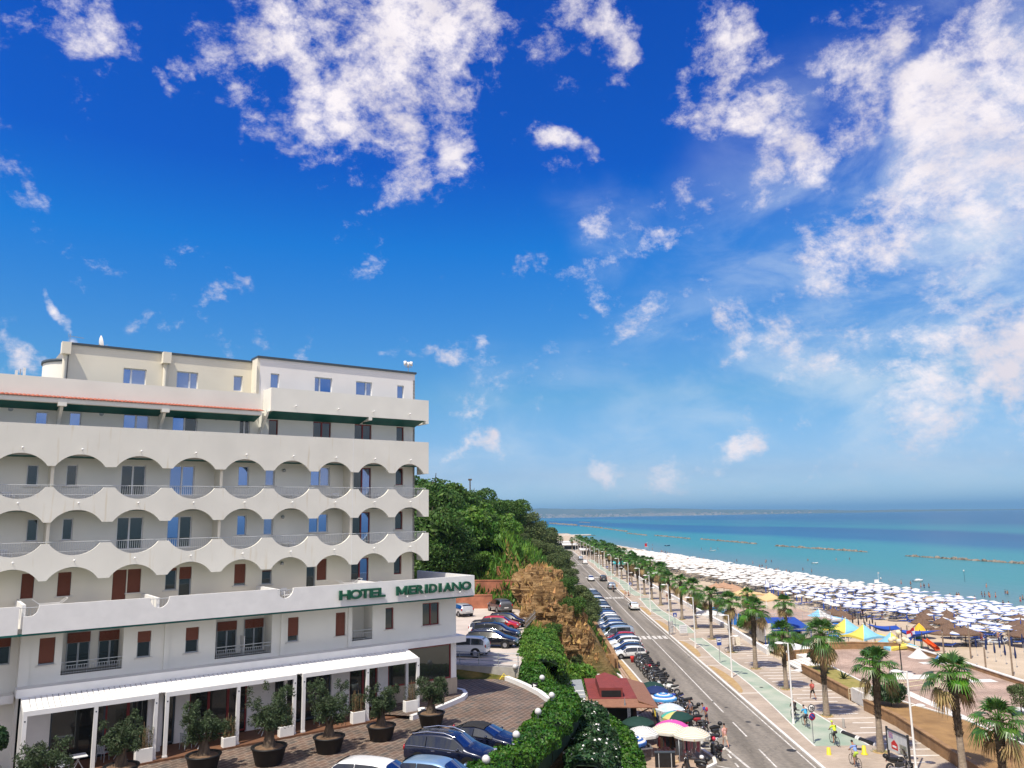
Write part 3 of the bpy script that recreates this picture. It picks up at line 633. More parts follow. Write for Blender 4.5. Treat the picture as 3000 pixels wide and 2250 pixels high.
def window(x0, x1, z0, z1, y, fm='white_frame', cols=(1,), dark=None, shut=0.0, sill=False, rec=.12, door=None, parent=hotel, fw=.06):
    """cols = relative leaf widths; dark = indices of leaves that stand open or unlit; shut = share covered by a roller shutter"""
    yy = y+rec; mb = MB(); fr = fw; inner = MB(); W_ = x1-x0; tot = sum(cols)
    mb.box(x0,x1,yy,yy+.06,z1-fr,z1); mb.box(x0,x0+fr,yy,yy+.06,z0,z1-fr); mb.box(x1-fr,x1,yy,yy+.06,z0,z1-fr); mb.box(x0+fr,x1-fr,yy,yy+.06,z0,z0+fr)
    xs = [x0]; 
    for c in cols: xs.append(xs[-1]+W_*c/tot)
    for x in xs[1:-1]: mb.box(x-fr*.8,x+fr*.8,yy-.01,yy+.05,z0+fr,z1-fr)
    w = mb.build('door' if door else 'window', M[fm], parent)
    zt = z1-(z1-z0)*shut
    if shut < 1:
        for i,(a,b) in enumerate(zip(xs, xs[1:])):
            p = MB().add([(a+fr*.7,yy+.04,z0+fr*.7),(b-fr*.7,yy+.04,z0+fr*.7),(b-fr*.7,yy+.04,zt-fr*.4),(a+fr*.7,yy+.04,zt-fr*.4)], [(0,1,2,3)])
            p.build('pane', M['dark_pane'] if dark and i in dark else M['curtain_pane' if rnd.random() < .4 else 'pane'], w)
    if shut > 0:
        s = MB(); n = max(3, int((z1-zt)/.055)); h = (z1-zt)/n
        for k in range(n):
            z = zt+k*h; s.add([(x0+.02,yy-.035,z),(x1-.02,yy-.035,z),(x1-.02,yy-.05,z+h*.5),(x0+.02,yy-.05,z+h*.5),(x1-.02,yy-.035,z+h*.96),(x0+.02,yy-.035,z+h*.96)], [(0,1,2,3),(3,2,4,5)])
        s.build('shutter', M['shutter'], w)
    if sill: MB().box(x0-.12,x1+.12,y-.10,y+.02,z0-.06,z0-.002).build('sill', M['white_stone'], w)
    return w
XL = -33.0
ARC = [-33.2,-30.15,-27.1,-24.0,-21.13,-18.07,-15.0,-11.94,-8.88,-5.9,-3.0,-.18]
def hwid(c): return 1.25 - .10*min(1,max(0,(c+16)/14))
def arc_pts(c, zflat, ztip, n=14):                     # chord at zflat, crown at ztip, left to right
    w = hwid(c); h = ztip-zflat; sg = 1 if h > 0 else -1; h = abs(h); r = (w*w+h*h)/(2*h); a0 = math.asin(w/r)
    return [(c + r*math.sin(a), zflat + sg*(r*math.cos(a)-(r-h))) for a in [ -a0 + 2*a0*i/n for i in range(n+1)]]
def band(z0, z1, up, dn, x1=1.39, name='parapet'):
    pts = []
    lo = []; [lo.extend(arc_pts(c, z0, up)) for c in ARC] if up else None
    hi = []; [hi.extend(arc_pts(c, z1, dn)) for c in ARC] if dn else None
    outl = [(XL-2, z0)] + [p for p in lo if p[0] > XL-2] + [(x1, z0), (x1, z1)] + [p for p in hi if p[0] > XL-2][::-1] + [(XL-2, z1)]
    mb = MB(); mb.extr([(x,0,z) for x,z in outl], (0,.16,0)); mb.box(x1-.14,x1,.162,1.5,z0 if not up else z0+.0,z1)
    return mb
# --- arcade bands (parapets of the balconies)
MW = M['white_wall']
def stain_mat():
    m = bpy.data.materials.new('stained_white_plaster'); m.use_nodes = True; N, L = nt(m); b = N['Principled BSDF']; b.inputs['Roughness'].default_value = .85; b.inputs['Specular IOR Level'].default_value = .2
    tc = N.new('ShaderNodeTexCoord'); mp = N.new('ShaderNodeMapping'); mp.inputs['Scale'].default_value = (2.2,1,.22); L.new(tc.outputs['Object'], mp.inputs[0])
    n = N.new('ShaderNodeTexNoise'); n.inputs['Scale'].default_value = 1.6; n.inputs['Detail'].default_value = 6; L.new(mp.outputs[0], n.inputs['Vector'])
    c = N.new('ShaderNodeValToRGB'); e = c.color_ramp.elements; e[0].position = .60; e[0].color = (.77,.75,.68,1); e[1].position = .86; e[1].color = (.58,.48,.30,1); L.new(n.outputs['Fac'], c.inputs[0])
    n3 = N.new('ShaderNodeTexNoise'); n3.inputs['Scale'].default_value = .5; n3.inputs['Detail'].default_value = 6; L.new(tc.outputs['Object'], n3.inputs['Vector'])
    c3 = N.new('ShaderNodeValToRGB'); e = c3.color_ramp.elements; e[0].position = .3; e[0].color = (.93,.93,.93,1); e[1].position = .7; e[1].color = (1.04,1.04,1.04,1); L.new(n3.outputs['Fac'], c3.inputs[0])
    mx = N.new('ShaderNodeMix'); mx.data_type = 'RGBA'; mx.blend_type = 'MULTIPLY'; mx.inputs['Factor'].default_value = 1; L.new(c.outputs[0], mx.inputs['A']); L.new(c3.outputs[0], mx.inputs['B']); L.new(mx.outputs['Result'], b.inputs['Base Color'])
    n2 = N.new('ShaderNodeTexNoise'); n2.inputs['Scale'].default_value = 40; L.new(tc.outputs['Object'], n2.inputs['Vector']); bp = N.new('ShaderNodeBump'); bp.inputs['Strength'].default_value = .12; L.new(n2.outputs['Fac'], bp.inputs['Height']); L.new(bp.outputs[0], b.inputs['Normal'])
    return m
M['stained'] = stain_mat()
part('parapet', band(21.2,23.5,21.88,None), M['stained']); part('parapet', band(18.12,20.05,18.80,19.40), M['stained']); part('parapet', band(15.02,16.97,15.70,16.32), M['stained'])
for z0,z1 in ((21.22,23.48),(18.14,20.03),(15.04,16.95)): part('joint_strip', MB().box(-4.62,-4.58,-.006,.0,z0,z1), M['white_paint'])
# --- balcony floors with dark green soffits, partitions
for zt, y0 in ((21.98,.17),(18.95,.17),(15.88,.17)):
    part('balcony_floor', MB().box(XL,1.24,y0,1.5,zt-.20,zt), M['concrete']); part('soffit', MB().box(XL,1.24,y0,1.49,zt-.215,zt-.203), M['teal'])
for x in (-22.45,-13.3,-4.55):
    for z0 in (19.0,15.9): part('balcony_partition', MB().box(x-.08,x+.08,.3,1.49,z0,z0+2.7), M['cream_wall'])
# --- railings behind the scallops
for zr in (20.16,17.06):
    mb = MB(); mb.tube([(XL,.24,zr),(1.3,.24,zr)], .022, 6); mb.tube([(XL,.24,zr-.52),(1.3,.24,zr-.52)], .012, 5); mb.tube([(XL,.24,zr-1.0),(1.3,.24,zr-1.0)], .012, 5)
    x = XL
    while x < 1.3: mb.box(x-.008,x+.008,.232,.248,zr-1.05,zr); x += .115
    part('railing', mb, M['rail'])
# --- little spot lamps on the bands
LAMPM = M['white_paint']
for z, xs_ in ((22.12,ARC[2:]),(19.14,ARC[2:]),(16.02,ARC[2:])):
    for x in xs_: part('wall_lamp', MB().tube([(x,.02,z),(x,-.16,z+.02)], .018, 6).sphere((x,-.20,z+.03), .065, 8), LAMPM)
for x in (-8.81,-5.81,-3.13,-.27): part('wall_lamp', MB().tube([(x,.02,25.44),(x,-.16,25.46)], .018, 6).sphere((x,-.20,25.47), .065, 8), LAMPM)
# --- storey walls with window openings
r5 = [(-23.57,-23.0,20.15,21.34,'white_frame',(1,),(0,)),(-21.63,-21.07,20.17,21.39,'white_frame',(1,),(0,)),(-16.05,-14.59,19.62,21.47,'white_frame',(1,1),()),(-18.77,-17.41,19.62,21.44,'white_frame',(1,1.1),(0,1)),(-11.89,-11.2,20.26,21.54,'white_frame',(1,),()),(-10.12,-9.49,20.3,21.54,'white_frame',(1,),()),(-7.0,-5.61,20.31,21.61,'white_frame',(1,1),()),(-3.82,-2.48,19.2,21.62,'red_frame',(1,1),(0,)),(-.51,.11,20.43,21.65,'red_frame',(1,),(0,))]
r4 = [(-23.35,-22.8,17.12,18.34,'white_frame',(1,),(0,)),(-21.63,-21.09,17.13,18.35,'white_frame',(1,),(0,)),(-18.82,-17.39,16.5,18.38,'white_frame',(1,1.1),(0,1)),(-16.04,-14.61,16.5,18.39,'white_frame',(1,1),(1,)),(-11.85,-11.24,17.12,18.4,'white_frame',(1,),()),(-10.12,-9.5,17.11,18.4,'white_frame',(1,),()),(-7.05,-5.68,17.17,18.43,'white_frame',(1,1),()),(-3.85,-2.52,16.15,18.5,'red_frame',(1,1),(0,)),(-.53,.09,17.24,18.53,'red_frame',(1,),(0,))]
r6 = [(-23.39,-22.77,23.0,24.35,'white_frame',(1,),()),(-21.70,-21.08,23.0,24.43,'white_frame',(1,),()),(-18.85,-17.41,23.0,24.5,'white_frame',(1,1),()),(-16.07,-14.59,22.9,24.58,'white_frame',(1,1),(1,)),(-11.94,-11.27,22.9,24.65,'white_frame',(1,1),(0,1)),(-10.01,-9.38,23.0,24.68,'red_frame',(1,),(0,)),(-6.91,-5.60,22.9,24.72,'red_frame',(1,1),(0,1)),(-3.82,-2.49,22.9,24.72,'red_frame',(1,1),(0,1)),(-.47,.15,23.0,24.70,'red_frame',(1,),(0,))]
r7l = [(-18.83,-17.51,26.45,27.5,'white_frame',(.55,1),()),(-15.71,-14.39,26.5,27.6,'white_frame',(1,.6),()),(-12.11,-11.52,26.6,27.64,'white_frame',(1,),())]
r7r = [(-10.0,-9.4,26.3,27.82,'white_frame',(1,),()),(-6.88,-5.59,26.3,27.86,'white_frame',(.45,1),()),(-3.76,-2.49,26.3,27.84,'white_frame',(1,.55),()),(-.43,.14,26.3,27.82,'white_frame',(1,),())]
r3 = [(-23.39,-22.78,14.05,15.38,1,1,0),(-21.65,-20.98,14.06,15.36,1,1,1),(-18.86,-18.12,12.95,15.34,1,1,0),(-18.07,-17.34,14.0,15.35,1,1,1),(-15.99,-15.34,14.01,15.3,1,.12,1),(-15.2,-14.48,12.95,15.33,1,.3,0),(-11.89,-11.18,14.01,15.34,1,.88,1),(-10.13,-9.48,13.99,14.86,1,.08,1),(-7.13,-6.5,12.95,14.95,1,0,0),(-6.41,-5.71,14.02,15.41,1,1,0),(-3.9,-2.58,12.95,15.35,2,0,0),(-.6,.02,14.08,15.42,1,0,0)]
xm = [(-30.5+k,) for k in ()]
extra = lambda z0,z1: [(-26.6,-26.0,z0,z1),(-29.4,-28.2,z0,z1)]
for nm, z0, z1, y, rows in (('wall',12.9,15.68,1.5,r3),('wall',15.88,18.75,1.5,r4),('wall',18.95,21.78,1.5,r5),('wall',21.98,25.0,1.5,r6)):
    part_ = holed_wall(nm, XL, 1.06, z0, z1, y, [r[:4] for r in rows]+extra(rows[0][2],rows[0][3]), M['white_wall'] if z0 > 12.95 else M['cream_wall'])
    for e_ in extra(rows[0][2],rows[0][3]): window(*e_, y)
for r in r5+r4+r6: window(r[0],r[1],r[2],r[3],1.5,r[4],r[5],r[6],sill=(r[3]-r[2] < 1.35), door=(r[3]-r[2] > 1.8))
for r in r3: window(r[0],r[1],r[2],r[3],1.5,'red_frame' if r[0] in (-3.9,-.6) else 'grey_frame',(1,)*r[4],(0,1) if r[5] > 0 or r[0] == -7.13 else (0,),r[5],sill=bool(r[6]),door=(r[3]-r[2] > 1.8))
holed_wall('wall', -22.0, -10.93, 24.98, 28.62, 2.6, [r[:4] for r in r7l], M['cream_wall']); holed_wall('wall', -10.75, 1.06, 24.98, 28.78, 1.5, [r[:4] for r in r7r], M['bright_wall'])
for r in r7l: window(r[0],r[1],r[2],r[3],2.6,r[4],r[5],r[6])
for r in r7r: window(r[0],r[1],r[2],r[3],1.5,r[4],r[5],r[6])
mb = MB(); mb.box(-10.93,-10.75,1.5,2.6,24.98,28.78); part('wall', mb, M['cream_wall'])
mb = MB(); mb.box(-21.99,-10.94,2.62,14,28.3,28.6); mb.box(-10.74,1.05,1.52,14,28.3,28.76); mb.box(.9,1.06,1.5,14,12.9,28.3); mb.box(-22.0,-21.84,2.6,14,25,28.3); mb.box(XL,1.0,13.8,14,5.7,25); mb.box(XL,XL+.2,1.52,13.8,12.9,25); mb.box(XL,-22,1.52,13.8,24.7,24.96); part('roof', mb, M['concrete'])
# roof edge (dark metal coping)
mb = MB(); mb.box(-22.1,-10.95,2.5,2.75,28.62,28.74); mb.box(-10.95,-10.70,1.4,2.75,28.78,28.92); mb.box(-10.70,1.16,1.40,1.65,28.78,28.92); mb.box(.95,1.16,1.65,14,28.78,28.92); part('coping', mb, M['coping'])
# drain pillars with hoppers on the left half of the top floor
for x in (-22.05,-16.45):
    part('roof_pillar', MB().cyl((x,2.45,25.0),(x,2.45,27.95), .13, n=10).extr([(x-.24,2.05,27.95),(x+.24,2.05,27.95),(x+.24,2.05,28.66),(x-.24,2.05,28.66)], (0,.54,0)), M['cream_wall'])
part('downpipe', MB().tube([(-10.99,1.45,28.2),(-10.99,1.42,27.9),(-10.99,1.42,25.0)], .05, 8), M['cream_wall'])
# stair drum seen at the left end
part('stair_drum', MB().lathe([(2.0,25.0),(2.0,27.75)], (-20.9,5.3,0), 32), M['white_wall']); part('drum_coping', MB().lathe([(2.02,27.75),(2.08,27.75),(2.08,27.92),(.01,27.92)], (-20.9,5.3,0), 32), M['coping'])
# --- right end balcony of the top floor
mb = MB(); mb.box(-10.45,1.39,0,.16,25.07,26.6); mb.box(-10.45,-10.31,.162,1.49,25.07,26.6); mb.box(1.25,1.39,.162,1.49,25.07,26.6); mb.box(-3.45,-3.2,-.001,1.49,24.86,25.068); mb.box(1.14,1.392,-.001,1.49,24.86,25.068); part('parapet', mb, M['white_wall'])
part('soffit', MB().extr([(-10.3,.02,25.05),(-10.3,1.49,24.72),(-10.3,1.49,25.06)], (6.84,0,0)).extr([(-3.19,.02,25.05),(-3.19,1.49,24.74),(-3.19,1.49,25.06)], (4.24,0,0)), M['teal'])
# --- left half: parapet, pantile strip, beam, green soffit
part('parapet', MB().box(XL,-10.95,.5,.66,25.12,26.2), M['white_wall'])
mb = MB(); x = XL
while x < -11.0:
    pts = []
    for k in range(7):
        a = math.pi*k/6; pts.append((x+.10-.10*math.cos(a), .045*math.sin(a)))
    v = []
    for (yy,zz) in ((-.12,24.98),(.2,25.07),(.5,25.14)): v += [(p, yy, zz+q) for p,q in pts]
    mb.add(v, [(r_*7+k, r_*7+k+1, r_*7+8+k, r_*7+7+k) for r_ in range(2) for k in range(6)], 0, True); mb.add([(p,-.12,24.98+q) for p,q in pts], [tuple(range(7))]); x += .205
part('tiled_eave', mb, M['terracotta'])
part('eave_beam', MB().box(XL,-11.05,-.05,.3,24.72,24.97).box(XL,-11.05,.3,.5,24.72,25.1), M['white_wall']); part('soffit', MB().extr([(XL,.30,24.72),(XL,1.49,24.46),(XL,1.49,24.72)], (-11.0-XL,0,0)), M['teal'])
for x in (-27.6,-22.28,-16.85):
    mb = MB(); mb.extr([(x-.06,-.02,24.72),(x-.06,.25,24.72)]+[(x-.06, .25+.9*math.sin(t)**1.6, 24.6-1.1*t/1.57) for t in [0,.3,.6,.9,1.2,1.57]]+[(x-.06,1.1,23.4),(x-.06,1.48,23.4),(x-.06,1.48,24.72)], (.16,0,0)); part('curved_fin', mb, M['white_wall'])
    part('beam_bracket', MB().box(x-.22,x+.22,-.08,-.052,24.55,24.97).box(x-.22,x+.22,-.05,.3,24.55,24.718), M['white_wall'])
x = -10.55; mb = MB(); mb.extr([(x-.14,.0,24.98)]+[(x-.14, .05+1.1*math.sin(t)**1.4, 24.9-1.3*t/1.57) for t in [0,.3,.6,.9,1.2,1.57]]+[(x-.14,1.48,23.4),(x-.14,1.48,24.98)], (.14,0,0)); part('curved_fin', mb, M['white_wall'])
# round ventilation grilles
for x,z in ((-24.6,24.4),(-20.05,24.42),(-13.45,24.55)): part('vent_grille', MB().lathe([(.001,0),(.09,0),(.12,.03),(.13,0)], n=16), M['steel']).matrix_local = Matrix.Translation((x,1.49,z)) @ Matrix.Rotation(R(90),4,'X')
for x,z in ((-8.9,21.3),(-8.9,18.25),(-8.85,15.25)): part('ceiling_lamp', MB().sphere((x,1.42,z), .12, 10), M['steel'])
# --- terrace storey
part('terrace_floor', MB().box(XL,3.35,-2.64,13.8,12.66,12.88), M['concrete'])
def sign_parapet():
    def notch(c, r=.5, zt=14.0):
        return [(c + r*math.sin(a), zt - .62*(math.cos(a)) + .0) for a in []]
    outl = [(-23.55,12.65),(3.45,12.65),(3.45,14.0)]
    for c in (-10.15,-17.2):
        outl += [(c+.5*math.cos(a), 14.0-.58*math.sin(a)) for a in [math.pi*i/10 for i in range(11)]]
    outl += [(-22.9,14.0)] + [(-23.25+.35*math.cos(a), 14.0-.5*math.sin(a)) for a in [math.pi/2*i/5 for i in range(1,6)]] + [(-23.55,13.5)]
    mb = MB(); mb.extr([(x,-2.8,z) for x,z in outl], (0,.16,0)); mb.box(3.29,3.45,-2.638,5.0,12.65,14.0); return mb
part('sign_parapet', sign_parapet(), M['white_paint']); part('parapet', MB().box(XL,-23.75,-2.75,-2.59,12.65,14.0), M['white_paint'])
part('parapet_fascia', MB().box(XL,3.40,-2.76,-2.3,12.55,12.648), M['teal'])
for c in (-10.15,-17.2,-23.4):
    mb = MB(); mb.tube([(c-.5,-2.70,13.92),(c+.5,-2.70,13.92)], .018, 6)
    for k in range(7): mb.box(c-.45+.15*k-.008,c-.45+.15*k+.008,-2.708,-2.692,13.4,13.92)
    part('notch_rail', mb, M['rail'])
for x in (-17.25,-10.5,-3.95): part('terrace_divider', MB().box(x-.08,x+.08,-2.63,1.2,12.88,13.95), M['white_paint'])
part('terrace_divider', MB().box(-23.62,-23.46,-2.6,1.2,12.88,14.05), M['white_paint'])
# --- first floor
f1 = [(-22.57,-21.84,10.81,12.17),(-17.85,-17.14,10.65,12.06),(-15.29,-14.56,10.61,12.02),(-9.25,-8.56,10.6,12.06),(-6.09,-5.41,10.63,12.09),(-2.53,-1.91,10.71,12.11),(.32,1.67,10.68,12.19)]
log = [(-21.5,-18.56,10.2,12.40,1.3),(-13.61,-10.26,10.1,12.40,1.3),(-4.97,-3.48,10.22,12.40,1.3)]
holed_wall('wall', -23.4, 3.05, 9.36, 12.66, -1.0, f1+log, M['white_wall'])
for r, s in zip(f1, (.93,.42,.50,.76,1,0,0)): window(*r, -1.0, 'red_frame' if s == 0 else 'grey_frame', (1,1) if r[0] > 0 else (1,), (0,1), s, sill=True)
for a, b, c, d, e_ in log:
    part('loggia', MB().add([(a-.3,.3,c),(b+.3,.3,c),(b+.3,.3,d),(a-.3,.3,d)], [(0,1,2,3)]).box(a,b,-.98,.298,c-.2,c), M['white_wall'])
    mb = MB(); mb.tube([(a,-.92,c+.62),(b,-.92,c+.62)], .025, 6); mb.tube([(a,-.92,c+.44),(b,-.92,c+.44)], .016, 6); mb.tube([(a,-.92,c+.08),(b,-.92,c+.08)], .016, 6)
    n = int((b-a)/.12)
    for k in range(n+1): x = a+(b-a)*k/n; mb.box(x-.009,x+.009,-.929,-.911,c,c+.44)
    part('railing', mb, M['rail'])
for a, b, z0, z1 in ((-21.15,-20.0,10.25,12.17),(-19.59,-18.45,10.25,12.12),(-13.2,-12.0,10.15,12.03),(-11.54,-10.35,10.15,12.04)): window(a,b,z0,z1,.29,'grey_frame',(1,1),(0,1),.28,rec=-.06,door=True)
window(-4.9,-4.42,10.3,12.3,.29,'grey_frame',(1,),(0,),1,rec=-.06,door=True)
part('loggia_screen', MB().box(-11.9,-11.86,-.9,-.2,10.15,11.2), M['white_paint'])
for x0,x1 in ((-16.45,-16.2),(-9.72,-9.44),(-5.25,-4.98),(-23.42,-22.95)): part('pilaster', MB().box(x0,x1,-1.10,-1.001,9.875,12.5), M['white_wall'])
holed_wall('wall', XL, -23.4, 5.7, 12.66, -.1, [(-26.6,-23.75,10.9,12.35)], M['white_wall']); window(-26.6,-23.75,10.9,12.35,-.1,'grey_frame',(1,1,1),(0,1,2),.38)
part('wall', MB().box(-23.42,-23.3,-1.0,-.101,5.7,12.65), M['white_wall']); part('wall', MB().box(2.93,3.05,-.998,13.8,9.36,12.64), M['white_wall'])
# --- white ledge over the ground floor
part('ledge', MB().box(-23.5,3.30,-1.9,-1.002,9.45,9.87).box(3.052,3.30,-.998,8,9.45,9.87).box(-23.4,3.04,-.999,-.8,9.36,9.44), M['white_paint'])
part('ledge', MB().box(XL,-23.52,-1.0,-.102,9.1,9.5), M['white_paint'])
# --- ground floor
for x0,x1 in ((-22.85,-21.8),(-16.95,-16.3),(-15.65,-14.9),(-11.6,-9.95),(-6.3,-5.05),(-3.05,-2.3),(2.62,3.05)): part('pier', MB().box(x0,x1,-1.0,-.7,5.7,9.358), M['white_paint'])
part('stone_base', MB().box(-2.3,3.08,-1.06,-.7,5.7,6.98).box(2.75,3.08,-.699,6,5.7,6.98), M['stone_clad'])
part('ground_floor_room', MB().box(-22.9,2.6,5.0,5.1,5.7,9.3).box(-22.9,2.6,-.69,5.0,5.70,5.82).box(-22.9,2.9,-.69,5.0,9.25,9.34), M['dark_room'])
def shopglass(x0, x1, z0, z1, leaves, y=-.86, fm='red_frame'):
    window(x0,x1,z0,z1,y,fm,(1,)*leaves,tuple(range(leaves)),rec=0,fw=.09)
shopglass(-2.3,2.62,6.98,9.3,1,-.95); shopglass(-5.05,-3.05,5.85,9.3,2); shopglass(-9.95,-6.3,5.85,9.3,2,fm='coping'); shopglass(-14.9,-11.6,5.85,9.3,3); shopglass(-19.2,-16.95,5.85,9.3,2); shopglass(-21.8,-19.2,5.85,9.3,1,fm='coping'); shopglass(-16.3,-15.65,5.85,9.3,1,fm='coping')
mb = MB(); mb.box(3.0,3.05,-.69,6,6.98,9.3); part('side_glass', mb, M['dark_pane'])
# --- letters
def letters():
    cx = dict(zip(range(14), (-6.38,-5.63,-4.98,-4.36,-3.80,-2.36,-1.60,-.99,-.50,.02,.57,1.17,1.88,2.68))); wd = (.74,.84,.60,.60,.47,.80,.53,.60,.20,.60,.20,.66,.70,.78)
    for i, ch in enumerate('HOTELMERIDIANO'):
        cu = bpy.data.curves.new('letter', 'FONT'); cu.body = ch; cu.size = .8; cu.extrude = .07; cu.offset = (.012 if ch in 'MN' else .028); cu.align_x = 'CENTER'; cu.resolution_u = 6
        ob = bpy.data.objects.new('tmp', cu); COL.objects.link(ob); dg = bpy.context.evaluated_depsgraph_get(); me = bpy.data.meshes.new_from_object(ob.evaluated_get(dg)); bpy.data.objects.remove(ob)
        co_ = np.empty(len(me.vertices)*3, dtype=np.float32); me.vertices.foreach_get('co', co_); c3 = co_.reshape(-1,3)
        c3[:,0] -= (c3[:,0].min()+c3[:,0].max())/2; c3[:,0] *= wd[i]/(c3[:,0].max()-c3[:,0].min()); c3[:,1] -= c3[:,1].min(); c3[:,1] *= .58/c3[:,1].max(); me.vertices.foreach_set('co', c3.reshape(-1))
        if ch == 'M':
            q = MB()
            for x0,x1 in ((-.40,-.24),(.24,.40)): q.extr([(x0,0,-.07),(x1,0,-.07),(x1,.58,-.07),(x0,.58,-.07)], (0,0,.14))
            q.extr([(-.24,.58,-.071),(-.24,.32,-.071),(-.07,.06,-.071),(.07,.06,-.071),(.24,.32,-.071),(.24,.58,-.071),(0,.22,-.071)], (0,0,.142)); me = q.mesh('letter', M['green_letter'])
        me.materials.clear(); me.materials.append(M['green_letter']); me.name = 'letter'
        o = link('letter', me, hotel); o.matrix_local = Matrix.Translation((cx[i],-2.93,13.06)) @ Matrix.Rotation(R(90),4,'X')
letters()
mb = MB()
for a,b in ((-6.7,-3.65),(-2.7,3.0)):
    for z in (13.25,13.48): mb.box(a,b,-2.86,-2.84,z-.015,z+.015)
    x = a+.2
    while x < b: mb.box(x-.02,x+.02,-2.86,-2.801,13.2,13.24); x += .5
part('letter_rail', mb, M['white_paint'])
for x in (-2.0,2.1): part('wall_lamp', MB().tube([(x,-2.79,12.98),(x,-3.0,12.96)], .018, 6).sphere((x,-3.04,12.96), .06, 8), LAMPM)
# --- things on the roof
def rooftop():
    t = empty('satellite_dish', hw(-20.15,3.4,28.6), HRZ, 'white satellite dish on the hotel roof seen almost edge on', 'satellite dish')
    MB().lathe([(.01,.0),(.2,.02),(.36,.07),(.5,.15)], n=20).build('reflector', M['white_paint'], t).matrix_local = Matrix.Translation((0,0,.42)) @ Matrix.Rotation(R(78),4,'Y')
    MB().tube([(0,0,0),(0,0,.4)], .03, 8).build('mast', M['steel'], t); MB().tube([(0,0,.2),(.5,0,.4)], .012, 6).build('feed_arm', M['steel'], t)
    t = empty('tv_antenna', hw(-21.8,3.0,28.6), HRZ, 'thin television aerial on the hotel roof beside the dish', 'antenna')
    MB().tube([(0,0,0),(0,0,.75)], .015, 6).build('mast', M['steel'], t)
    mb = MB(); mb.tube([(-.1,0,.62),(.75,0,.56)], .012, 6)
    for k in range(7): x = .05+.1*k; mb.tube([(x,-.16,.61-.006*k),(x,.16,.61-.006*k)], .006, 5)
    mb.tube([(-.1,0,.5),(-.1,0,.78)], .008, 5); mb.build('boom', M['steel'], t)
    t = empty('relay_antenna', hw(.55,1.62,28.9), HRZ, 'white panel aerials on a short mast at the roof corner', 'antenna')
    MB().tube([(0,0,-.25),(0,0,.55)], .025, 6).build('mast', M['steel'], t)
    for k in (-1,0,1): MB().lathe([(.01,-.18),(.10,-.16),(.12,.16),(.01,.18)], n=10).build('panel', M['white_paint'], t).location = (.26*k,0,.62+.06*abs(k))
    MB().box(-.3,.3,-.02,.02,.38,.42).build('crossbar', M['steel'], t)
    t = empty('relay_antenna', hw(-24.1,4.2,24.96), HRZ, 'white panel aerials on a mast at the left end of the roof', 'antenna')
    MB().tube([(0,0,0),(0,0,2.2)], .03, 6).build('mast', M['steel'], t)
    for k in (-1,1): MB().box(-.07,.07,-.04,.04,-.25,.25).build('panel', M['white_paint'], t).location = (.2*k,0,1.95+.1*k)
rooftop()
# --- pergolas
def pergola(x0, x1, lab):
    g = empty('pergola', hw(x0,-3.45,5.7), HRZ, lab, 'pergola', 'white pergolas along the hotel front'); L_ = x1-x0
    mid = L_*.52 if x0 < -20 else L_*.535
    for x in (0, mid, L_):
        p = MB().box(x-.09,x+.09,-.09,.09,.12,3.16).build('post', M['white_paint'], g); MB().box(x-.12,x+.12,-.12,.12,.12,.20).build('foot', M['white_paint'], p)
        MB().box(x-.035,x+.035,-.095,-.0905,2.9,2.97).build('lamp', M['coping'], p)
    for x in (0, L_): MB().box(x-.09,x+.09,1.38,1.53,.12,3.46).build('post', M['white_paint'], g)
    MB().box(-.09,L_+.09,-.09,.09,3.162,3.40).build('front_beam', M['white_paint'], g)
    for x in (0, L_): MB().extr([(x-.09,.092,3.18),(x-.09,1.54,3.5),(x-.09,1.54,3.75),(x-.09,.092,3.43)], (.18,0,0)).build('side_beam', M['white_paint'], g)
    mb = MB(); xa = .0 if x0 < -20 else -.275; xb = L_ if x1 > -5 else L_+.275; n = int((xb-xa)/.25); w = (xb-xa)/n
    for k in range(n):
        x = xa+k*w; mb.extr([(x+.012,.095,3.37),(x+w-.012,.095,3.37),(x+w-.012,.095,3.405),(x+w-.04,.095,3.42),(x+.04,.095,3.42),(x+.012,.095,3.405)], (0,1.44,.33))
    mb.build('louvre_roof', M['white_paint'], g); MB().extr([(.1,.1,3.28),(.1,1.5,3.58),(.1,1.5,3.66),(.1,.1,3.36)], (L_-.2,0,0)).build('roof_liner', M['grey_frame'], g)
pergola(-23.2,-17.25,'white slatted pergola at the left end of the hotel front'); pergola(-16.7,-9.68,'white slatted pergola in the middle of the hotel front'); pergola(-9.12,-1.45,'white slatted pergola next to the big corner window')
o = MB().box(-23.4,-1.2,-3.75,-1.02,5.7,5.81).build('timber_deck', M['wood_deck'], None, HO, HRZ); tag(o, 'brown timber deck under the white pergolas', 'deck')
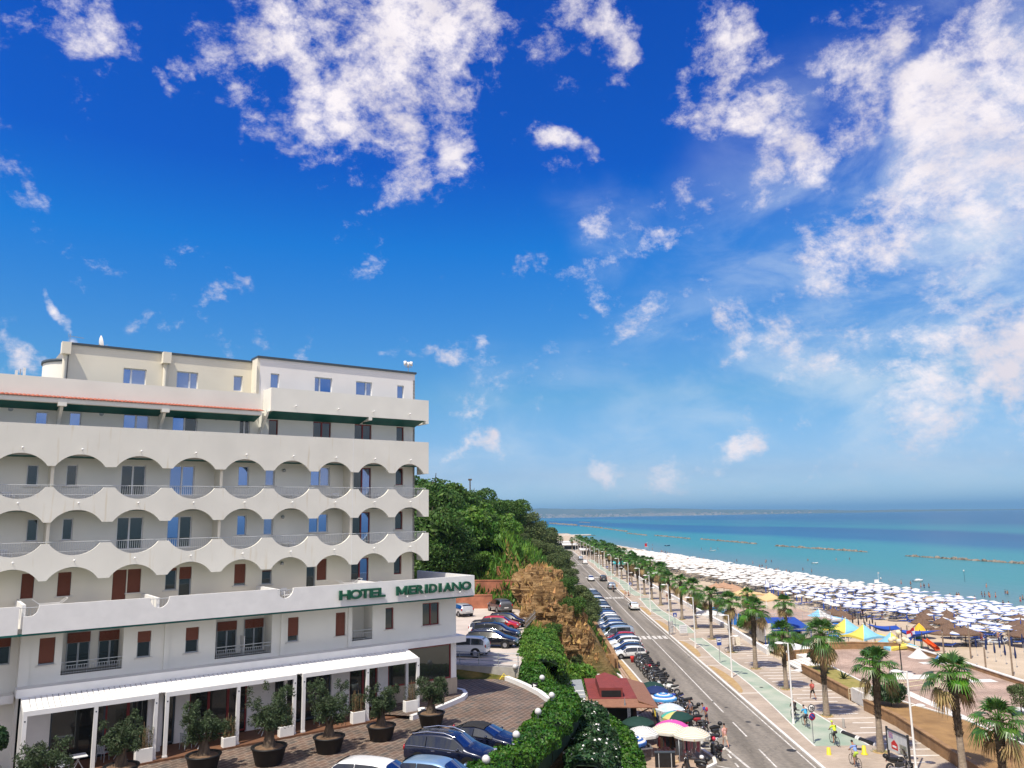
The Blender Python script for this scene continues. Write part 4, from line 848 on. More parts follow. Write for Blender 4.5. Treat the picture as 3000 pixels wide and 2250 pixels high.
# ================================================================= foliage builders
RG = np.random.default_rng(11)
def leaf_quads(P, N_, size, rg=RG, aspect=.55, jit=.9, droop=0.0):
    """flat leaf cards at points P, roughly facing N_ with random tilt"""
    n = len(P); Nn = N_ + rg.normal(0, jit, (n,3)); Nn /= np.linalg.norm(Nn, axis=1)[:,None]+1e-9
    A = rg.normal(0,1,(n,3)); A[:,2] -= droop; U = np.cross(Nn, A); U /= np.linalg.norm(U, axis=1)[:,None]+1e-9; V_ = np.cross(Nn, U)
    s = size*rg.uniform(.6,1.35,(n,1)); U = U*s; V_ = V_*s*aspect
    return np.stack([P-U, P-V_*1.0+U*.1, P+U, P+V_*1.0+U*.1], axis=1)
def blob_points(n, lobes, rg=RG, shell=.55):
    """points spread through ellipsoid lobes (cx,cy,cz,rx,ry,rz), denser near their skins; returns points and outward normals"""
    L_ = np.array(lobes, float); w = (L_[:,3]*L_[:,4]*L_[:,5])**(2/3); k = rg.choice(len(L_), n, p=w/w.sum())
    d = rg.normal(0,1,(n,3)); d /= np.linalg.norm(d,axis=1)[:,None]; d[:,2] = np.where(d[:,2] < -.55, -d[:,2], d[:,2])
    r = (shell + (1.05-shell)*rg.random(n)**.6)[:,None]
    return L_[k,:3] + d*L_[k,3:]*r, d
def crown_mesh(name, lobes, n, size, m, rg=RG, aspect=.55, jit=.8, core=True, droop=0, shell=.5):
    P, N_ = blob_points(n, lobes, rg, shell); Q = leaf_quads(P, N_, size, rg, aspect, jit, droop); mi = np.zeros(len(Q), int)
    me = quads_mesh(name, Q, [m])
    return me
def dark_core(lobes, k=.62):
    mb = MB()
    for l in lobes: mb.sphere(l[:3], 1, 8, 0, (l[3]*k,l[4]*k,l[5]*k))
    return mb
def rand_lobes(rg, R_, H, n, z0=0.0, flat=1.0):
    out = [(0,0,z0+H*.5,R_*.72,R_*.72,H*.42)]
    for i in range(n):
        a = rg.uniform(0,6.283); rr = R_*rg.uniform(.35,.75); z = z0+H*rg.uniform(.22,.86); s = R_*rg.uniform(.28,.5)
        out.append((rr*math.cos(a)*(1-.4*abs(z-z0-H*.4)/H), rr*math.sin(a)*(1-.4*abs(z-z0-H*.4)/H), z, s, s, s*rg.uniform(.6,.9)*flat))
    return out
def trunk_mb(H, r, rg, limbs=5, spread=1.2, base=.35):
    mb = MB(); x = y = 0; pts = [(0,0,-.3)]
    for k in range(1,5): x += rg.uniform(-.08,.08)*H*.3; y += rg.uniform(-.08,.08)*H*.3; pts.append((x,y,H*base*k/2.2))
    mb.tube(pts, [r*1.3,r,r*.85,r*.7,r*.5], 8)
    for i in range(limbs):
        a = 6.283*i/limbs+rg.uniform(-.4,.4); p = pts[2+i%3]; e = spread*rg.uniform(.6,1)
        mb.tube([p,(p[0]+math.cos(a)*e*.45,p[1]+math.sin(a)*e*.45,p[2]+H*.16),(p[0]+math.cos(a)*e,p[1]+math.sin(a)*e,p[2]+H*.36)], [r*.5,r*.32,r*.12], 6)
    return mb
# ---- hill trees ------------------------------------------------------------------------------
def tree_kind(name, R_, H, n, size, leaf, seed, trunkr=.16, nl=12, jit=.8, droop=0):
    rg = np.random.default_rng(seed); t = empty(name)
    lobes = rand_lobes(rg, R_, H*.86, nl, H*.14)
    link('crown', crown_mesh('crown', lobes, n, size, leaf, rg, .5, jit, droop=droop), t)
    trunk_mb(H, trunkr, rg, 5, R_*.6).build('trunk', M['bark'], t)
    return t
T_dark = [tree_kind('broad_tree', 2.7, 5.6, 9500, .135, M['leaf_pine'], s) for s in (1,2,3)]
T_bright = [tree_kind('shrub_tree', 2.0, 3.4, 5600, .15, M['leaf_bright'], s, .1) for s in (4,5)]
T_grey = [tree_kind('tamarisk_tree', 2.2, 4.0, 8000, .12, mat('tamarisk_leaf', (.06,.10,.03), .7, .3, .5, island=.5, trans=.25, col2=(.13,.17,.06)), s, .12, 13, .9, 1.5) for s in (6,7)]
HT = []   # picture position of crown top, distance y, kind, scale
def hill_tree(px, py, Y, kind, sc, lab, cat='tree'):
    """crown top seen at px,py when standing at distance Y (metres ahead)"""
    d = ray(px, py); p = EYE + d*(Y/d.y); src = rnd.choice(kind); H = {'broad_tree':5.6,'shrub_tree':3.4,'tamarisk_tree':4.0}[src.name.split('.')[0]]
    z0 = terr(p.x, p.y)-.2; s = max(.45, min(2.2, (p.z-z0)/H)) if sc is None else sc
    used = src.get('used')
    if not used: o = src; src['used'] = True; o.location = (p.x,p.y,z0); o.rotation_euler = (0,0,rnd.uniform(0,6.28)); o.scale = (s*rnd.uniform(.95,1.15),)*2+(s,)
    else: o = dup(src, (p.x,p.y,z0), rnd.uniform(0,6.28), scale=(s*rnd.uniform(.95,1.2),s*rnd.uniform(.95,1.2),s))
    o['label'] = lab; o['category'] = cat; HT.append(o); return o
DK, BR, GY = T_dark, T_bright, T_grey
G1 = 'dark trees on the hill behind the hotel'
for i,(px,py,Y,k,s) in enumerate([(1228,1395,116,DK,None),(1275,1388,121,DK,None),(1330,1418,124,DK,None),(1385,1428,130,DK,None),(1240,1480,110,DK,None),(1310,1500,113,DK,None),(1235,1575,107.5,DK,None),(1295,1585,109,DK,None),(1345,1560,112,DK,None),(1445,1452,140,DK,None),(1500,1462,152,DK,None),(1420,1500,126,DK,None),(1365,1640,110.5,DK,.75),(1240,1650,106.5,DK,.8)]):
    o = hill_tree(px,py,Y,k,s,'dark green bushy tree in the dense wood on the slope right behind the hotel'); o['group'] = G1
for i,(px,py,Y,k,s) in enumerate([(1350,1445,119,BR,None),(1400,1475,128,BR,None),(1430,1535,120,BR,None),(1375,1505,118,BR,None),(1475,1500,138,BR,None),(1410,1580,113,BR,.9),(1460,1570,120,BR,.9),(1500,1560,128,BR,.9),(1330,1470,117,BR,None)]):
    o = hill_tree(px,py,Y,k,s,'light green shrubby tree among the darker crowns on the hill'); o['group'] = 'light green shrubs on the hill'
for i,(px,py,Y,k,s) in enumerate([(1545,1500,165,GY,None),(1575,1525,180,GY,None),(1600,1545,200,GY,None),(1530,1560,142,GY,None),(1565,1580,150,GY,None),(1605,1590,172,GY,None),(1635,1600,214,GY,None),(1645,1625,195,GY,None),(1618,1640,160,GY,None),(1590,1650,138,GY,.9),(1660,1650,172,GY,.9),(1625,1690,132,GY,.8),(1665,1690,142,GY,.9),(1700,1690,150,GY,1.0),(1712,1720,138,GY,1.0),(1690,1745,124,GY,.9),(1722,1770,124,GY,.95),(1705,1820,113,GY,.8),(1725,1850,111,GY,.7),(1650,1615,240,GY,1.1),(1640,1580,290,GY,1.3),(1632,1566,340,GY,1.5)]):
    o = hill_tree(px,py,Y,k,s,'grey green feathery tree on the steep bank above the parked cars'); o['group'] = 'feathery trees on the bank above the road'
def hit(px, py):
    dd = ray(px, py); t = 40
    while t < 400:
        p = EYE + dd*t
        if p.z < terr(p.x, p.y): return p
        t += .15
    return p
for i,(px,py,Y,k,s,lab) in enumerate([(1622,1850,95,DK,.42,'dark bush clinging to the middle of the yellow cliff'),(1655,1870,93,DK,.40,'dark bush on the cliff just right of another dark bush'),(1540,1715,101,BR,.5,'green bush on top of the yellow rock beside the red walls'),(1455,1762,105,GY,.42,'dark climber against the red wall beside the grey parked car'),(1690,1920,93,GY,.4,'green bush low on the cliff near the corner of the tan wall'),(1600,1745,100,GY,.45,'dry green bush on the crest of the yellow rock'),(1640,1780,98,DK,.5,'dark bush high on the right shoulder of the cliff'),(1680,1800,101,DK,.62,'dark shrub on the cliff edge above the parked cars'),(1660,1735,108,DK,.6,'dark shrub at the top right of the yellow cliff')]):
    hp = hit(px,py+25); o = hill_tree(px,py,hp.y,k,s,lab,'bush'); o.location = (hp.x,hp.y,hp.z-.5)
for src in T_dark+T_bright+T_grey:
    if not src.get('used'): hill_tree(1300,1540,112,[src],None,'dark green bushy tree in the dense wood on the slope right behind the hotel')['group'] = G1
    if 'used' in src: pass
for o in bpy.data.objects:
    if 'used' in o: del o['used']
# reeds, grass and dry scrub cover on the hillside: nobody could count it
def cover(name, n, test, size, leaf, label, cat, up=1.0, seed=3, hgt=.5, box=(-30,16,62,260), aspect=.16, jit=.35):
    rg = np.random.default_rng(seed); P = []; tries = 0
    while len(P) < n and tries < n*40:
        tries += 1; y = box[2]+(box[3]-box[2])*rg.random()**1.5; x = rg.uniform(box[0], box[1])
        z = terr(x,y)
        if test(x,y,z): P.append((x,y,z))
    P = np.array(P); N_ = np.tile([0,-.6,.35],(len(P),1)); n_ = len(P)
    d = rg.normal(0,.35,(n_,3)); d[:,2] = up; d /= np.linalg.norm(d,axis=1)[:,None]; h = hgt*rg.uniform(.5,1.4,(n_,1)); w = size*rg.uniform(.6,1.3,(n_,1))
    s = np.cross(d, rg.normal(0,1,(n_,3))); s /= np.linalg.norm(s,axis=1)[:,None]; s *= w
    tip = P + d*h + rg.normal(0,.12,(n_,3))*h; mid = P + d*h*.55
    Q = np.stack([P-s*.5, mid-s, tip, mid+s], axis=1)
    return tag(link(name, quads_mesh(name, Q, [leaf])), label, cat, kind='stuff')
def on_hill(x,y,z): return z > .8 and bay(y)-x > .6
cover('hill_reeds', 42000, lambda x,y,z: on_hill(x,y,z) and y > 104.5 and z > 6 and (bay(y)-x) > 9, .13, M['leaf_bright'], 'bright green cane and grass covering the hillside', 'undergrowth', hgt=1.1, seed=5, box=(-32,14,104,230))
cover('bank_scrub', 16000, lambda x,y,z: on_hill(x,y,z) and y > 100 and (bay(y)-x) < 12 and fnoise(x*.9,y*.9) > -.35, .12, M['leaf_pine'], 'dark scrub covering the steep bank above the road', 'undergrowth', hgt=.8, seed=6, box=(-2,18,100,330))
cover('dry_grass', 5200, lambda x,y,z: z > .9 and 86 < y < 110 and 1.2 < x < bay(y)-.4 and (fnoise(x*2.3+5,y*2.3) > .12 or z > 10.3), .05, M['leaf_dry'], 'dry straw coloured grass on the yellow cliff', 'dry grass', hgt=.55, seed=7, box=(1,13,83,112))
cover('bank_grass', 24000, lambda x,y,z: .15 < z < 6.6 and y < 90 and plat_edge(y)-.4 < x, .06, M['leaf_bright'], 'green grass and weeds on the bank below the parking', 'grass', hgt=.45, seed=8, box=(0,9,62,90))
# ---- hedges ------------------------------------------------------------------------------------
def hedge(name, path, w, h, z0, n, size, leaf, label, seed, cat='hedge', flowers=0, fl_z=0, round_=.35):
    """path: plan points with local ground heights; w, h numbers or lists"""
    rg = np.random.default_rng(seed); P = [Vector((p[0],p[1],0)) for p in path]; seg = [(P[i+1]-P[i]).length for i in range(len(P)-1)]; tot = sum(seg)
    g = lambda v,i,t: (v[i]*(1-t)+v[i+1]*t) if hasattr(v,'__len__') else v
    pts = np.zeros((n,3)); nor = np.zeros((n,3))
    for q in range(n):
        u = rg.random()*tot; i = 0
        while i < len(seg)-1 and u > seg[i]: u -= seg[i]; i += 1
        t = u/seg[i]; c = P[i].lerp(P[i+1], min(1,t)); d = (P[i+1]-P[i]).normalized(); s = Vector((-d.y,d.x,0)); W_, H2, Z = g(w,i,t), g(h,i,t), g(z0,i,t)
        a = rg.uniform(-1.0,1.0)*1.9; e = 1.0-.13*rg.random()**2
        # superellipse section, from one foot over the top to the other
        cx, cz = math.sin(a), math.cos(a); k = (abs(cx)**4+abs(cz)**4)**-.25
        lump = 1+.10*math.sin(c.x*1.9+c.y*1.3+a*2)+.07*math.sin(c.x*4.1-c.y*3.7+a*3)
        pts[q] = c + s*(cx*k*W_/2*e*lump) + Vector((0,0,Z+max(.05,(H2*.5+cz*k*H2*.5*e*lump)))); nor[q] = s*cx + Vector((0,0,cz))
    o = empty(name, (0,0,0), 0, label, cat)
    link('foliage', quads_mesh('foliage', leaf_quads(pts, nor, size, rg, .55, .75), [leaf]), o)
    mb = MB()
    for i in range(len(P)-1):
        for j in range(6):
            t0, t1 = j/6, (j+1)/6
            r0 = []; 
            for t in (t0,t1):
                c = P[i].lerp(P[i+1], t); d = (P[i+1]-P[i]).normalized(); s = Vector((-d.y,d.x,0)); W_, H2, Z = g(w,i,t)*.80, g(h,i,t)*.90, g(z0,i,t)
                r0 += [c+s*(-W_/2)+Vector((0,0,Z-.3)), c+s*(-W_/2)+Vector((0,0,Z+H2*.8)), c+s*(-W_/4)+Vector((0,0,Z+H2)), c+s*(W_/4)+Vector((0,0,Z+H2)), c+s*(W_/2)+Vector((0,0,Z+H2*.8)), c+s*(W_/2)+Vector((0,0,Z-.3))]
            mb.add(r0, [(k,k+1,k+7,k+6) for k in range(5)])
    mb.build('inner_body', M['dark_core'], o)  # solid dark green body inside the shell of leaf cards
    if flowers:
        k = rg.choice(n, flowers, replace=False); Q = leaf_quads(pts[k]+nor[k]*.10, nor[k], .075, rg, .9, .4); Q2 = np.concatenate([Q, leaf_quads(pts[k]+nor[k]*.10+rg.normal(0,.09,(flowers,3)), nor[k], .07, rg, .9, .5)])
        link('blossom', quads_mesh('blossom', Q2, [M['flower_white']]), o)
    return o
# ================================================================= left bank: walls, hedges, pots, court furniture
def single(name, mb, m, label, cat, loc=None, rz=0, group=None): return tag(mb.build(name, m, None, loc, rz), label, cat, group)
def retaining(path, z0, z1, lab):
    t = empty('retaining_wall', (path[0][0],path[0][1],z0), 0, lab, 'wall'); k = Vector(t.location)
    P = [(x-k.x,y-k.y) for x,y in path]
    MB().wall(P, -.5, z1-z0, .4).build('wall_face', M['red_wall'], t); MB().wall(P, z1-z0, z1-z0+.12, .5).build('coping', M['red_wall'], t)
retaining([(-30,104.2),(-7.6,104.2),(-3.0,103.9)], 6.5, 8.1, 'lowest red brick coloured retaining wall behind the silver car')
retaining([(-26,107.2),(-5,107.0),(.2,106.2),(1.6,105.0)], 8.0, 9.7, 'middle red retaining wall between two other tiers')
retaining([(-2.5,110.2),(4.2,109.6)], 9.6, 11.2, 'highest red retaining wall under the green slope')
t = empty('tan_stone_wall', (12.0,97.5,0), 0, 'tan stone wall along the foot of the cliff behind parked cars', 'wall')
MB().wall([(-.2,0),(.1,6),(.35,22),(1.1,50)], -.1, 1.05, .45).build('wall_face', M['tan_stone'], t); MB().wall([(-.2,0),(.1,6),(.35,22),(1.1,50)], 1.05, 1.15, .55).build('coping', M['tan_stone'], t)
MB().wall([(-3.6,-.3),(-.45,-.3)], -.1, 1.75, .5).build('end_block', M['tan_stone'], t)
t = empty('parking_wall', (-4.3,65.2,5.7), 0, 'dark concrete wall below the steel railing of the upper parking', 'wall')
MB().wall([(-9,1.9),(0,0),(4.5,-1.5)], -.3, .78, .3).build('wall_face', M['concrete'], t)
t = empty('steel_railing', (-9.2,67.0,6.5), 0, 'long steel railing with four bars at the edge of the upper parking', 'railing')
for z in (.12,.40,.68,.98): MB().tube([(0,0,z),(4.9,-1.85,z),(9.4,-3.35,z)], .028, 6).build('bar', M['steel'], t)
for k in range(7):
    x = k*1.55; y = -.378*x if x < 4.9 else -1.85-(x-4.9)*.333; MB().cyl((x,y,-.05),(x,y,1.0), .03, n=8).build('post', M['steel'], t)
t = empty('picket_fence', (1.0,83.9,6.4), 0, 'weathered grey picket fence between parking and yellow cliff', 'fence')
for z in (.35,.8): MB().wall([(0,0),(2.0,13.7)], z, z+.08, .05).build('rail', M['concrete'], t)
for k in range(26): x, y = 2.0*k/25, 13.7*k/25; MB().obox((x-.05,y,.5+.1*math.sin(k)), (.09,.12,1.25), rx=.05*math.sin(k*3)).build('picket', mat('weathered_wood', (.16,.125,.09), .9, .3, 6), t)
def court_lamp(x, y, z, h, lab):
    t = empty('garden_lamp', (x,y,z), 0, lab, 'lamp', 'white globe lamps along the hedge')
    MB().cyl((0,0,-.4),(0,0,h-.1), .035, n=8).build('post', M['steel'], t); MB().sphere((0,0,h+.05), .2, 14).build('globe', mat('opal_globe', (.62,.60,.60), .35, .03), t); MB().tube([(0,0,h-.15),(.16,-.05,h-.1),(.2,-.06,h+.1)], .025, 6).build('bracket', M['steel'], t)
for (x,y,z,h),l in zip([(-1.55,39.8,5.6,1.0),(-.1,44.0,5.6,1.0),(1.2,48.9,5.6,1.0),(2.2,53.1,5.6,1.0),(1.8,59.5,4.7,1.75),(-.15,63.6,5.6,.9)],
    ['globe lamp at the hedge beside the bonnet of the dark estate car','globe lamp on the hedge just past the bonnet of the dark convertible','globe lamp at the hedge where the paved court narrows','globe lamp at the hedge right at the end of the white court kerb','tall globe lamp rising from the hedge beside the small sign','globe lamp at the end of the steel railing']): court_lamp(x,y,z,h,l)
t = empty('sign_board', (1.25,58.8,5.3), 0, 'small arrow sign with white plate at the hedge by the tall globe lamp', 'sign')
MB().cyl((0,0,-.6),(0,0,1.0), .025, n=6).build('post', M['steel'], t); MB().box(-.2,.2,-.06,-.03,.25,.6).build('plate', M['white_paint'], t)
MB().box(-.22,.22,-.06,-.03,.64,1.02).build('arrow_plate', M['black'], t).data; MB().extr([(-.12,-.065,.72),(.14,-.065,.83),(-.12,-.065,.94)], (0,.004,0)).build('arrow', M['white_paint'], t)
t = empty('parking_barrier', (-1.0,63.2,5.7), .3, 'small yellow folding parking barrier on the court kerb', 'barrier')
yl = mat('yellow_paint', (.70,.55,.03), .5, .05); MB().tube([(-.35,0,.02),(0,.1,.42),(.35,0,.02)], .035, 8).build('hoop', yl, t); MB().tube([(-.2,0,.2),(.42,-.1,.25)], .03, 8).build('arm', yl, t)
# ---- hedges
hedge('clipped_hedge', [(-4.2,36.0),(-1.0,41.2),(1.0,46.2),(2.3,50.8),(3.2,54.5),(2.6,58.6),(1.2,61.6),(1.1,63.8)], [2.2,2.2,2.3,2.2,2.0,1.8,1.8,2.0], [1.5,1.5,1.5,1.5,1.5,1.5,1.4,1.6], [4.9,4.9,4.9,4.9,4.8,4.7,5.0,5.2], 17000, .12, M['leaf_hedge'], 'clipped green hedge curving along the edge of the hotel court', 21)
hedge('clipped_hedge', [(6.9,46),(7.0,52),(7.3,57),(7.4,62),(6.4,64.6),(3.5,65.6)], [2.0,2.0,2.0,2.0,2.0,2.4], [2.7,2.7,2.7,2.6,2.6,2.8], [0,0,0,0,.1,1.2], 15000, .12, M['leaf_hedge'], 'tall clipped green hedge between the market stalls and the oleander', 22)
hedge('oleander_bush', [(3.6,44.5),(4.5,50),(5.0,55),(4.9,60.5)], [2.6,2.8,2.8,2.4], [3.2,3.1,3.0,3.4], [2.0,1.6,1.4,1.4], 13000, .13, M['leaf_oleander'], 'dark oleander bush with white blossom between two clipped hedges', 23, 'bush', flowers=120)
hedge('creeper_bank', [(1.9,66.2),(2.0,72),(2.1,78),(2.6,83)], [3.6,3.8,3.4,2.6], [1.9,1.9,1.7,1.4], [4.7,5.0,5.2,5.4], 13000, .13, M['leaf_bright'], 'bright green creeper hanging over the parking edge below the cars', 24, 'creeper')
def plant(name, loc, rad, hgt, n, leaf, label, cat='plant', size=.13, seed=1, aspect=.4, droop=0):
    rg = np.random.default_rng(seed); t = empty(name, loc, rnd.uniform(0,6), label, cat)
    lob = rand_lobes(rg, rad, hgt, 7, 0); link('foliage', crown_mesh('foliage', lob, n, size, leaf, rg, aspect, .8, droop=droop), t); trunk_mb(hgt*.8, .05, rg, 4, rad*.5).build('stem', M['bark'], t); return t
plant('banana_plant', (7.2,88.6,.4), 1.8, 1.9, 900, M['leaf_bright'], 'broad leaved green plants at the foot of the cliff behind the kiosk', size=.35, seed=31, aspect=.25)
plant('shrub', (5.2,80.0,.3), 2.0, 2.6, 3000, M['leaf_bright'], 'bright green shrub behind the grey awning of the kiosk', size=.12, seed=32)
plant('shrub', (3.6,72.0,2.0), 1.6, 3.0, 3000, M['leaf_pine'], 'dark feathery shrub touching the grey awning of the kiosk', size=.14, seed=33)
# ---- big potted olive trees
def olive(x, y, lab, s=1.0, R_=1.0, H=1.9, seed=1):
    rg = np.random.default_rng(seed+40); t = empty('potted_olive_tree', (x,y,5.7), rnd.uniform(0,6), lab, 'potted tree', 'olive trees in black pots')
    pot = MB().lathe([(.01,0),(.62,0),(.66,.05),(.84,.78),(.90,.80),(.90,.86),(.80,.86),(.78,.80),(.01,.80)], n=28).build('pot', M['black'], t); MB().lathe([(.78,.79),(.4,.84),(.01,.86)], n=20).build('soil', M['soil'], t)
    mb = MB(); 
    for k in range(5):
        a = 6.283*k/5+rg.uniform(-.3,.3); mb.tube([(.22*math.cos(a),.22*math.sin(a),.75),(.15*math.cos(a+.5),.15*math.sin(a+.5),1.15),(.12*math.cos(a+1),.12*math.sin(a+1),1.5),(.45*math.cos(a+1.2),.45*math.sin(a+1.2),2.0)], [.16,.13,.10,.03], 7)
    mb.lathe([(.34,.75),(.24,1.0),(.2,1.3),(.12,1.5)], n=9); mb.build('trunk', M['bark'], t)
    lob = rand_lobes(rg, R_*.92, H*.85, 14, 1.15)+[(R_*rg.uniform(.5,1.15)*math.cos(a_),R_*rg.uniform(.5,1.1)*math.sin(a_),1.15+H*rg.uniform(.35,1.12),.22,.22,.38) for a_ in rg.uniform(0,6.283,22)]; link('crown', crown_mesh('crown', lob, 6200, .085, M['leaf_olive'], rg, .26, .9, shell=.15), t); s *= .93; t.scale = (s,s,s); return t
olive(-5.2,49.8,'potted olive tree standing alone by the corner pavement',1.0,.92,1.65,1); olive(-7.75,47.1,'potted olive tree in front of the white planter near the corner table',1.0,.98,1.75,2); olive(-10.2,44.9,'potted olive tree in front of the gap between two pergolas',1.03,1.15,2.1,3)
olive(-12.85,43.0,'potted olive tree with a spreading crown before the middle pergola',1.1,1.15,2.15,4); olive(-15.8,41.9,'potted olive tree in front of the second pergola from the left post',1.05,1.1,1.8,5); olive(-19.2,40.4,'potted olive tree in deep shade before the left pergola',1.0,1.05,1.8,6); olive(-21.6,37.9,'low bushy potted olive at the left corner of the court',1.0,1.25,1.2,7)
t = empty('potted_shrub', hw(-24.6,-3.2,5.7), 0, 'round topped shrub in a tall cream pot left of the pergolas', 'potted plant')
MB().lathe([(.01,0),(.42,0),(.55,.8),(.62,.85),(.62,1.0),(.52,1.0),(.5,.9),(.01,.9)], n=24).build('pot', mat('cream_pot', (.55,.50,.42), .7, .05), t); rg = np.random.default_rng(77); link('crown', crown_mesh('crown', [(0,0,2.2,.8,.8,.75)], 3000, .1, M['leaf_oleander'], rg), t); MB().cyl((0,0,.85),(0,0,1.8), .06, n=8).build('stem', M['bark'], t)
# ---- white planters with canes
def cane_planter(lx, w, h, lab, seed):
    rg = np.random.default_rng(seed); t = empty('planter_box', hw(lx,-3.5,5.81), HRZ, lab, 'planter', 'white planters with canes under the pergolas')
    MB().bev(-w/2,w/2,-.2,.2,0,h,.02).build('planter', M['white_paint'], t); MB().box(-w/2+.05,w/2-.05,-.15,.15,h,h+.01).build('soil', M['soil'], t)
    mb = MB()
    for k in range(16):
        x = rg.uniform(-w/2+.08,w/2-.08); y = rg.uniform(-.12,.12); q = rg.uniform(.7,1.25); mb.tube([(x,y,h),(x+rg.uniform(-.12,.12),y+rg.uniform(-.1,.1),h+q)], [.015,.008], 5)
    mb.build('canes', mat('dry_cane', (.30,.20,.10), .8, .3, 4), t); P = rg.uniform(-1,1,(500,3))*np.array([w/2,.2,.5])+np.array([0,0,h+.5]); link('foliage', quads_mesh('foliage', leaf_quads(P, rg.normal(0,1,(500,3)), .07, rg, .15, .5), [M['leaf_olive']]), t)
for a in [(-17.75,.85,.68,'white planter by the right post of the left pergola',51),(-13.4,.7,.5,'white planter by the middle post of the middle pergola',52),(-10.15,.85,.55,'white planter by the right post of the middle pergola',53),(-5.65,.85,.66,'white planter by the middle post of the pergola beside the corner window',54),(-2.0,.9,.78,'white planter by the last pergola post before the corner window',55)]: cane_planter(*a)
# ---- tables and chairs
def cafe_table(lx, ly, lab, src=[None]):
    t = empty('cafe_table', hw(lx,ly,5.81), HRZ, lab, 'table', 'grey square tables under the pergolas')
    MB().bev(-.38,.38,-.38,.38,.70,.74,.01).build('tabletop', M['white_frame'], t)
    for s in (-1,1): MB().tube([(-.28*s,-.28,0),(.1*s,0,.70)], .022, 6).build('leg', M['rail'], t); MB().tube([(-.28*s,.28,0),(.1*s,0,.70)], .022, 6).build('leg', M['rail'], t)
def chair(loc, rz, m, lab, group, name='plastic_chair'):
    t = empty(name, loc, rz, lab, 'chair', group); mm = M[m]
    MB().bev(-.23,.23,-.22,.22,.42,.46,.02).build('seat', mm, t)
    b = MB()
    for k in range(5): b.box(-.2+.09*k,-.2+.09*k+.05,.2,.225,.47,.80)
    b.box(-.23,.23,.195,.23,.80,.86); b.build('backrest', mm, t)
    for x in (-.2,.2):
        for y in (-.19,.2): MB().cyl((x,y,.43),(x*1.12,y*1.15,0), .02,.016, 6).build('leg', mm, t)
        MB().tube([(x*1.1,.2,.68),(x*1.15,-.16,.66),(x*1.12,-.2,.44)], .018, 6).build('armrest', mm, t)
    return t
for a in [(-3.1,-2.0,'grey table beside the corner window under the right pergola'),(-6.9,-2.6,'grey table under the right pergola, far from the window'),(-11.0,-2.4,'grey table under the middle pergola near its right post'),(-14.6,-2.7,'grey table under the middle pergola near its left half'),(-18.6,-2.3,'grey table deep under the left pergola by its right post'),(-20.7,-3.0,'grey table at the front of the left pergola by its middle post'),(-22.0,-2.2,'grey table at the back corner of the left pergola')]: cafe_table(*a)
for lx,ly,rz in [(-3.9,-1.7,2.2),(-7.6,-2.3,2.0),(-10.2,-2.0,4.3),(-15.4,-2.5,2.0),(-19.4,-2.0,2.4),(-21.4,-3.2,2.1),(-22.6,-2.9,1.2)]: chair(hw(lx,ly,5.81), HRZ+rz, 'grey_frame', 'grey slatted chair at a table under the pergolas', 'grey chairs under the pergolas', 'cafe_chair')
# furniture on the balconies and terraces
for lx,ly,z,rz in [(-14.1,.6,12.88,.4),(-13.2,.7,12.88,2.6),(-19.4,.6,12.88,.2),(-20.6,.8,12.88,3.0),(-8.9,.5,12.88,.3),(-1.9,.8,12.88,.5),(-.8,.9,12.88,2.5),(-22.7,-.4,10.2,.2)]:
    chair(hw(lx,ly,z), HRZ+rz, 'white_paint', 'white plastic armchair on the hotel terrace behind the long parapet' if z > 11 else 'white plastic armchair behind the rail of the leftmost recessed balcony', 'white armchairs on the terrace' if z > 11 else None)
for lx,z,rz in [(-22.0,18.95,.6),(-19.9,18.95,2.2),(-16.9,18.95,.4),(-9.6,18.95,.3),(-8.0,18.95,2.3),(-6.6,18.95,.2),(-5.3,18.95,2.4),(-2.2,18.95,2.2),(-.6,18.95,.4),(-24.3,15.88,.4),(-8.3,15.88,2.4),(-9.5,15.88,.3),(-.4,15.88,.3),(-24.4,18.95,.3)]:
    chair(hw(lx,.95,z), HRZ+rz, 'white_frame', 'pale plastic armchair on a balcony behind the scalloped parapets', 'pale armchairs on the scalloped balconies')
def round_table(loc, lab, g):
    t = empty('balcony_table', loc, 0, lab, 'table', g); MB().lathe([(.01,.70),(.42,.70),(.43,.72),(.42,.74),(.01,.74)], n=20).build('tabletop', M['white_paint'], t)
    for a in (.8,2.37,3.94,5.5): MB().cyl((.2*math.cos(a),.2*math.sin(a),.7),(.32*math.cos(a),.32*math.sin(a),0), .02, n=6).build('leg', M['white_paint'], t)
for lx,z in [(-13.6,12.88),(-20.0,12.88),(-9.7,12.88),(-1.35,12.88)]: round_table(hw(lx,.7,z), 'round white plastic table on the hotel terrace', 'round tables on the terrace')
for lx,z in [(-8.8,18.95),(-5.9,18.95),(-1.4,18.95),(-22.9,18.95),(-8.9,15.88)]: round_table(hw(lx,.95,z), 'round pale table on a scalloped balcony', 'round tables on the scalloped balconies')
for lx,lab in [(-22.2,'white folding clothes airer on the terrace near the left shutters'),(-5.0,'white folding clothes airer on the terrace by the divider wall')]:
    t = empty('clothes_airer', hw(lx,-.6,12.88), HRZ, lab, 'clothes airer')
    for y in (-.3,.3): MB().tube([(-.5,y,1.0),(.25,y,0)], .014, 5).build('leg', M['white_paint'], t); MB().tube([(.5,y,1.0),(-.25,y,0)], .014, 5).build('leg', M['white_paint'], t)
    mb = MB(); mb.tube([(-.8,-.3,1.25),(-.5,-.3,1.0),(.5,-.3,1.0),(.8,-.3,1.25),(.8,.3,1.25),(.5,.3,1.0),(-.5,.3,1.0),(-.8,.3,1.25)], .014, 5); mb.build('rack', M['white_paint'], t)
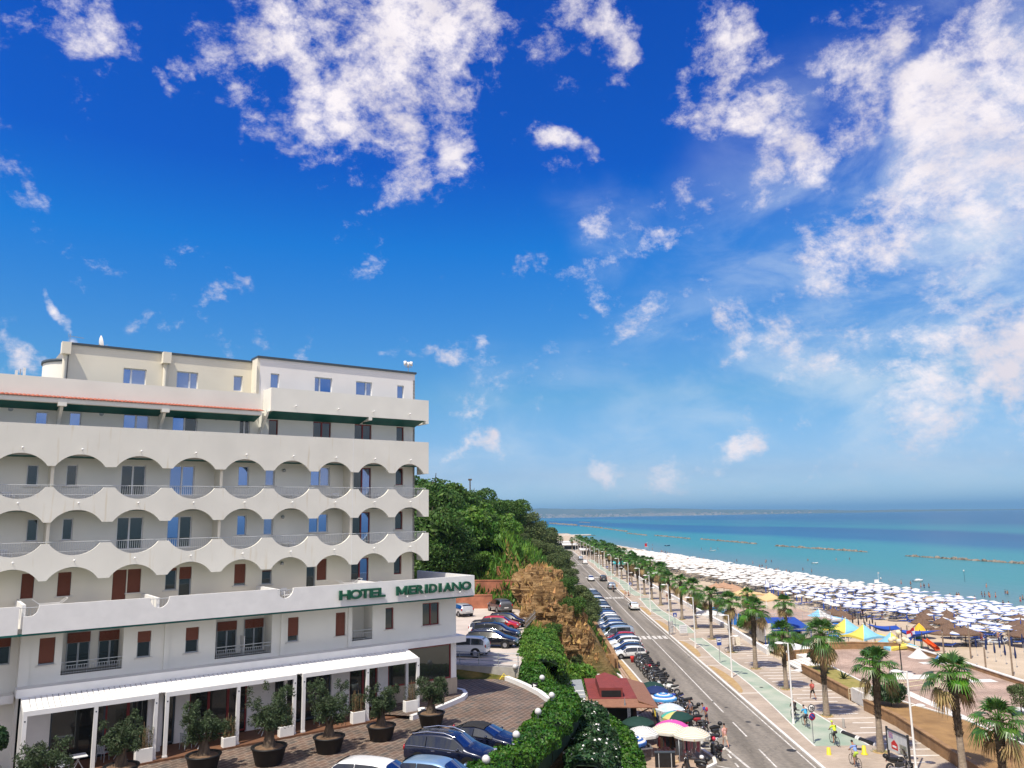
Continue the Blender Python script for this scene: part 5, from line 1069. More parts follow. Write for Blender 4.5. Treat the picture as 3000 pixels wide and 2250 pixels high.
# white bucket by the olive tree
t = empty('flower_pot', (-5.9,50.9,5.95), 0, 'white tapered pot beside the olive tree at the corner', 'pot'); MB().lathe([(.01,0),(.15,0),(.24,.55),(.21,.55),(.14,.1),(.01,.1)], n=18).build('pot', M['white_paint'], t)
MB().lathe([(.01,.45),(.205,.45)], n=18).build('soil', M['soil'], t)
# pole on the hill
d_ = ray(1377,1408); p_ = EYE+d_*(135/d_.y); t = empty('utility_pole', (p_.x,p_.y,terr(p_.x,p_.y)), 0, 'lone wooden pole sticking out of the trees on the hilltop', 'pole'); MB().cyl((0,0,0),(0,0,p_.z-terr(p_.x,p_.y)), .12,.1, 8).build('pole', M['bark'], t); MB().box(-.3,.3,-.15,.15,0,.3).build('cap', M['bark'], t).location = (0,0,p_.z-terr(p_.x,p_.y))
# ================================================================= cars
GLASSCAR = glass('car_glass', (.5,.56,.62), .07, .02, (.008,.010,.012))
M['head'] = glass('headlight_lens', (.9,.9,.9), .35, .08, (.35,.36,.38)); M['tail'] = mat('tail_lamp', (.35,.01,.015), .2, 0, coat=.6); M['plate'] = mat('number_plate', (.7,.7,.7), .5, 0); M['rim'] = mat('alloy_rim', (.45,.46,.48), .3, 0, metal=.8)
# stations along the length: x from tail (-) to nose (+): (x, belt z, top z, half width at belt, half width at top)
CARS = {
 'hatch': dict(L=4.1, W=1.74, st=[(-2.02,.62,.66,.70,.66),(-1.97,.86,1.0,.80,.72),(-1.90,.92,1.18,.83,.62),(-1.62,.93,1.42,.85,.58),(-.9,.92,1.48,.86,.58),(-.1,.90,1.49,.86,.57),(.42,.88,1.42,.86,.56),(1.10,.88,.98,.85,.72),(1.55,.82,.90,.82,.68),(1.92,.70,.76,.74,.58),(2.05,.55,.58,.66,.5)], glass=(2,6), ws=6, rw=(1,3), wb=(-1.22,1.28), r=.31),
 'suv': dict(L=4.6, W=1.84, st=[(-2.28,.70,.76,.76,.70),(-2.24,.95,1.10,.86,.76),(-2.15,1.02,1.34,.89,.66),(-1.85,1.03,1.60,.91,.62),(-1.0,1.02,1.67,.92,.63),(-.1,1.00,1.66,.92,.62),(.5,.98,1.57,.91,.60),(1.22,.97,1.08,.90,.76),(1.75,.92,1.02,.87,.72),(2.16,.80,.88,.80,.64),(2.30,.62,.66,.72,.55)], glass=(2,6), ws=6, rw=(1,3), wb=(-1.38,1.34), r=.36),
 'wagon': dict(L=4.75, W=1.82, st=[(-2.36,.62,.66,.74,.68),(-2.32,.86,1.0,.83,.74),(-2.22,.92,1.16,.86,.62),(-1.85,.93,1.41,.88,.58),(-1.0,.92,1.47,.89,.58),(-.1,.90,1.47,.89,.57),(.5,.88,1.39,.88,.56),(1.28,.88,.98,.87,.74),(1.85,.82,.91,.84,.70),(2.25,.70,.77,.76,.6),(2.38,.54,.57,.68,.5)], glass=(2,6), ws=6, rw=(1,3), wb=(-1.40,1.42), r=.33),
 'van': dict(L=4.9, W=1.95, st=[(-2.45,.60,.70,.86,.82),(-2.43,1.05,1.35,.94,.86),(-2.38,1.10,1.70,.95,.84),(-2.25,1.10,1.92,.96,.82),(-1.0,1.10,1.96,.97,.83),(.2,1.08,1.95,.97,.82),(.95,1.05,1.84,.96,.78),(1.72,1.02,1.16,.93,.8),(2.05,.92,1.02,.89,.74),(2.33,.75,.82,.82,.66),(2.44,.56,.6,.75,.55)], glass=(3,6), ws=6, rw=(1,3), wb=(-1.5,1.55), r=.34),
 'coupe': dict(L=4.5, W=1.80, st=[(-2.22,.60,.64,.72,.66),(-2.18,.82,.90,.80,.70),(-2.05,.88,.96,.83,.70),(-1.55,.90,1.08,.85,.62),(-.95,.90,1.30,.86,.57),(-.2,.88,1.37,.87,.56),(.35,.86,1.28,.87,.55),(1.12,.85,.95,.86,.74),(1.75,.78,.87,.82,.68),(2.12,.66,.73,.74,.58),(2.25,.5,.53,.66,.48)], glass=(3,6), ws=6, rw=(3,4), wb=(-1.3,1.4), r=.33)}
def car_rings(spec):
    rings = []
    for x, b, t, wb, wt in spec['st']:
        lo = .24 if abs(x) < spec['L']*.44 else .34
        rings.append([(x,-wb*.90,lo),(x,-wb*1.0,lo+.16),(x,-wb*1.015,(lo+b)*.55),(x,-wb,b),(x,-wt-.035,t-.075),(x,-wt*.80,t-.012),(x,0,t),(x,wt*.80,t-.012),(x,wt+.035,t-.075),(x,wb,b),(x,wb*1.015,(lo+b)*.55),(x,wb,lo+.16),(x,wb*.90,lo)])
    return rings
_CARCACHE = {}
def build_car(kind, pm, roofm=None, rails=False, detail=True):
    key = (kind, pm.name, roofm.name if roofm else '', rails)
    sp = CARS[kind]; rg_ = car_rings(sp); n = 13; ns = len(rg_)
    if key in _CARCACHE: return dup(_CARCACHE[key])
    t = empty('parked_car'); mb = MB()
    V = [p for r in rg_ for p in r]; F = []
    for i in range(ns-1):
        for k in range(n-1): F.append((i*n+k, (i+1)*n+k, (i+1)*n+k+1, i*n+k+1))
        F.append((i*n+n-1, (i+1)*n+n-1, (i+1)*n, i*n))
    F.append(tuple(range(n))); F.append(tuple((ns-1)*n+k for k in range(n))[::-1])
    mb.add(V, F, 0, True)
    me = mb.mesh('body', pm); bm = bmesh.new(); bm.from_mesh(me); bmesh.ops.recalc_face_normals(bm, faces=bm.faces); bm.to_mesh(me); bm.free()
    body = link('body', me, t)
    sub = body.modifiers.new('s', 'SUBSURF'); sub.levels = 1; sub.render_levels = 2
    def S(i, k): return Vector(rg_[i][k])
    def pane(name, pts, off):
        c = sum(pts, Vector())/len(pts); nn = (pts[1]-pts[0]).cross(pts[-1]-pts[0]).normalized()
        if nn.dot(off) < 0: nn = -nn
        q = [p+nn*.012 for p in pts]; m_ = MB(); m_.poly(q); return m_
    def pane_obj(name, m_, mat_): return m_.build(name, mat_, t)
    g0, g1 = sp['glass']; mid = (g0+g1+1)//2
    for sgn, kb, kt in ((-1,3,4),(1,9,8)):
        for a, b in ((g0,mid),(mid,g1+1)):
            lo, hi = [], []
            for i in range(a, b+1):
                B, T_ = S(i,kb), S(i,kt)
                if i == g1+1: T_ = S(i-1,kt).lerp(S(i,kt),.78); B = S(i-1,kb).lerp(S(i,kb),.80)
                if i == a and a == g0: B = B.lerp(S(i+1,kb),.25); T_ = T_.lerp(S(i+1,kt),.35)
                lo.append(B.lerp(T_,.07)); hi.append(B.lerp(T_,.90))
            if a == mid: lo[0].x += .05; hi[0].x += .05
            m_ = MB(); k = len(lo); o_ = Vector((0,sgn*.03,.006)); m_.add([p+o_ for p in lo+hi], [(i,i+1,k+i+1,k+i) for i in range(k-1)], 0, True); w_ = m_.build('side_window', GLASSCAR, t)
            if detail:
                e = MB(); e.tube([p+o_*1.1 for p in lo], .014, 5); e.build('window_trim', M['chrome'] if rails else M['black'], w_)
    def strip(name, i0, i1, f0, f1, mat_, w=.92):
        a = [S(i0,k).lerp(S(i1,k), f0) for k in (4,5,6,7,8)]; b = [S(i0,k).lerp(S(i1,k), f1) for k in (4,5,6,7,8)]
        for q in (a,b): 
            for p in q: p.y *= w
        nn = (a[4]-a[0]).cross(b[0]-a[0]).normalized()
        if nn.z < 0: nn = -nn
        m_ = MB(); m_.add([p+nn*.03 for p in a+b], [(k,k+1,k+6,k+5) for k in range(4)], 0, True); return m_.build(name, mat_, t)
    strip('windscreen', sp['ws'], sp['ws']+1, .06, .88, GLASSCAR)
    strip('rear_window', sp['rw'][1], sp['rw'][0], .12, .80, GLASSCAR, .86)
    if roofm:
        a = MB(); 
        for i in range(sp['rw'][1], sp['ws']): a.add([S(i,k)+Vector((0,0,.02)) for k in range(4,9)]+[S(i+1,k)+Vector((0,0,.02)) for k in range(4,9)], [(k,k+1,k+6,k+5) for k in range(4)], 0, True)
        a.build('roof', roofm, t)
    if rails:
        for sgn in (-1,1):
            kk = 4 if sgn < 0 else 8; P = [S(i,kk)+Vector((0,-sgn*.06,.11)) for i in range(sp['rw'][1], sp['ws']+1)]; P[0].z -= .08; P[-1].z -= .08
            MB().tube(P, .03, 6).build('roof_rail', M['chrome'], t)
    r = sp['r']
    for xw in sp['wb']:
        for s in (-1,1):
            yw = s*(sp['W']/2-.10); A = MB(); prof = [(r*.60,-.10),(r*.93,-.105),(r,-.07),(r,.07),(r*.93,.105),(r*.60,.10)]
            vs = [(a,b) for a,b in prof]; A.lathe([(a,b) for a,b in vs], n=20)
            wh = A.build('wheel', M['rubber'], t); wh.matrix_local = Matrix.Translation((xw,yw,r)) @ Matrix.Rotation(R(90),4,'X')
            q = MB(); q.lathe([(.01,s*-.07),(r*.2,s*-.09),(r*.62,s*-.08)], n=18)
            for j in range(5):
                a = 6.283*j/5; q.obox((math.cos(a)*r*.36,math.sin(a)*r*.36,s*-.088), (r*.5,.07,.02), a)
            q.build('rim', M['rim'], wh)
            MB().lathe([(r*1.20,s*-.085),(r*.7,s*-.088)], n=22).build('wheel_arch', M['black'], t).matrix_local = Matrix.Translation((xw,s*(sp['W']/2-.075),r*1.04)) @ Matrix.Rotation(R(90),4,'X')
    L2, W2 = sp['L']/2, sp['W']/2; nb = sp['st'][-2]; tb = sp['st'][1]
    for s in (-1,1):
        MB().sphere((nb[0]-.03,s*(nb[3]-.09),nb[1]-.02), .13, 10, 0, (.75,1.1,.5)).build('headlight', M['head'], t); MB().sphere((tb[0]+.02,s*(tb[3]-.06),tb[1]-.02), .12, 10, 0, (.55,.9,1.25)).build('tail_light', M['tail'], t)
        if detail: MB().sphere((sp['st'][6][0]+.32,s*(W2+.10),sp['st'][6][1]+.10), .11, 10, 0, (.7,1,.75)).build('mirror', pm, t)
        if detail:
            for xx in (-.55,.35): MB().tube([(xx-.11,s*(W2*1.0),sp['st'][5][1]-.10),(xx+.09,s*(W2*1.0),sp['st'][5][1]-.09)], .018, 5).build('door_handle', M['chrome'] if rails else pm, t)
    MB().box(L2-.02,L2+.015,-.26,.26,.38,.49).build('number_plate', M['plate'], t); MB().box(-L2-.015,-L2+.03,-.26,.26,.62,.73).build('number_plate', M['plate'], t)
    MB().bev(L2-.2,L2-.01,-.55,.55,.28,.50,.03).build('grille', M['black'], t); MB().bev(-L2+.0,-L2+.16,-.62,.62,.26,.42,.03).build('rear_bumper', M['black'], t)
    _CARCACHE[key] = t; return t
P_ = dict(white=paint('white',(.78,.78,.77)), silver=paint('silver',(.55,.56,.57),.4,.3), grey=paint('grey',(.13,.14,.155),.5,.3), black=paint('black',(.008,.008,.010)), navy=paint('navy',(.008,.012,.035),.2), blue=paint('blue',(.02,.06,.22),.2), red=paint('red',(.42,.012,.018)), steel=paint('steel_blue',(.20,.33,.50),.35,.3), dgrey=paint('dark_grey',(.045,.05,.055),.4,.3), lblue=paint('light_silver',(.40,.46,.52),.5,.3))
_first = {}
def car(kind, colr, x, y, z, head, lab, group=None, roof=None, rails=False, name='parked_car'):
    o = build_car(kind, P_[colr], roof, rails); o.location = (x,y,z); o.rotation_euler = (0,0,head); o.name = name; tag(o, lab, 'car', group); return o
A_ = math.atan2
# hotel court (heading towards the hedge)
car('suv','navy',-3.4,42.1,5.7,R(-21),'dark blue estate car with silver roof rails parked against the hedge',rails=True)
car('coupe','navy',-1.9,44.75,5.7,R(-24),'dark soft top convertible parked behind the blue estate car',roof=M['rubber'])
car('hatch','steel',-3.55,38.2,5.7,R(-23),'pale blue small car with round roof cut off by the lower edge of the view')
car('wagon','white',-6.3,38.3,5.7,R(-20),'white car of which only the roof and aerial show at the bottom edge')
# upper parking
car('hatch','silver',-6.6,97.0,6.5,R(118),'silver hatchback by the red wall behind the hotel sign')
car('suv','grey',-2.0,100.1,6.5,R(112),'grey crossover parked next to the dry cliff')
PK = 'cars in the row above the green creeper'
car('hatch','black',-.9,86.6,6.5,R(-12),'black car behind the red one at the far end of the creeper row',PK)
car('hatch','red',-1.6,83.9,6.5,R(-12),'red hatchback facing the green creeper',PK)
car('hatch','white',-2.6,80.4,6.5,R(-12),'white hatchback between the red car and a dark blue one',PK,roof=M['rubber'])
car('suv','navy',-1.9,77.6,6.5,R(-12),'dark blue hatch in the middle of the creeper row',PK)
car('wagon','black',-2.2,73.6,6.5,R(-14),'long black estate with a bright roof strip facing the creeper',PK,rails=True)
car('suv','white',-4.6,69.2,6.5,R(168),'white crossover behind the steel railing')
# row of cars along the cliff wall: slightly oblique bays
ROW = [('hatch','white','white small hatchback nearest to the motorcycles'),('hatch','navy','dark blue hatch second from the motorcycles'),('hatch','white','white hatch third in the row of parked cars counted from the motorcycles'),('suv','white','white off roader with boxy tail fourth in the parked row'),('wagon','navy','dark blue estate fifth in the parked row'),('hatch','red','red car half hidden beside the silver van'),('van','lblue','silver grey van with dark windows in the parked row'),('suv','steel','light blue people carrier with skis style roof straps just past the van'),('suv','black','black car two places past the silver van'),('wagon','white','long white estate in the parked row beyond the van'),('hatch','blue','bright blue hatch beyond the long white estate'),('hatch','silver','silver hatch following the bright blue one'),('hatch','grey','grey hatch before the pair of white cars'),('hatch','white','white hatch first of a pair beyond the grey one'),('hatch','white','white hatch second of a pair beyond the grey one'),('hatch','blue','blue car just short of the far zebra crossing'),('wagon','navy','dark blue estate right at the far zebra crossing')]
yy = 104.6
for i,(k,c,l) in enumerate(ROW):
    sp = CARS[k]; x = edge(yy)-.15-sp['L']/2+rnd.uniform(-.35,.2); car(k,c,x,yy,0,R(180+rnd.uniform(-4,2)+6),l.replace('with skis style roof straps ',''),'cars parked along the cliff'); yy += 2.55 if k != 'van' else 2.8
    if 118.2 < yy < 122.8 and False: yy = 123
for i in range(14):
    y2 = yy+2.6+i*2.65; k, c = rnd.choice(['hatch','hatch','suv','wagon']), rnd.choice(['white','silver','black','navy','grey','white'])
    car(k,c,edge(y2)-.1-CARS[k]['L']/2,y2,0,R(184+rnd.uniform(-3,3)),'car in the far half of the row parked nose in under the bank','far cars parked under the bank')
# moving cars (seen from behind, driving away on the right; white ones in the left lane come towards us)
HD = R(90-1.4)
for k,c,px,py,hd,l in [('hatch','white',1881,1788,HD,'white hatchback driving away nearest to us'),('suv','lblue',1791,1727,HD,'silver hatch driving away just before the pedestrians'),('suv','dgrey',1770,1703,HD,'dark grey car driving away ahead of the silver one'),('hatch','white',1741,1703,HD+math.pi,'white car coming towards us in the left lane'),('suv','white',1717,1653,HD,'white crossover far along the road'),('suv','lblue',1702,1641,HD,'silver car farthest along the road')]:
    p = at(px,py,0); lane = 1.75 if hd == HD else -1.4; car(k,c,cen(p.y)+lane+ (0.2 if lane > 0 else 0),p.y+1.5,0,hd,l,'cars driving on the seafront road',name='moving_car')
# ================================================================= motorcycles and scooters
def bike_base(kind, bodym, seatm=None, case=True, screen=True):
    """kind 'scooter' or 'motorcycle'; nose along +x"""
    t = empty(kind); sm_ = seatm or M['black']; rw = .26 if kind == 'scooter' else .31; wb = .66 if kind == 'scooter' else .72
    for xw in (-wb,wb):
        w = MB().lathe([(rw*.62,-.05),(rw*.9,-.06),(rw,-.03),(rw,.03),(rw*.9,.06),(rw*.62,.05)], n=18).build('wheel', M['rubber'], t); w.matrix_local = Matrix.Translation((xw,0,rw)) @ Matrix.Rotation(R(90),4,'X')
        q = MB().lathe([(.02,-.05),(.05,-.055),(.06,0),(.05,.055),(.02,.05)], n=10)
        for j in range(6): a = 6.283*j/6; q.obox((math.cos(a)*rw*.33,math.sin(a)*rw*.33,0), (rw*.62,.035,.03), a)
        q.build('rim', M['rim'], w)
    if kind == 'scooter':
        MB().sphere((-.50,0,.60), .3, 12, 0, (1.35,.62,.75)).build('tail_body', bodym, t); MB().bev(-.15,.42,-.17,.17,.26,.36,.03).build('footboard', M['black'], t)
        MB().tube([(.42,0,.30),(.55,0,.62),(.50,0,.95)], [.17,.20,.13], 10).build('leg_shield', bodym, t); MB().sphere((.66,0,.47), .14, 10, 0, (1.5,.75,.7)).build('front_mudguard', bodym, t)
        MB().tube([(-.95,0,.80),(-.5,0,.85),(-.05,0,.80)], [.10,.17,.12], 10).build('seat', sm_, t); hx, hz_ = .46, 1.05
    else:
        MB().sphere((.12,0,.82), .24, 12, 0, (1.25,.7,.7)).build('tank', bodym, t); MB().bev(-.3,.32,-.17,.17,.28,.66,.06).build('engine', M['dark_metal'] if 'dark_metal' in M else M['black'], t)
        MB().tube([(-.92,0,.94),(-.5,0,.84),(-.12,0,.82)], [.08,.15,.11], 10).build('seat', sm_, t); MB().tube([(-.95,0,.86),(-.55,0,.72),(-.2,0,.62)], [.07,.12,.10], 8).build('tail_body', bodym, t)
        MB().tube([(.30,-.18,.38),(-.2,-.2,.30),(-.85,-.2,.42)], [.03,.04,.06], 8).build('exhaust', M['chrome'], t); MB().sphere((.55,0,.92), .15, 10, 0, (.9,1,1)).build('fairing', bodym, t); MB().sphere((.70,0,.60), .17, 10, 0, (1.4,.45,.45)).build('front_mudguard', bodym, t); hx, hz_ = .42, 1.06
    f = MB()
    for s in (-.085,.085): f.tube([(hx+.02,s,hz_-.05),(wb,s,rw)], .028, 7)
    f.build('fork', M['steel'], t); MB().tube([(hx-.18,-.36,hz_-.02),(hx-.02,-.16,hz_+.03),(hx,0,hz_),(hx-.02,.16,hz_+.03),(hx-.18,.36,hz_-.02)], .022, 7).build('handlebar', M['black'], t)
    for s in (-1,1):
        m_ = MB().tube([(hx-.06,s*.26,hz_),(hx-.02,s*.36,hz_+.20)], .01, 5).build('mirror', M['black'], t); MB().sphere((hx-.03,s*.37,hz_+.24), .07, 8, 0, (.4,1.1,.8)).build('mirror_glass', M['chrome'], m_)
    MB().sphere((hx+.17,0,hz_-.16), .09, 10).build('headlight', M['head'], t); MB().sphere((-.98,0,.76), .06, 8, 0, (.5,1.2,.7)).build('tail_light', M['tail'], t)
    if screen: MB().add([(hx+.10,-.20,hz_+.0),(hx+.10,.20,hz_+.0),(hx-.05,.16,hz_+.42),(hx-.05,-.16,hz_+.42)], [(0,1,2,3)]).extr([(hx+.1,-.2,hz_),(hx+.1,.2,hz_),(hx-.05,.16,hz_+.42),(hx-.05,-.16,hz_+.42)], (.008,0,.003)).build('windshield', glass('smoked_screen', (.5,.5,.5), .12, .05, (.05,.055,.06)), t)
    if case: MB().sphere((-.98,0,1.08), .21, 12, 0, (.95,1.05,.8)).build('top_case', M['black'], t)
    MB().tube([(-.1,.1,.3),(-.14,.28,.02)], .016, 5).build('kickstand', M['steel'], t)
    return t
M['dark_metal'] = mat('dark_engine_metal', (.06,.06,.065), .4, .3, 10, metal=.6)
bk = dict(black=paint('bike_black',(.012,.012,.014)), white=paint('bike_white',(.72,.72,.70)), red=paint('bike_red',(.33,.012,.02)), blue=paint('bike_blue',(.015,.04,.30)), grey=paint('bike_grey',(.09,.095,.10)), silver=paint('bike_silver',(.42,.43,.44),.3))
def mbike(kind, c, x, y, rz, lab, group=None, case=True, screen=True, seatm=None):
    o = bike_base(kind, bk[c], seatm, case, screen); o.location = (x,y,0); o.rotation_euler = (0,0,rz); tag(o, lab, kind, group)
rowb = [('motorcycle','grey'),('motorcycle','black'),('scooter','grey'),('motorcycle','black'),('scooter','black'),('scooter','grey'),('motorcycle','red'),('scooter','black'),('scooter','black'),('motorcycle','grey'),('scooter','black'),('scooter','grey'),('scooter','black')]
for i,(k,c) in enumerate(rowb):
    y = 102.0-i*1.22; mbike(k,c,15.35-.02*i+rnd.uniform(-.15,.15),y,R(180+rnd.uniform(-14,14)),('red motorcycle in the middle of the dense row of parked bikes' if c == 'red' else 'dark %s packed in the dense row between the white car and the market umbrellas' % k), 'dark %ss in the dense row' % k if c != 'red' else None, case=rnd.random() < .6, screen=rnd.random() < .5)
mbike('scooter','white',15.2,85.3,R(168),'white scooter with black seat parked beside the dark green umbrella')
mbike('motorcycle','white',15.4,83.4,R(175),'white motorcycle just past the navy blue umbrella',case=False)
mbike('motorcycle','blue',15.1,79.6,R(190),'bright blue sports motorcycle beside the blue and white umbrella',case=False)
mbike('motorcycle','black',15.5,77.6,R(188),'black motorcycle next to the bright blue one',case=False)
mbike('motorcycle','black',15.3,74.6,R(172),'black motorcycle with a top case beside the pale blue umbrella',screen=False)
mbike('scooter','red',14.9,71.3,R(190),'red retro scooter with chrome headlamp beside the rainbow umbrella',case=False,screen=False)
mbike('scooter','black',15.0,69.6,R(165),'black scooter half hidden beside the pink umbrella',case=False)
mbike('scooter','black',15.55,67.6,R(196),'black and silver maxi scooter with top case near the man in pink')
mbike('scooter','white',14.75,65.2,R(180),'white scooter behind the second cream umbrella',case=False)
mbike('scooter','black',14.75,62.4,R(100),'black scooter with a red helmet on its dashboard at the kerb end')
o = MB().sphere((0,0,0), .15, 12).build('helmet', paint('helmet_red',(.55,.02,.05)), None, (14.72,62.75,1.28)); tag(o, 'red helmet lying on the scooter at the kerb end', 'helmet')
mbike('scooter','black',12.35,59.0,R(150),'black scooter with a white helmet parked inside the round kerb')
o = MB().sphere((0,0,0), .17, 12, 0, (1,1,.85)).build('helmet', bk['white'], None, (12.85,58.7,1.15)); tag(o, 'white helmet on the scooter inside the round kerb', 'helmet')
mbike('motorcycle','black',26.6,58.6,R(8),'black touring motorcycle by the information board on the promenade',screen=True)
mbike('scooter','grey',cen(190)+1.6,192,HD,'scooter with rider far along the road',case=False)
# pedal bicycles
def bicycle(x, y, z, rz, col, lab, group=None):
    t = empty('bicycle', (x,y,z), rz, lab, 'bicycle', group); rw = .34
    for xw in (-.52,.52):
        w = MB(); ring = [(xw+rw*math.cos(6.283*k/22),0,rw+rw*math.sin(6.283*k/22)) for k in range(23)]; w.tube(ring, .02, 6, cap=False); w = w.build('wheel', M['rubber'], t)
        q = MB()
        for k in range(10): a = 6.283*k/10; q.tube([(xw,0,rw),(xw+rw*math.cos(a),0,rw+rw*math.sin(a))], .004, 4)
        q.build('spokes', M['steel'], w)
    f = MB(); f.tube([(-.52,0,rw),(-.08,0,.30),(-.2,0,.82),(-.52,0,rw)], .018, 6); f.tube([(-.08,0,.30),(.38,0,.82),(-.18,0,.78)], .02, 6); f.tube([(.36,0,.95),(.40,0,.72),(.52,0,rw)], .018, 6); f.build('frame', col, t)
    MB().sphere((-.22,0,.90), .09, 8, 0, (1.5,.8,.4)).build('saddle', M['black'], t); MB().tube([(.46,-.24,1.0),(.36,-.1,1.02),(.36,.1,1.02),(.46,.24,1.0)], .014, 6).build('handlebar', M['black'], t)
    MB().tube([(-.16,-.1,.18),(-.08,-.1,.30),(-.08,.1,.30),(0,.1,.42)], .014, 5).build('crank', M['steel'], t); return t
# ================================================================= fan palms
def palm_kind(seed, H=6.6, n_fr=26, dead=12, size=1.0):
    rg = np.random.default_rng(seed); t = empty('palm_tree'); lx, ly = rg.uniform(-.25,.25,2)
    path = [(lx*k*k,ly*k*k,H*k) for k in (0,.15,.4,.7,.9,1.0)]
    mb = MB(); cut = 3; mb.tube([(p[0],p[1],p[2]-(.2 if i == 0 else 0)) for i,p in enumerate(path[:cut+0])]+[path[cut]], [.30,.24,.20,.19], 10); mb.build('trunk', M['palm_bark'], t)
    # upper trunk clad in old leaf bases
    mb = MB(); z0 = H*.38; q = lambda z: (lx*(z/H)**2, ly*(z/H)**2)
    mb.tube([(*q(z),z) for z in (z0,H*.6,H*.85,H)], [.21,.25,.30,.26], 10)
    for k in range(230):
        z = z0+(H-z0)*rg.random(); a = rg.uniform(0,6.283); x, y = q(z); r = .23+.06*(z-z0)/(H-z0); c, s = math.cos(a), math.sin(a); w = .06; o_ = rg.uniform(.05,.13)
        p0 = Vector((x+c*r*.9,y+s*r*.9,z)); tip = Vector((x+c*(r+o_),y+s*(r+o_),z+rg.uniform(.06,.24))); tg = Vector((-s,c,0))*w; mb.add([p0-tg,p0+tg,tip+tg*.4,tip-tg*.4], [(0,1,2,3)])
    mb.build('leaf_bases', M['palm_boot'], t)
    top = Vector((*q(H),H))
    def fan(base, az, el, stalk, Lf, nb, droop, out):
        d = Vector((math.cos(az)*math.cos(el), math.sin(az)*math.cos(el), math.sin(el))); mid = base+d*stalk*.6; e = base + d*stalk + Vector((0,0,-.10*stalk*stalk*(1+droop)))
        w = Vector((-math.sin(az),math.cos(az),0)); out['st'].append((base,mid,e)); dd = (e-mid).normalized(); nrm = dd.cross(w).normalized()
        if nrm.z < 0: nrm = -nrm
        for k in range(nb):
            f = (k+.5)/nb*2-1; ang = f*1.75; u = (dd*math.cos(ang)+w*math.sin(ang)).normalized(); L_ = Lf*(1-.28*abs(f))*rg.uniform(.9,1.08); fold = nrm*(.10*(1-abs(f)))
            sd = u.cross(nrm).normalized()*(.055*size); b0 = e+u*.05; m1 = e+u*L_*.55+fold*.3 + Vector((0,0,-.03*droop)); tp = e+u*L_+Vector((0,0,-L_*(.16+.42*droop)*rg.uniform(.7,1.3)))
            out['q'].append([b0-sd*.35,m1-sd,m1+sd,b0+sd*.35]); out['q'].append([m1-sd,tp-sd*.08,tp+sd*.08,m1+sd])
    green, lit, dry = (dict(q=[],st=[]) for _ in range(3))
    for i in range(n_fr):
        f = i/n_fr; az = i*2.39996+rg.uniform(-.2,.2); el = 1.40-1.6*f+rg.uniform(-.2,.2); fan(top+Vector((0,0,.05-.25*f)), az, el, (.75+.5*f)*size, (.95+.1*f)*size, 15, .15+.8*f, lit if rg.random() < .22 and f > .3 else green)
    for i in range(dead):
        az = i*2.39996*1.3+rg.uniform(-.3,.3); fan(top+Vector((0,0,-.35)), az, -.62+rg.uniform(-.4,.35), 1.0*size, .85*size, 10, 1.15, dry)
    for nm, o_, m_ in (('crown',green,'palm_green'),('lit_fronds',lit,'palm_lit'),('dead_fronds',dry,'palm_dry')):  # second set: random fronds in the brighter, sunlit green
        if o_['q']:
            link(nm, quads_mesh(nm, np.array([[tuple(v) for v in q_] for q_ in o_['q']]), [M[m_]]), t)
    mb = MB()
    for b,m1,e in green['st']+lit['st']+dry['st']: mb.tube([b,m1,e], [.03,.022,.014], 4)
    mb.build('leaf_stalks', M['palm_lit'], t)
    return t
PALMS = [palm_kind(101,6.3,25,16,1.06), palm_kind(102,6.7,23,24,1.08), palm_kind(103,6.0,27,20,1.06), palm_kind(104,6.5,22,26,1.05)]
PL = []
def place_palm(x, y, z, k, s, rz, lab, group=None, sz=None):
    src = PALMS[k]
    if src.name not in _used: _used.add(src.name); o = src
    else: o = dup(src)
    o.location = (x,y,z); o.rotation_euler = (0,0,rz); o.scale = (s,s,sz or s); tag(o, lab, 'palm tree', group); return o
_used = set()
PG = 'palms in the promenade row'
labs = ['promenade palm standing beside the information board','promenade palm nearest the walking man in red','palm beside the white steps and the planter end','palm next to the a shaped notice board by the white wall','palm beside the blue bus stop sign','palm with two bicycles leaning at its foot','palm behind the small white canopy on the promenade','palm just behind the first blue crossing sign','palm two places beyond the first blue crossing sign','palm three places beyond the first blue crossing sign','fourth palm beyond the first blue crossing sign','fifth palm beyond the first blue crossing sign']
for i in range(12):
    y = 62.8+i*10.98 if i > 3 else [62.8,73.6,84.6,95.6][i]; place_palm(palm_x(y), y, .12, i%4, 1.0+.07*math.sin(i*2.3), i*1.9, labs[i], PG)
for i in range(12,34):
    y = 62.8+i*10.98; place_palm(palm_x(y)+rnd.uniform(-.2,.2), y, .12, i%4, 1.02+.08*math.sin(i*1.7), i*1.9, 'distant palm in the far half of the promenade row', 'distant palms of the promenade row')
for i,(x,y) in enumerate([(34.5,205),(35.3,222),(35.8,246),(36.6,268),(36.5,292),(37.5,315),(37.6,338),(38.6,356),(33.9,186),(35.0,236),(36.2,280),(37.0,304),(38.3,327),(38.8,348),(37.5,372),(38,395),(30,420),(25,438),(34,410),(20,455),(14,470)]): place_palm(x, y, -.1, (i+1)%4, .95+.1*math.sin(i*3.1), i*1.3, 'distant palm on the beach side of the promenade', 'distant palms behind the beach bars')
def pat(px, py, z): p = at(px,py,z); return p.x, p.y
place_palm(*pat(2824,2275,.6)[:2], .6, 1, .98, .4, 'big palm growing from the long brown planter bed')
place_palm(28.3,49.2,.12, 2, .92, 2.2, 'palm cut off at the lower right corner, only its crown showing')
place_palm(37.3,112.5,.3, 0, .85, 4.0, 'palm in front of the blue awning of the beach bar')
place_palm(36.6,128,.1, 3, .8, 1.0, 'palm beyond the round green bush of the beach bar')
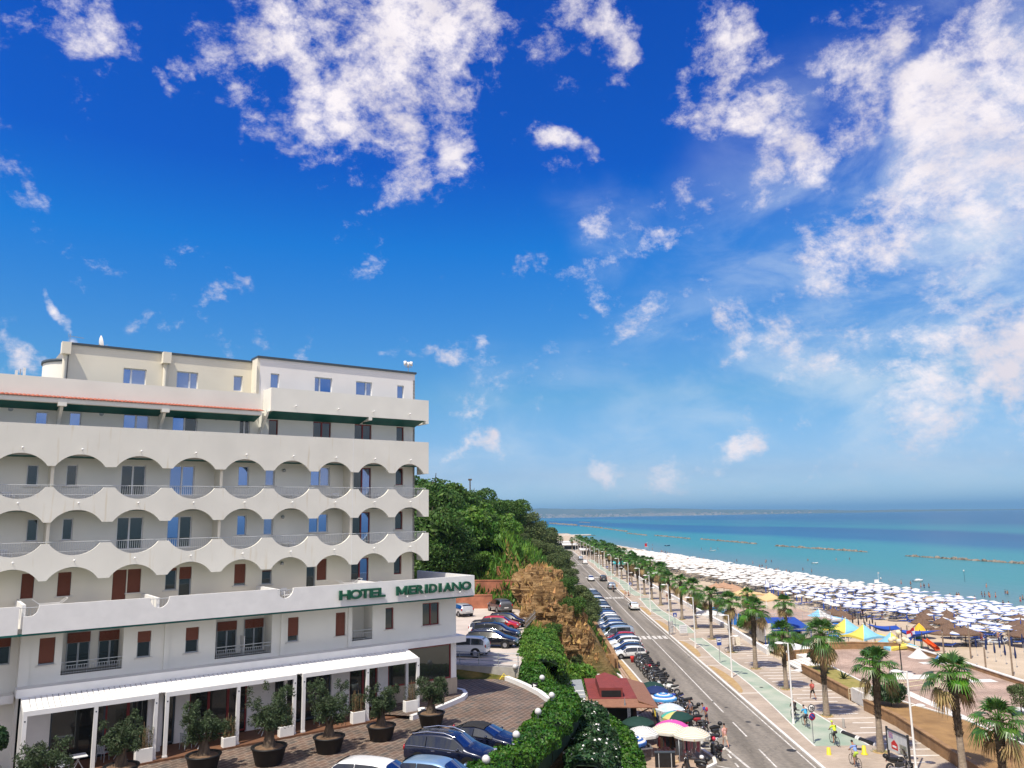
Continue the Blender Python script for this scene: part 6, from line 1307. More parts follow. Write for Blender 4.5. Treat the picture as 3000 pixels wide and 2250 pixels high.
# tree pits
for i in range(12):
    y = 62.8+i*10.98 if i > 3 else [62.8,73.6,84.6,95.6][i]; o = MB().lathe([(.01,.03),(.55,.025),(.6,.0)], n=14).build('tree_pit', M['gravel'], None, (palm_x(y),y,.118)); o['kind'] = 'structure'
    rg = np.random.default_rng(i); P = rg.normal(0,.33,(140,3)); P[:,2] = np.abs(P[:,2])*.3-.05; P[:,:2] *= .8; o = link('tuft', quads_mesh('tuft', leaf_quads(P, rg.normal(0,1,(140,3)), .09, rg, .2), [M['leaf_bright']]), None, (palm_x(y),y,.14)); tag(o, 'small green weeds round the foot of a promenade palm', 'weeds', kind='stuff')
# ================================================================= street lamps
def lamp_kind(low=True, flip=False):
    t = empty('street_lamp'); w = M['white_paint']
    MB().cyl((0,0,-.05),(0,0,6.65), .085,.06, 10).build('post', w, t); MB().cyl((0,0,0),(0,0,.35), .13,.11, 10).build('base', w, t)
    MB().tube([(0,0,6.6),(-.35,0,6.66)], .04, 6).build('arm', w, t); MB().lathe([(.01,.09),(.22,.07),(.40,.0),(.36,-.05),(.01,-.07)], (-.72,0,6.66), 18).build('lamp_head', w, t)
    if low: MB().tube([(0,0,4.3),(.35,0,4.36)], .035, 6).build('arm', w, t); MB().lathe([(.01,.09),(.2,.07),(.36,.0),(.32,-.05),(.01,-.07)], (.70,0,4.36), 18).build('lamp_head', w, t)
    return t
LK = lamp_kind(); first = True
lampxy = [(27.55,58.2),(23.6,71.2),(23.75,91.0),(24.1,110.3),(24.6,130.5),(25.0,151)]+[(26.6+.02*(y-184),y) for y in frange(171,430,19.6)]
ll = ['white double arm street lamp nearest the information board','white street lamp by the cycle path behind the cyclists','white street lamp just short of the blue bus stop sign','white street lamp standing in the long orange bed past the bus stop','white street lamp by the blue crossing sign at the first zebra','white street lamp beyond the first blue crossing sign']
for i,(x,y) in enumerate(lampxy):
    o = LK if first else dup(LK); first = False; o.location = (x,y,.11); o.rotation_euler = (0,0,rnd.uniform(-.12,.12)); tag(o, ll[i] if i < 6 else 'distant white street lamp along the promenade', 'street lamp', 'white street lamps' if i < 6 else 'distant white street lamps')
# ================================================================= signs
def textmesh(s, size, extr=.004, offset=0.0):
    cu = bpy.data.curves.new('text', 'FONT'); cu.body = s; cu.size = size; cu.extrude = extr; cu.align_x = 'CENTER'; cu.align_y = 'CENTER'; cu.offset = offset
    ob = bpy.data.objects.new('tmp', cu); COL.objects.link(ob); me = bpy.data.meshes.new_from_object(ob.evaluated_get(bpy.context.evaluated_depsgraph_get())); bpy.data.objects.remove(ob); return me
def put_text(s, size, m, parent, loc, rx=90, rz=0, name='lettering', offset=0.0):
    me = textmesh(s, size, offset=offset); me.materials.clear(); me.materials.append(m); o = link(name, me, parent); o.matrix_local = Matrix.Translation(loc) @ Matrix.Rotation(R(rz),4,'Z') @ Matrix.Rotation(R(rx),4,'X'); return o
M['sign_blue'] = mat('sign_blue', (.012,.06,.33), .4, .03); M['sign_red'] = mat('sign_red', (.5,.015,.02), .4, .03); M['sign_white'] = mat('sign_white', (.78,.78,.78), .4, .02)
RX = Matrix.Rotation(R(90),4,'X')
t = empty('road_sign', (23.1,65.3,.12), .25, 'sign post with a round 30 limit above a blue no parking disc', 'road sign')
MB().cyl((0,0,0),(0,0,2.95), .035, n=8).build('post', M['steel'], t)
def disc(r, prof, m, z, y): o = MB().lathe(prof, n=28).build('disc', m, t); o.matrix_local = Matrix.Translation((0,y,z)) @ RX; return o
disc(.3,[(.001,.0),(.30,0),(.30,.02),(.001,.02)], M['black'], 2.62, -.04); disc(.3,[(.001,.0),(.29,0),(.29,.01),(.001,.01)], M['sign_white'], 2.62, -.064); o = disc(.3,[(.25,.0),(.29,0),(.29,.006),(.25,.006)], M['black'], 2.62, -.075); put_text('30', .33, M['black'], t, (0,-.085,2.62), offset=.012)
disc(.3,[(.001,.0),(.30,0),(.30,.02),(.001,.02)], M['sign_white'], 2.0, -.04); disc(.3,[(.001,.0),(.29,0),(.29,.01),(.001,.01)], M['sign_blue'], 2.0, -.064); disc(.3,[(.225,.0),(.285,0),(.285,.006),(.225,.006)], M['sign_red'], 2.0, -.076)
MB().obox((0,-.08,2.0), (.50,.006,.06), ry=R(45)).build('bar', M['sign_red'], t)
t = empty('bus_stop_sign', (24.62,99.5,.12), .25, 'blue and white bus stop sign on a thin pole', 'bus stop sign')
MB().cyl((0,0,0),(0,0,2.9), .04, n=8).build('post', M['steel'], t); MB().box(-.3,.3,-.065,-.045,2.05,2.95).build('plate', M['sign_blue'], t); MB().box(-.24,.24,-.07,-.066,2.42,2.86).build('panel', M['sign_white'], t)
mb = MB(); mb.box(-.18,.18,-.075,-.071,2.58,2.68); mb.build('bus_symbol', M['black'], t)
def zebra_sign(x, y, lab):
    t = empty('crossing_sign', (x,y,.12), .25, lab, 'road sign', 'blue crossing signs'); MB().cyl((0,0,0),(0,0,2.95), .035, n=8).build('post', M['steel'], t); MB().box(-.3,.3,-.06,-.04,2.3,2.9).build('plate', M['sign_blue'], t)
    MB().extr([(-.23,-.065,2.37),(.23,-.065,2.37),(0,-.065,2.82)], (0,.004,0)).build('triangle', M['sign_white'], t)
    q = MB(); q.sphere((0,-.069,2.66), .035, 8, 0, (1,.12,1)); q.extr([(-.03,-.0695,2.62),(.03,-.0695,2.62),(.02,-.0695,2.52),(.08,-.0695,2.41),(.04,-.0695,2.41),(0,-.0695,2.49),(-.05,-.0695,2.41),(-.09,-.0695,2.41),(-.02,-.0695,2.54)], (0,.003,0)); q.build('walking_figure', M['black'], t)
zebra_sign(24.4,125.0,'blue crossing sign at the first zebra crossing beside newspaper racks'); zebra_sign(25.7,181.0,'blue crossing sign at the second zebra crossing'); zebra_sign(27.4,240.0,'blue crossing sign far along at the third zebra crossing')
t = empty('information_board', (27.4,60.3,.12), R(-82), 'glazed information board with a red house shape between two dark posts', 'information board')
for x in (-1.25,1.25): MB().box(x-.06,x+.06,-.06,.06,0,2.15).build('post', M['dark_metal'], t)
MB().box(-1.18,1.18,-.03,.03,.55,1.95).build('panel', mat('poster_grey', (.42,.46,.50), .3, .5, 2.5, detail=8, col2=(.62,.62,.60)), t); MB().extr([(-.75,-.04,.75),(.0,-.04,.75),(.0,-.04,1.15),(-.37,-.04,1.42),(-.75,-.04,1.15)], (0,.006,0)).build('red_house_shape', M['sign_red'], t)
MB().box(-.6,-.15,-.045,-.041,.88,1.02).build('pale_line', M['sign_white'], t); MB().box(.25,1.05,-.045,-.036,.7,1.3).build('photo_panel', mat('poster_dark', (.12,.16,.14), .4, .7, 4, col2=(.4,.35,.28)), t); MB().box(-1.0,-.5,-.045,-.036,1.45,1.85).build('photo_panel', mat('poster_blue', (.10,.18,.42), .4, .6, 4, col2=(.55,.25,.28)), t); MB().box(-1.25,1.25,-.08,.08,1.96,2.03).build('hood', M['dark_metal'], t)
for x,y,l in ((23.15,62.4,'yellow tapered plastic bollard at the kerb by the 30 sign'),(25.75,62.3,'yellow tapered plastic bollard beside the promenade palm')):
    t = empty('bollard', (x,y,.0 if x < 24 else .12), 0, l, 'bollard', 'yellow bollards'); MB().lathe([(.22,0),(.22,.05),(.17,.08),(.13,.60),(.01,.63)], n=18).build('body', yl, t); MB().lathe([(.25,0),(.25,.05),(.2,.06)], n=18).build('foot', yl, t)
o = MB().lathe([(.01,.75),(.09,.74),(.10,.70),(.10,0)], n=14).build('bollard', M['concrete'], None, (27.25,69.6,.12)); tag(o, 'short grey round bollard on the promenade paving', 'bollard')
for x0,y0,x1,y1,l in ((26.55,68.1,27.0,66.5,'black humped rubber lane divider nearer the cyclists'),(27.1,66.1,27.55,64.5,'black humped rubber lane divider nearer the yellow bollard')):
    t = empty('lane_divider', ((x0+x1)/2,(y0+y1)/2,.118), A_(y1-y0,x1-x0), l, 'lane divider', 'black rubber lane dividers'); L_ = math.hypot(x1-x0,y1-y0)
    MB().extr([(-L_/2,.2*math.cos(a),.20*math.sin(a)) for a in [math.pi*k/8 for k in range(9)]], (L_,0,0)).build('hump', M['rubber'], t)
    for s in (-1,1): MB().extr([(s*L_/2,.21*math.cos(a),.21*math.sin(a)) for a in [math.pi*k/8 for k in range(9)]], (s*.09,0,0)).build('white_end', M['white_paint'], t)
bicycle(27.9,106.3,.12,R(170),M['black'],'black bicycle leaning at the palm beyond the bus stop, front one','bicycles at the palm'); bicycle(28.6,107.5,.12,R(150),M['black'],'black bicycle leaning at the palm beyond the bus stop, back one','bicycles at the palm')
t = empty('newspaper_rack', (23.3,122.9,.12), .2, 'grey newspaper rack beside the crossing sign', 'rack')
for k in range(4): MB().box(-.28,.28,-.12,.12,.3+.42*k,.62+.42*k).build('shelf', mat('magazines', (.32,.32,.34), .6, .6, 9, col2=(.6,.58,.55)), t)
MB().box(-.32,-.28,-.14,.14,0,2.0).box(.28,.32,-.14,.14,0,2.0).build('frame', M['steel'], t)
t = empty('notice_board', (24.9,121.6,.12), .15, 'white notice board in front of the crossing sign', 'notice board'); MB().box(-.6,.6,-.02,.02,.35,1.55).build('panel', M['white_frame'], t); MB().box(-.58,-.54,-.03,.03,0,.35).box(.54,.58,-.03,.03,0,.35).build('legs', M['steel'], t)
mb = MB()
for k in range(4): mb.box(-.48,.48,-.026,-.021,.5+.25*k,.56+.25*k)
mb.build('text_lines', M['steel'], t)
for x,y,k in ((30.7,93.7,'folding notice board with a menu beside the white wall'),(30.3,112.2,'framed notice board by the plant tubs at the bar entrance')):
    t = empty('notice_board', (x,y,.12), .1, k, 'notice board')
    for s in (-1,1): MB().obox((0,s*.2,.55), (.62,.03,1.1), rx=s*.28).build('panel', mat('cream_board', (.6,.53,.42), .6, .3, 12), t)
# ================================================================= promenade right side: walls, steps, plaza, planters
def wallthing(name, path, z0, z1, th, m, lab, cap=None):
    t = empty(name, (path[0][0],path[0][1],z0), 0, lab, 'wall'); P = [(x-path[0][0],y-path[0][1]) for x,y in path]
    MB().wall(P, -.3, z1-z0, th).build('wall_face', M[m], t)
    if cap: MB().wall(P, z1-z0, z1-z0+.09, th+.10).build('coping', M[cap], t)
    return t
mb = MB(); mb.poly([(31.6,50,.58),(50.2,50,.58),(50.2,104,.58),(47,106,.58),(36,106,.58),(35.4,101.5,.58),(35.2,93.2,.58),(35.0,80,.58),(35.2,75,.58),(31.9,75,.58)]); tag(mb.build('plaza', M['pink_pav']), kind='structure')
mb = MB()
for (x0,y0,x1,y1) in ((39,86,44,88.2),(37.2,69.5,38.2,81),(44.5,84,49,85.4),(43,72,49.4,73.5),(46.5,94,49.5,95.2),(38.5,60,39.2,69),(46,60,49.4,61.4)): mb.box(x0,x1,y0,y1,.5,.588)
tag(mb.build('plaza_bands', M['edge_white']), kind='structure')
wallthing('planter_wall', [(31.6,75.4),(31.85,69.9),(31.0,59.4),(30.4,50)], .12, .98, .3, 'tan_stone', 'long tan stone planter wall running out at the bottom of the view', 'tan_stone')
wallthing('planter_wall', [(32.35,93.1),(32.2,80.3),(35.0,80.3)], .12, .90, .3, 'tan_stone', 'tan stone planter wall with agave behind the walking man', 'tan_stone')
wallthing('planter_wall', [(32.8,99.6),(34.4,101.8),(36.9,102.6)], .12, .95, .35, 'tan_stone', 'short tan stone wall at the head of the white steps', 'tan_stone')
wallthing('planter_wall', [(38.4,104.6),(43.0,105.0),(48.6,103.6)], .55, 1.35, .35, 'tan_stone', 'tan stone wall between the plaza and the striped tents', 'tan_stone')
mb = MB(); mb.poly([(32.3,50,.90),(36.6,50,.90),(36.9,60,.90),(36.7,68,.90),(34.6,75.3,.90),(31.8,75.3,.90),(32.0,69.9,.90),(31.2,59.4,.90),(30.6,50,.90)]); tag(mb.build('planter_soil', mat('brown_earth', (.22,.125,.05), .95, .35, .8, .4, 12, col2=(.34,.20,.08))), kind='structure')
wallthing('planter_edge', [(34.7,75.5),(36.85,68),(37.05,60),(36.7,50)], .5, .97, .22, 'white_stone', 'pale stone edging between the brown bed and the pink plaza')
mb = MB(); mb.poly([(32.45,92.9,.84),(32.35,80.5,.84),(34.9,80.5,.84),(35.1,92.9,.84)]); tag(mb.build('planter_lawn', mat('dry_lawn', (.20,.19,.04), .95, .4, 1.5, .3, 20, col2=(.34,.27,.09))), kind='structure')
wallthing('planter_edge', [(35.05,80.3),(35.2,93)], .5, .92, .2, 'white_stone', 'pale stone edging behind the agave bed')
t = empty('white_steps', (32.4,93.4,.12), 0, 'flight of white stone steps up from the promenade to the plaza', 'steps')
for k in range(5): MB().box(.0+.55*k,3.0,.0,6.0,.0+.095*k-.1,.095*(k+1)).build('step', M['white_stone'], t)
t = empty('ramp_railing', (32.0,79.8,.12), 0, 'cream painted handrail along the ramp to the plaza', 'railing'); cr = mat('cream_rail', (.62,.55,.36), .5, .05)
for z in (.5,.95): MB().tube([(0,0,z),(3.2,0,z+.2),(7.8,1.0,z+.5),(9.6,-1.2,z+.5)], .035, 6).build('bar', cr, t)
for x,y,z in ((0,0,0),(3.2,0,.2),(5.6,.5,.4),(7.8,1.0,.5),(9.6,-1.2,.5)): MB().cyl((x,y,-.1),(x,y,z+.95), .035, n=6).build('post', cr, t)
t = empty('white_gate_wall', (32.05,79.0,.12), 0, 'low white wall with a sculpted panel beside the ramp', 'wall'); MB().bev(-.1,.1,-2.4,0,0,1.25,.04).build('panel', M['white_stone'], t); MB().box(-.12,2.6,.02,.2,0,1.15).build('return_panel', M['white_stone'], t)
tag(MB().cyl((34.6,75.9,.1),(34.6,75.9,3.3), .32,.30, 16).build('column', M['concrete']), 'grey round concrete column behind the promenade palm by the ramp', 'column')
# globe lamp
t = empty('globe_lamp', (41.1,87.9,.6), .3, 'black lamp post carrying five cream globes on the plaza', 'street lamp')
MB().cyl((0,0,0),(0,0,4.1), .07,.05, 10).build('post', M['dark_metal'], t); gl = mat('cream_globe', (.70,.62,.42), .35, .05)
MB().sphere((0,0,4.4), .30, 16).build('globe', gl, t)
for k in range(5):
    a = 6.283*k/5+.2; MB().tube([(0,0,3.3),(.45*math.cos(a),.45*math.sin(a),3.35),(.75*math.cos(a),.75*math.sin(a),3.5)], .03, 6).build('arm', M['dark_metal'], t); MB().sphere((.85*math.cos(a),.85*math.sin(a),3.62), .28, 16).build('globe', gl, t)
tag(MB().lathe([(1.1,0),(1.1,.28),(.01,.28)], n=24).build('round_plinth', M['white_stone'], None, (41.1,87.9,.55)), 'round white plinth under the black globe lamp', 'plinth')
# bench
t = empty('park_bench', (38.0,63.5,.58), R(75), 'dark wooden bench facing the brown planter bed', 'bench')
MB().box(-.9,.9,-.22,.22,.42,.47).build('seat', mat('dark_bench_wood', (.10,.06,.04), .7, .3, 6), t); MB().box(-.9,.9,.2,.25,.55,.9).build('backrest', _MC['dark_bench_wood'], t)
for x in (-.7,.7): MB().tube([(x,-.2,0),(x,-.25,.4),(x,.2,.45),(x,.25,0)], .035, 6).build('leg', M['black'], t)
plant('agave', (34.0,85.2,.84), .01, .01, 4, M['leaf_pine'], 'spiky agave in the dry lawn bed', seed=51)
def agave(x, y, z, s, lab):
    rg = np.random.default_rng(int(x*10)); t = empty('agave', (x,y,z), 0, lab, 'plant'); mb = MB()
    for k in range(22):
        a = k*2.4; el = rg.uniform(.3,1.35); L_ = s*rg.uniform(.7,1.0); d = Vector((math.cos(a)*math.cos(el),math.sin(a)*math.cos(el),math.sin(el))); w = Vector((-math.sin(a),math.cos(a),0))*.08*s; m_ = d*L_*.55; tp = d*L_+Vector((0,0,-.12*L_)); mb.add([w*.7,-w*.7,m_-w,m_+w,tp], [(0,1,2,3),(3,2,4)])
    mb.build('rosette', M['leaf_olive'], t); MB().cyl((0,0,-.1),(0,0,.15), .09*s, n=8).build('stem', M['bark'], t)
for o in [o for o in bpy.data.objects if o.name == 'agave']:
    for c in list(o.children): bpy.data.objects.remove(c)
    bpy.data.objects.remove(o)
agave(33.9,85.6,.84,1.1,'spiky grey agave in the dry lawn bed'); agave(33.2,88.3,.84,.8,'small agave near the dark bush in the lawn bed')
plant('shrub', (33.6,90.6,.8), 1.5, 2.0, 2600, M['leaf_oleander'], 'dense dark bush in the bed at the end of the white steps', 'bush', seed=61); plant('shrub', (33.2,73.6,.85), 1.7, 1.9, 3200, M['leaf_oleander'], 'dark spreading bush at the head of the brown planter bed', 'bush', .2, 62, .22)
plant('shrub', (41.4,95.6,.58), 1.2, 1.9, 2000, M['leaf_oleander'], 'narrow green shrub at the foot of the globe lamp', 'bush', seed=63); plant('tamarisk_shrub', (43.0,70.8,.58), 1.1, 2.8, 2600, _MC['tamarisk_leaf'], 'feathery young tamarisk on the plaza', 'bush', .14, 64, .2)
plant('shrub', (49.2,81,-.8), .9, 1.6, 1300, _MC['tamarisk_leaf'], 'dry little bush in the sand beside a wooden pole', 'bush', seed=65)
# beach parapet and the promenade white wall further on
wallthing('beach_parapet', [(49.4,106),(50.3,92),(50.4,70),(50.0,50)], -1.5, 1.0, .35, 'tan_stone', 'long pink parapet between plaza and beach', 'white_stone')
wallthing('white_wall', [(32.05,104.5),(33.05,126),(33.75,173),(34.6,215),(36,300)], .1, .78, .4, 'white_paint', 'long low white wall along the beach side of the promenade')
# ================================================================= kiosk and market on the left pavement
t = empty('souvenir_kiosk', (7.9,71.5,0), R(-2), 'market kiosk with a red stepped roof and brown eaves', 'kiosk'); rr = mat('red_felt_roof', (.20,.040,.036), .9, .15, 2, .2, 40); be = mat('brown_eave_boards', (.24,.115,.07), .8, .2, 3, stretch=(1,5,1)); dk = mat('dark_timber', (.05,.028,.02), .8, .3, 4)
MB().box(-1.6,2.0,-3.2,3.6,0,2.7).build('wall', dk, t)
MB().extr([(-1.9,-3.9,3.05),(2.0,-3.9,3.05),(2.0,4.3,3.05),(-1.9,4.3,3.05)], (0,0,.16)).build('roof', rr, t)
mb = MB(); z0, z1 = 3.215, 3.95
mb.add([(-1.0,-3.4,z0),(.9,-3.4,z0),(.9,2.2,z0),(-1.0,2.2,z0),(-1.0,-3.4,z1),(.9,-3.4,z1),(.9,1.2,z1),(-.1,2.6,z1+.1),(-1.0,1.6,z1)], [(0,1,5,4),(1,2,6,5),(3,0,4,8),(4,5,6,7,8),(2,3,8,7),(2,7,6)]); mb.build('raised_roof', rr, t); MB().box(-.85,.75,-3.46,-3.405,3.24,3.74).build('roof_vent', M['black'], t)
MB().extr([(2.02,-4.6,3.12),(3.5,-5.3,2.75),(3.5,4.1,2.75),(2.02,4.3,3.12)], (0,0,.07)).build('eave', be, t); MB().extr([(-1.9,-3.95,3.12),(2.0,-3.95,3.12),(3.5,-5.3,2.75),(-1.9,-5.0,2.78)], (0,0,.07)).build('eave', be, t)
for y in (-4.2,-1.8,.6,3.0):
    MB().tube([(2.05,y,2.1),(3.35,y,2.72)], .05, 6).build('bracket', dk, t)
for x in (-1.8,.9): MB().cyl((x,-4.9,2.85),(x,-4.9,3.5), .09,.01, 6).build('finial', M['steel'], t)
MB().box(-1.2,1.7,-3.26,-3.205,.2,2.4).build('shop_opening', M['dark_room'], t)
MB().box(1.15,1.4,-4.15,-4.1,1.7,2.7).build('hanging_sign', M['sign_white'], t); s_ = 'ACQUA'
for k, ch in enumerate('AUQCA'[::-1]): put_text(ch, .2, M['black'], t, (1.275,-4.155,2.6-.19*k))
t = empty('grey_awning', (5.3,72.6,0), R(-2), 'flat grey awning with white cross bars behind the kiosk', 'awning'); MB().extr([(-1.1,-3.6,2.9),(.55,-3.4,2.95),(.5,3.4,3.05),(-.9,3.3,3.0)], (0,0,.06)).build('sheet', mat('grey_sheet', (.28,.30,.31), .6, .1), t)
MB().box(-.35,-.25,-2.9,.8,3.02,3.08).build('cross_bar', M['white_paint'], t); MB().box(-1.0,.5,-1.2,-1.1,3.03,3.09).box(-.95,.5,-2.6,-2.5,3.03,3.09).build('cross_bars', M['white_paint'], t)
for x,y in ((-.9,-3.3),(.4,-3.2),(.4,3.1),(-.8,3.0)): MB().cyl((x,y,0),(x,y,2.95), .04, n=6).build('post', M['steel'], t)
wallthing('curved_white_wall', [(5.6,90.5),(7.4,90.0),(8.6,91.0),(9.6,90.2),(9.9,88.2),(8.6,86.6)], 0, .75, .35, 'white_paint', 'low curving white wall behind the kiosk')
wallthing('curved_white_wall', [(10.2,98.5),(11.6,92.5),(11.6,88.8),(10.8,87.6)], 0, .25, .2, 'white_paint', 'curved white kerb on the pavement behind the kiosk')
def parasol(x, y, z0, rad, h, m, lab, group=None, sag=.42, tilt=(0,0), ribs=10, name='market_umbrella', pole=True, val=True):
    t = empty(name, (x,y,z0), rnd.uniform(0,1), lab, 'umbrella', group); mb = MB(); n = ribs*2; vs = [(0,0,h)]; rings = [(.35,.07),(.7,.24),(1.0,.5)]
    for f, dz in rings:
        for k in range(n): a = 6.283*k/n; q = 1.0 if k%2 == 0 else .965; vs.append((rad*f*q*math.cos(a),rad*f*q*math.sin(a),h-sag*rad*dz*1.6 + (0.0 if k%2 == 0 else .02)))
    for k in range(n): a = 6.283*k/n; q = 1.0 if k%2 == 0 else .965; vs.append((rad*1.0*q*math.cos(a),rad*1.0*q*math.sin(a),h-sag*rad*.8-(.16 if val else .02)))
    fs = [(0,1+k,1+(k+1)%n) for k in range(n)]
    for j in range(3): fs += [(1+j*n+k,1+(j+1)*n+k,1+(j+1)*n+(k+1)%n,1+j*n+(k+1)%n) for k in range(n)]
    mb.add(vs, fs, 0, False); c = mb.build('canopy', m, t); c.rotation_euler = (R(tilt[0]),R(tilt[1]),0)
    MB().cyl((0,0,0),(0,0,h+.08), .022, n=6).build('pole', M['white_paint'], t); MB().lathe([(.01,0),(.24,0),(.22,.08),(.05,.1),(.05,.3)], n=14).build('base', M['concrete'], t); return t
W_, B_ = (.74,.73,.70), (.03,.16,.50)
navy_c = mat('navy_canvas', (.012,.028,.11), .8, .1, trans=.1); dgreen_c = mat('dark_green_canvas', (.012,.045,.035), .8, .1, trans=.1); pink_c = mat('pink_canvas', (.75,.10,.40), .8, .06, trans=.15)
strp = stripes('white_grey_stripe_canvas', [(0,W_),(.8,(.16,.16,.18))], 'R', 8, trans=.15); blst = stripes('blue_white_stripe_canvas', [(0,W_),(.5,(.05,.14,.42))], 'R', 3.2, trans=.15); bws = stripes('blue_ring_canvas', [(0,W_),(.35,(.10,.36,.70)),(.7,(.02,.12,.45))], 'R', 2.2, trans=.15)
rain = stripes('rainbow_canvas', [(0,(.02,.06,.05)),(.25,(.02,.06,.05)),(.40,(.60,.25,.10)),(.5,(.62,.07,.08)),(.6,(.12,.09,.40)),(.7,(.06,.28,.60)),(.8,(.10,.45,.35)),(.9,(.6,.55,.2))], 'A', 1.0, trans=.15); crm = stripes('cream_stripe_canvas', [(0,(.74,.72,.64)),(.72,(.66,.52,.30))], 'R', 7, trans=.2); pal = mat('pale_print_canvas', (.50,.62,.72), .8, .5, 2.5, trans=.2, col2=(.74,.73,.70))
for a in [(13.0,79.6,1.15,2.05,dgreen_c,'dark green umbrella farthest up the market row'),(13.0,77.6,1.2,2.05,navy_c,'plain navy blue umbrella in the market row'),(13.1,74.2,1.2,2.15,bws,'blue and white ringed umbrella in the market row'),(12.9,70.4,1.25,2.1,pal,'pale printed blue umbrella in the market row'),(13.0,67.8,1.3,2.1,rain,'rainbow segmented umbrella in the market row'),(12.1,65.3,1.3,2.0,pink_c,'bright pink umbrella in the market row'),(11.6,63.8,1.35,2.15,crm,'cream striped umbrella over the dark clothes rails'),(13.0,62.5,1.4,2.15,crm,'cream striped umbrella over the pale clothes rails by the kerb'),(9.6,66.4,1.3,2.05,dgreen_c,'dark green umbrella beside the kiosk corner'),(9.5,63.5,1.3,2.0,strp,'white umbrella with thin grey rings'),(8.4,62.2,1.2,1.75,blst,'broad blue and white striped umbrella against the hedge')]: parasol(a[0],a[1],.02,a[2],a[3],a[4],a[5])
def rail_clothes(x, y, rz, cols, lab, L_=1.5, h=1.55):
    t = empty('clothes_rail', (x,y,.02), rz, lab, 'clothes rail')
    MB().tube([(-L_/2,0,0),(-L_/2,0,h),(L_/2,0,h),(L_/2,0,0)], .02, 6).build('frame', M['steel'], t)
    n = int(L_/.11)
    for k in range(n):
        x0 = -L_/2+.08+k*.11; m = rnd.choice(cols); g_ = MB(); w = rnd.uniform(.22,.28); l = rnd.uniform(.7,1.15); b_ = rnd.uniform(-.03,.03)
        g_.add([(x0,-.05,h-.02),(x0+.02,-w,h-.12),(x0+b_,-w*.8,h-l*.5),(x0-b_,-w*.95,h-l),(x0,w*.95,h-l),(x0+b_,w*.8,h-l*.5),(x0-.02,w,h-.12),(x0,.05,h-.02)], [tuple(range(8))]); g_.extr([(x0+.03,-w*.9,h-.14),(x0+.05,-w*.8,h-l),(x0+.05,w*.8,h-l),(x0+.03,w*.9,h-.14)], (.03,0,0)); g_.build('garment', m, t)
cl = [mat('cloth_%s' % n_, c, .9, .15, 6) for n_, c in (('black',(.02,.02,.022)),('charcoal',(.05,.05,.055)),('dark_red',(.12,.02,.025)),('brown',(.10,.06,.04)))]; cp_ = [mat('cloth_%s' % n_, c, .9, .15, 6) for n_, c in (('ivory',(.6,.56,.5)),('rose',(.5,.2,.25)),('grey',(.25,.25,.26)),('stripe',(.35,.3,.33)),('dark',(.05,.05,.06)))]; cm_ = [mat('cloth_%s' % n_, c, .9, .2, 6) for n_, c in (('yellow',(.55,.42,.06)),('blue',(.06,.12,.3)),('white',(.65,.64,.6)),('tan',(.35,.22,.12)))]
rail_clothes(11.2,63.2,.3,cl,'clothes rail of black garments under the first cream umbrella'); rail_clothes(12.7,62.1,.25,cp_,'clothes rail of pale and rose garments by the round kerb',1.7); rail_clothes(11.9,61.9,1.4,cl,'clothes rail of dark garments between the two cream umbrellas',1.2); rail_clothes(12.2,71.6,1.5,cm_,'clothes rail of yellow and white goods behind the pale umbrella',1.6,1.3); rail_clothes(12.3,74.0,1.5,cm_,'clothes rail of straw bags and hats by the ringed umbrella',1.6,1.3); rail_clothes(9.2,68.6,.1,[cp_[0],cp_[2],cm_[1]],'clothes rail of blue and grey dresses in front of the kiosk',1.6,1.6)
t = empty('postcard_stand', (11.9,69.2,.02), 0, 'tall wire postcard stand below the pale umbrella', 'stand'); MB().cyl((0,0,0),(0,0,1.75), .02, n=6).build('post', M['black'], t)
for k in range(4):
    for a in range(4): MB().obox((.2*math.cos(a*1.57),.2*math.sin(a*1.57),.4+.38*k), (.26,.02,.30), a*1.57+1.57).build('card_rack', mat('postcards', (.35,.30,.28), .6, .8, 14, col2=(.7,.66,.6)), t)
for x,y,c,l in ((13.0,76.0,'sign_blue','blue plastic crate on a stall table by the ringed umbrella'),(11.4,66.6,'tan_stone','wooden goods table under the pink umbrella'),(9.0,64.6,'black','dark goods trolley below the thin ringed umbrella'),(9.55,62.9,'rail','wire goods basket at the foot of the thin ringed umbrella')):
    t = empty('stall_table', (x,y,.02), rnd.uniform(0,.6), l, 'stall table'); MB().bev(-.5,.5,-.32,.32,.62,.72,.02).build('tabletop', M[c], t)
    for a in (-.42,.42):
        for b_ in (-.26,.26): MB().cyl((a,b_,0),(a,b_,.62), .02, n=6).build('leg', M['steel'], t)
    for k in range(5): MB().bev(-.42+.18*k,-.28+.18*k,-.2,.2,.72,.84+.1*rnd.random(),.02).build('goods', rnd.choice(cl+cp_+cm_), t)
t = empty('black_display_board', (10.55,60.3,.02), R(-3), 'black display board with two pale uprights at the lower edge', 'board'); MB().box(-.72,.72,-.03,.03,.0,1.0).build('panel', M['black'], t); MB().box(-.74,.74,-.06,.06,1.0,1.12).build('top_rail', M['coping'], t)
for x in (-.45,.45): MB().box(x-.025,x+.025,-.06,-.031,0,.98).build('upright', M['rail'], t)
tag(MB().tube([(15.35,101.8,0),(15.35,101.8,2.6)], .035, 8).build('signpost', M['steel']), 'bare grey post between the white car and the motorcycles', 'post'); t = empty('litter_bin', (14.3,101.6,0), 0, 'small red litter bin at the end of the parked cars', 'bin'); MB().lathe([(.01,.0),(.2,0),(.24,.75),(.20,.78)], n=14).build('body', mat('red_plastic', (.55,.04,.03), .5, .1), t); MB().lathe([(.01,.72),(.22,.74)], n=14).build('opening', M['black'], t)
o = MB().bev(-.6,.6,-.12,.12,0,.14,.02).build('timber_beam', mat('pale_timber', (.5,.36,.2), .7, .2), None, (11.2,61.2,.02), .5); tag(o, 'pale timber beam on the ground by the clothes rails', 'beam')
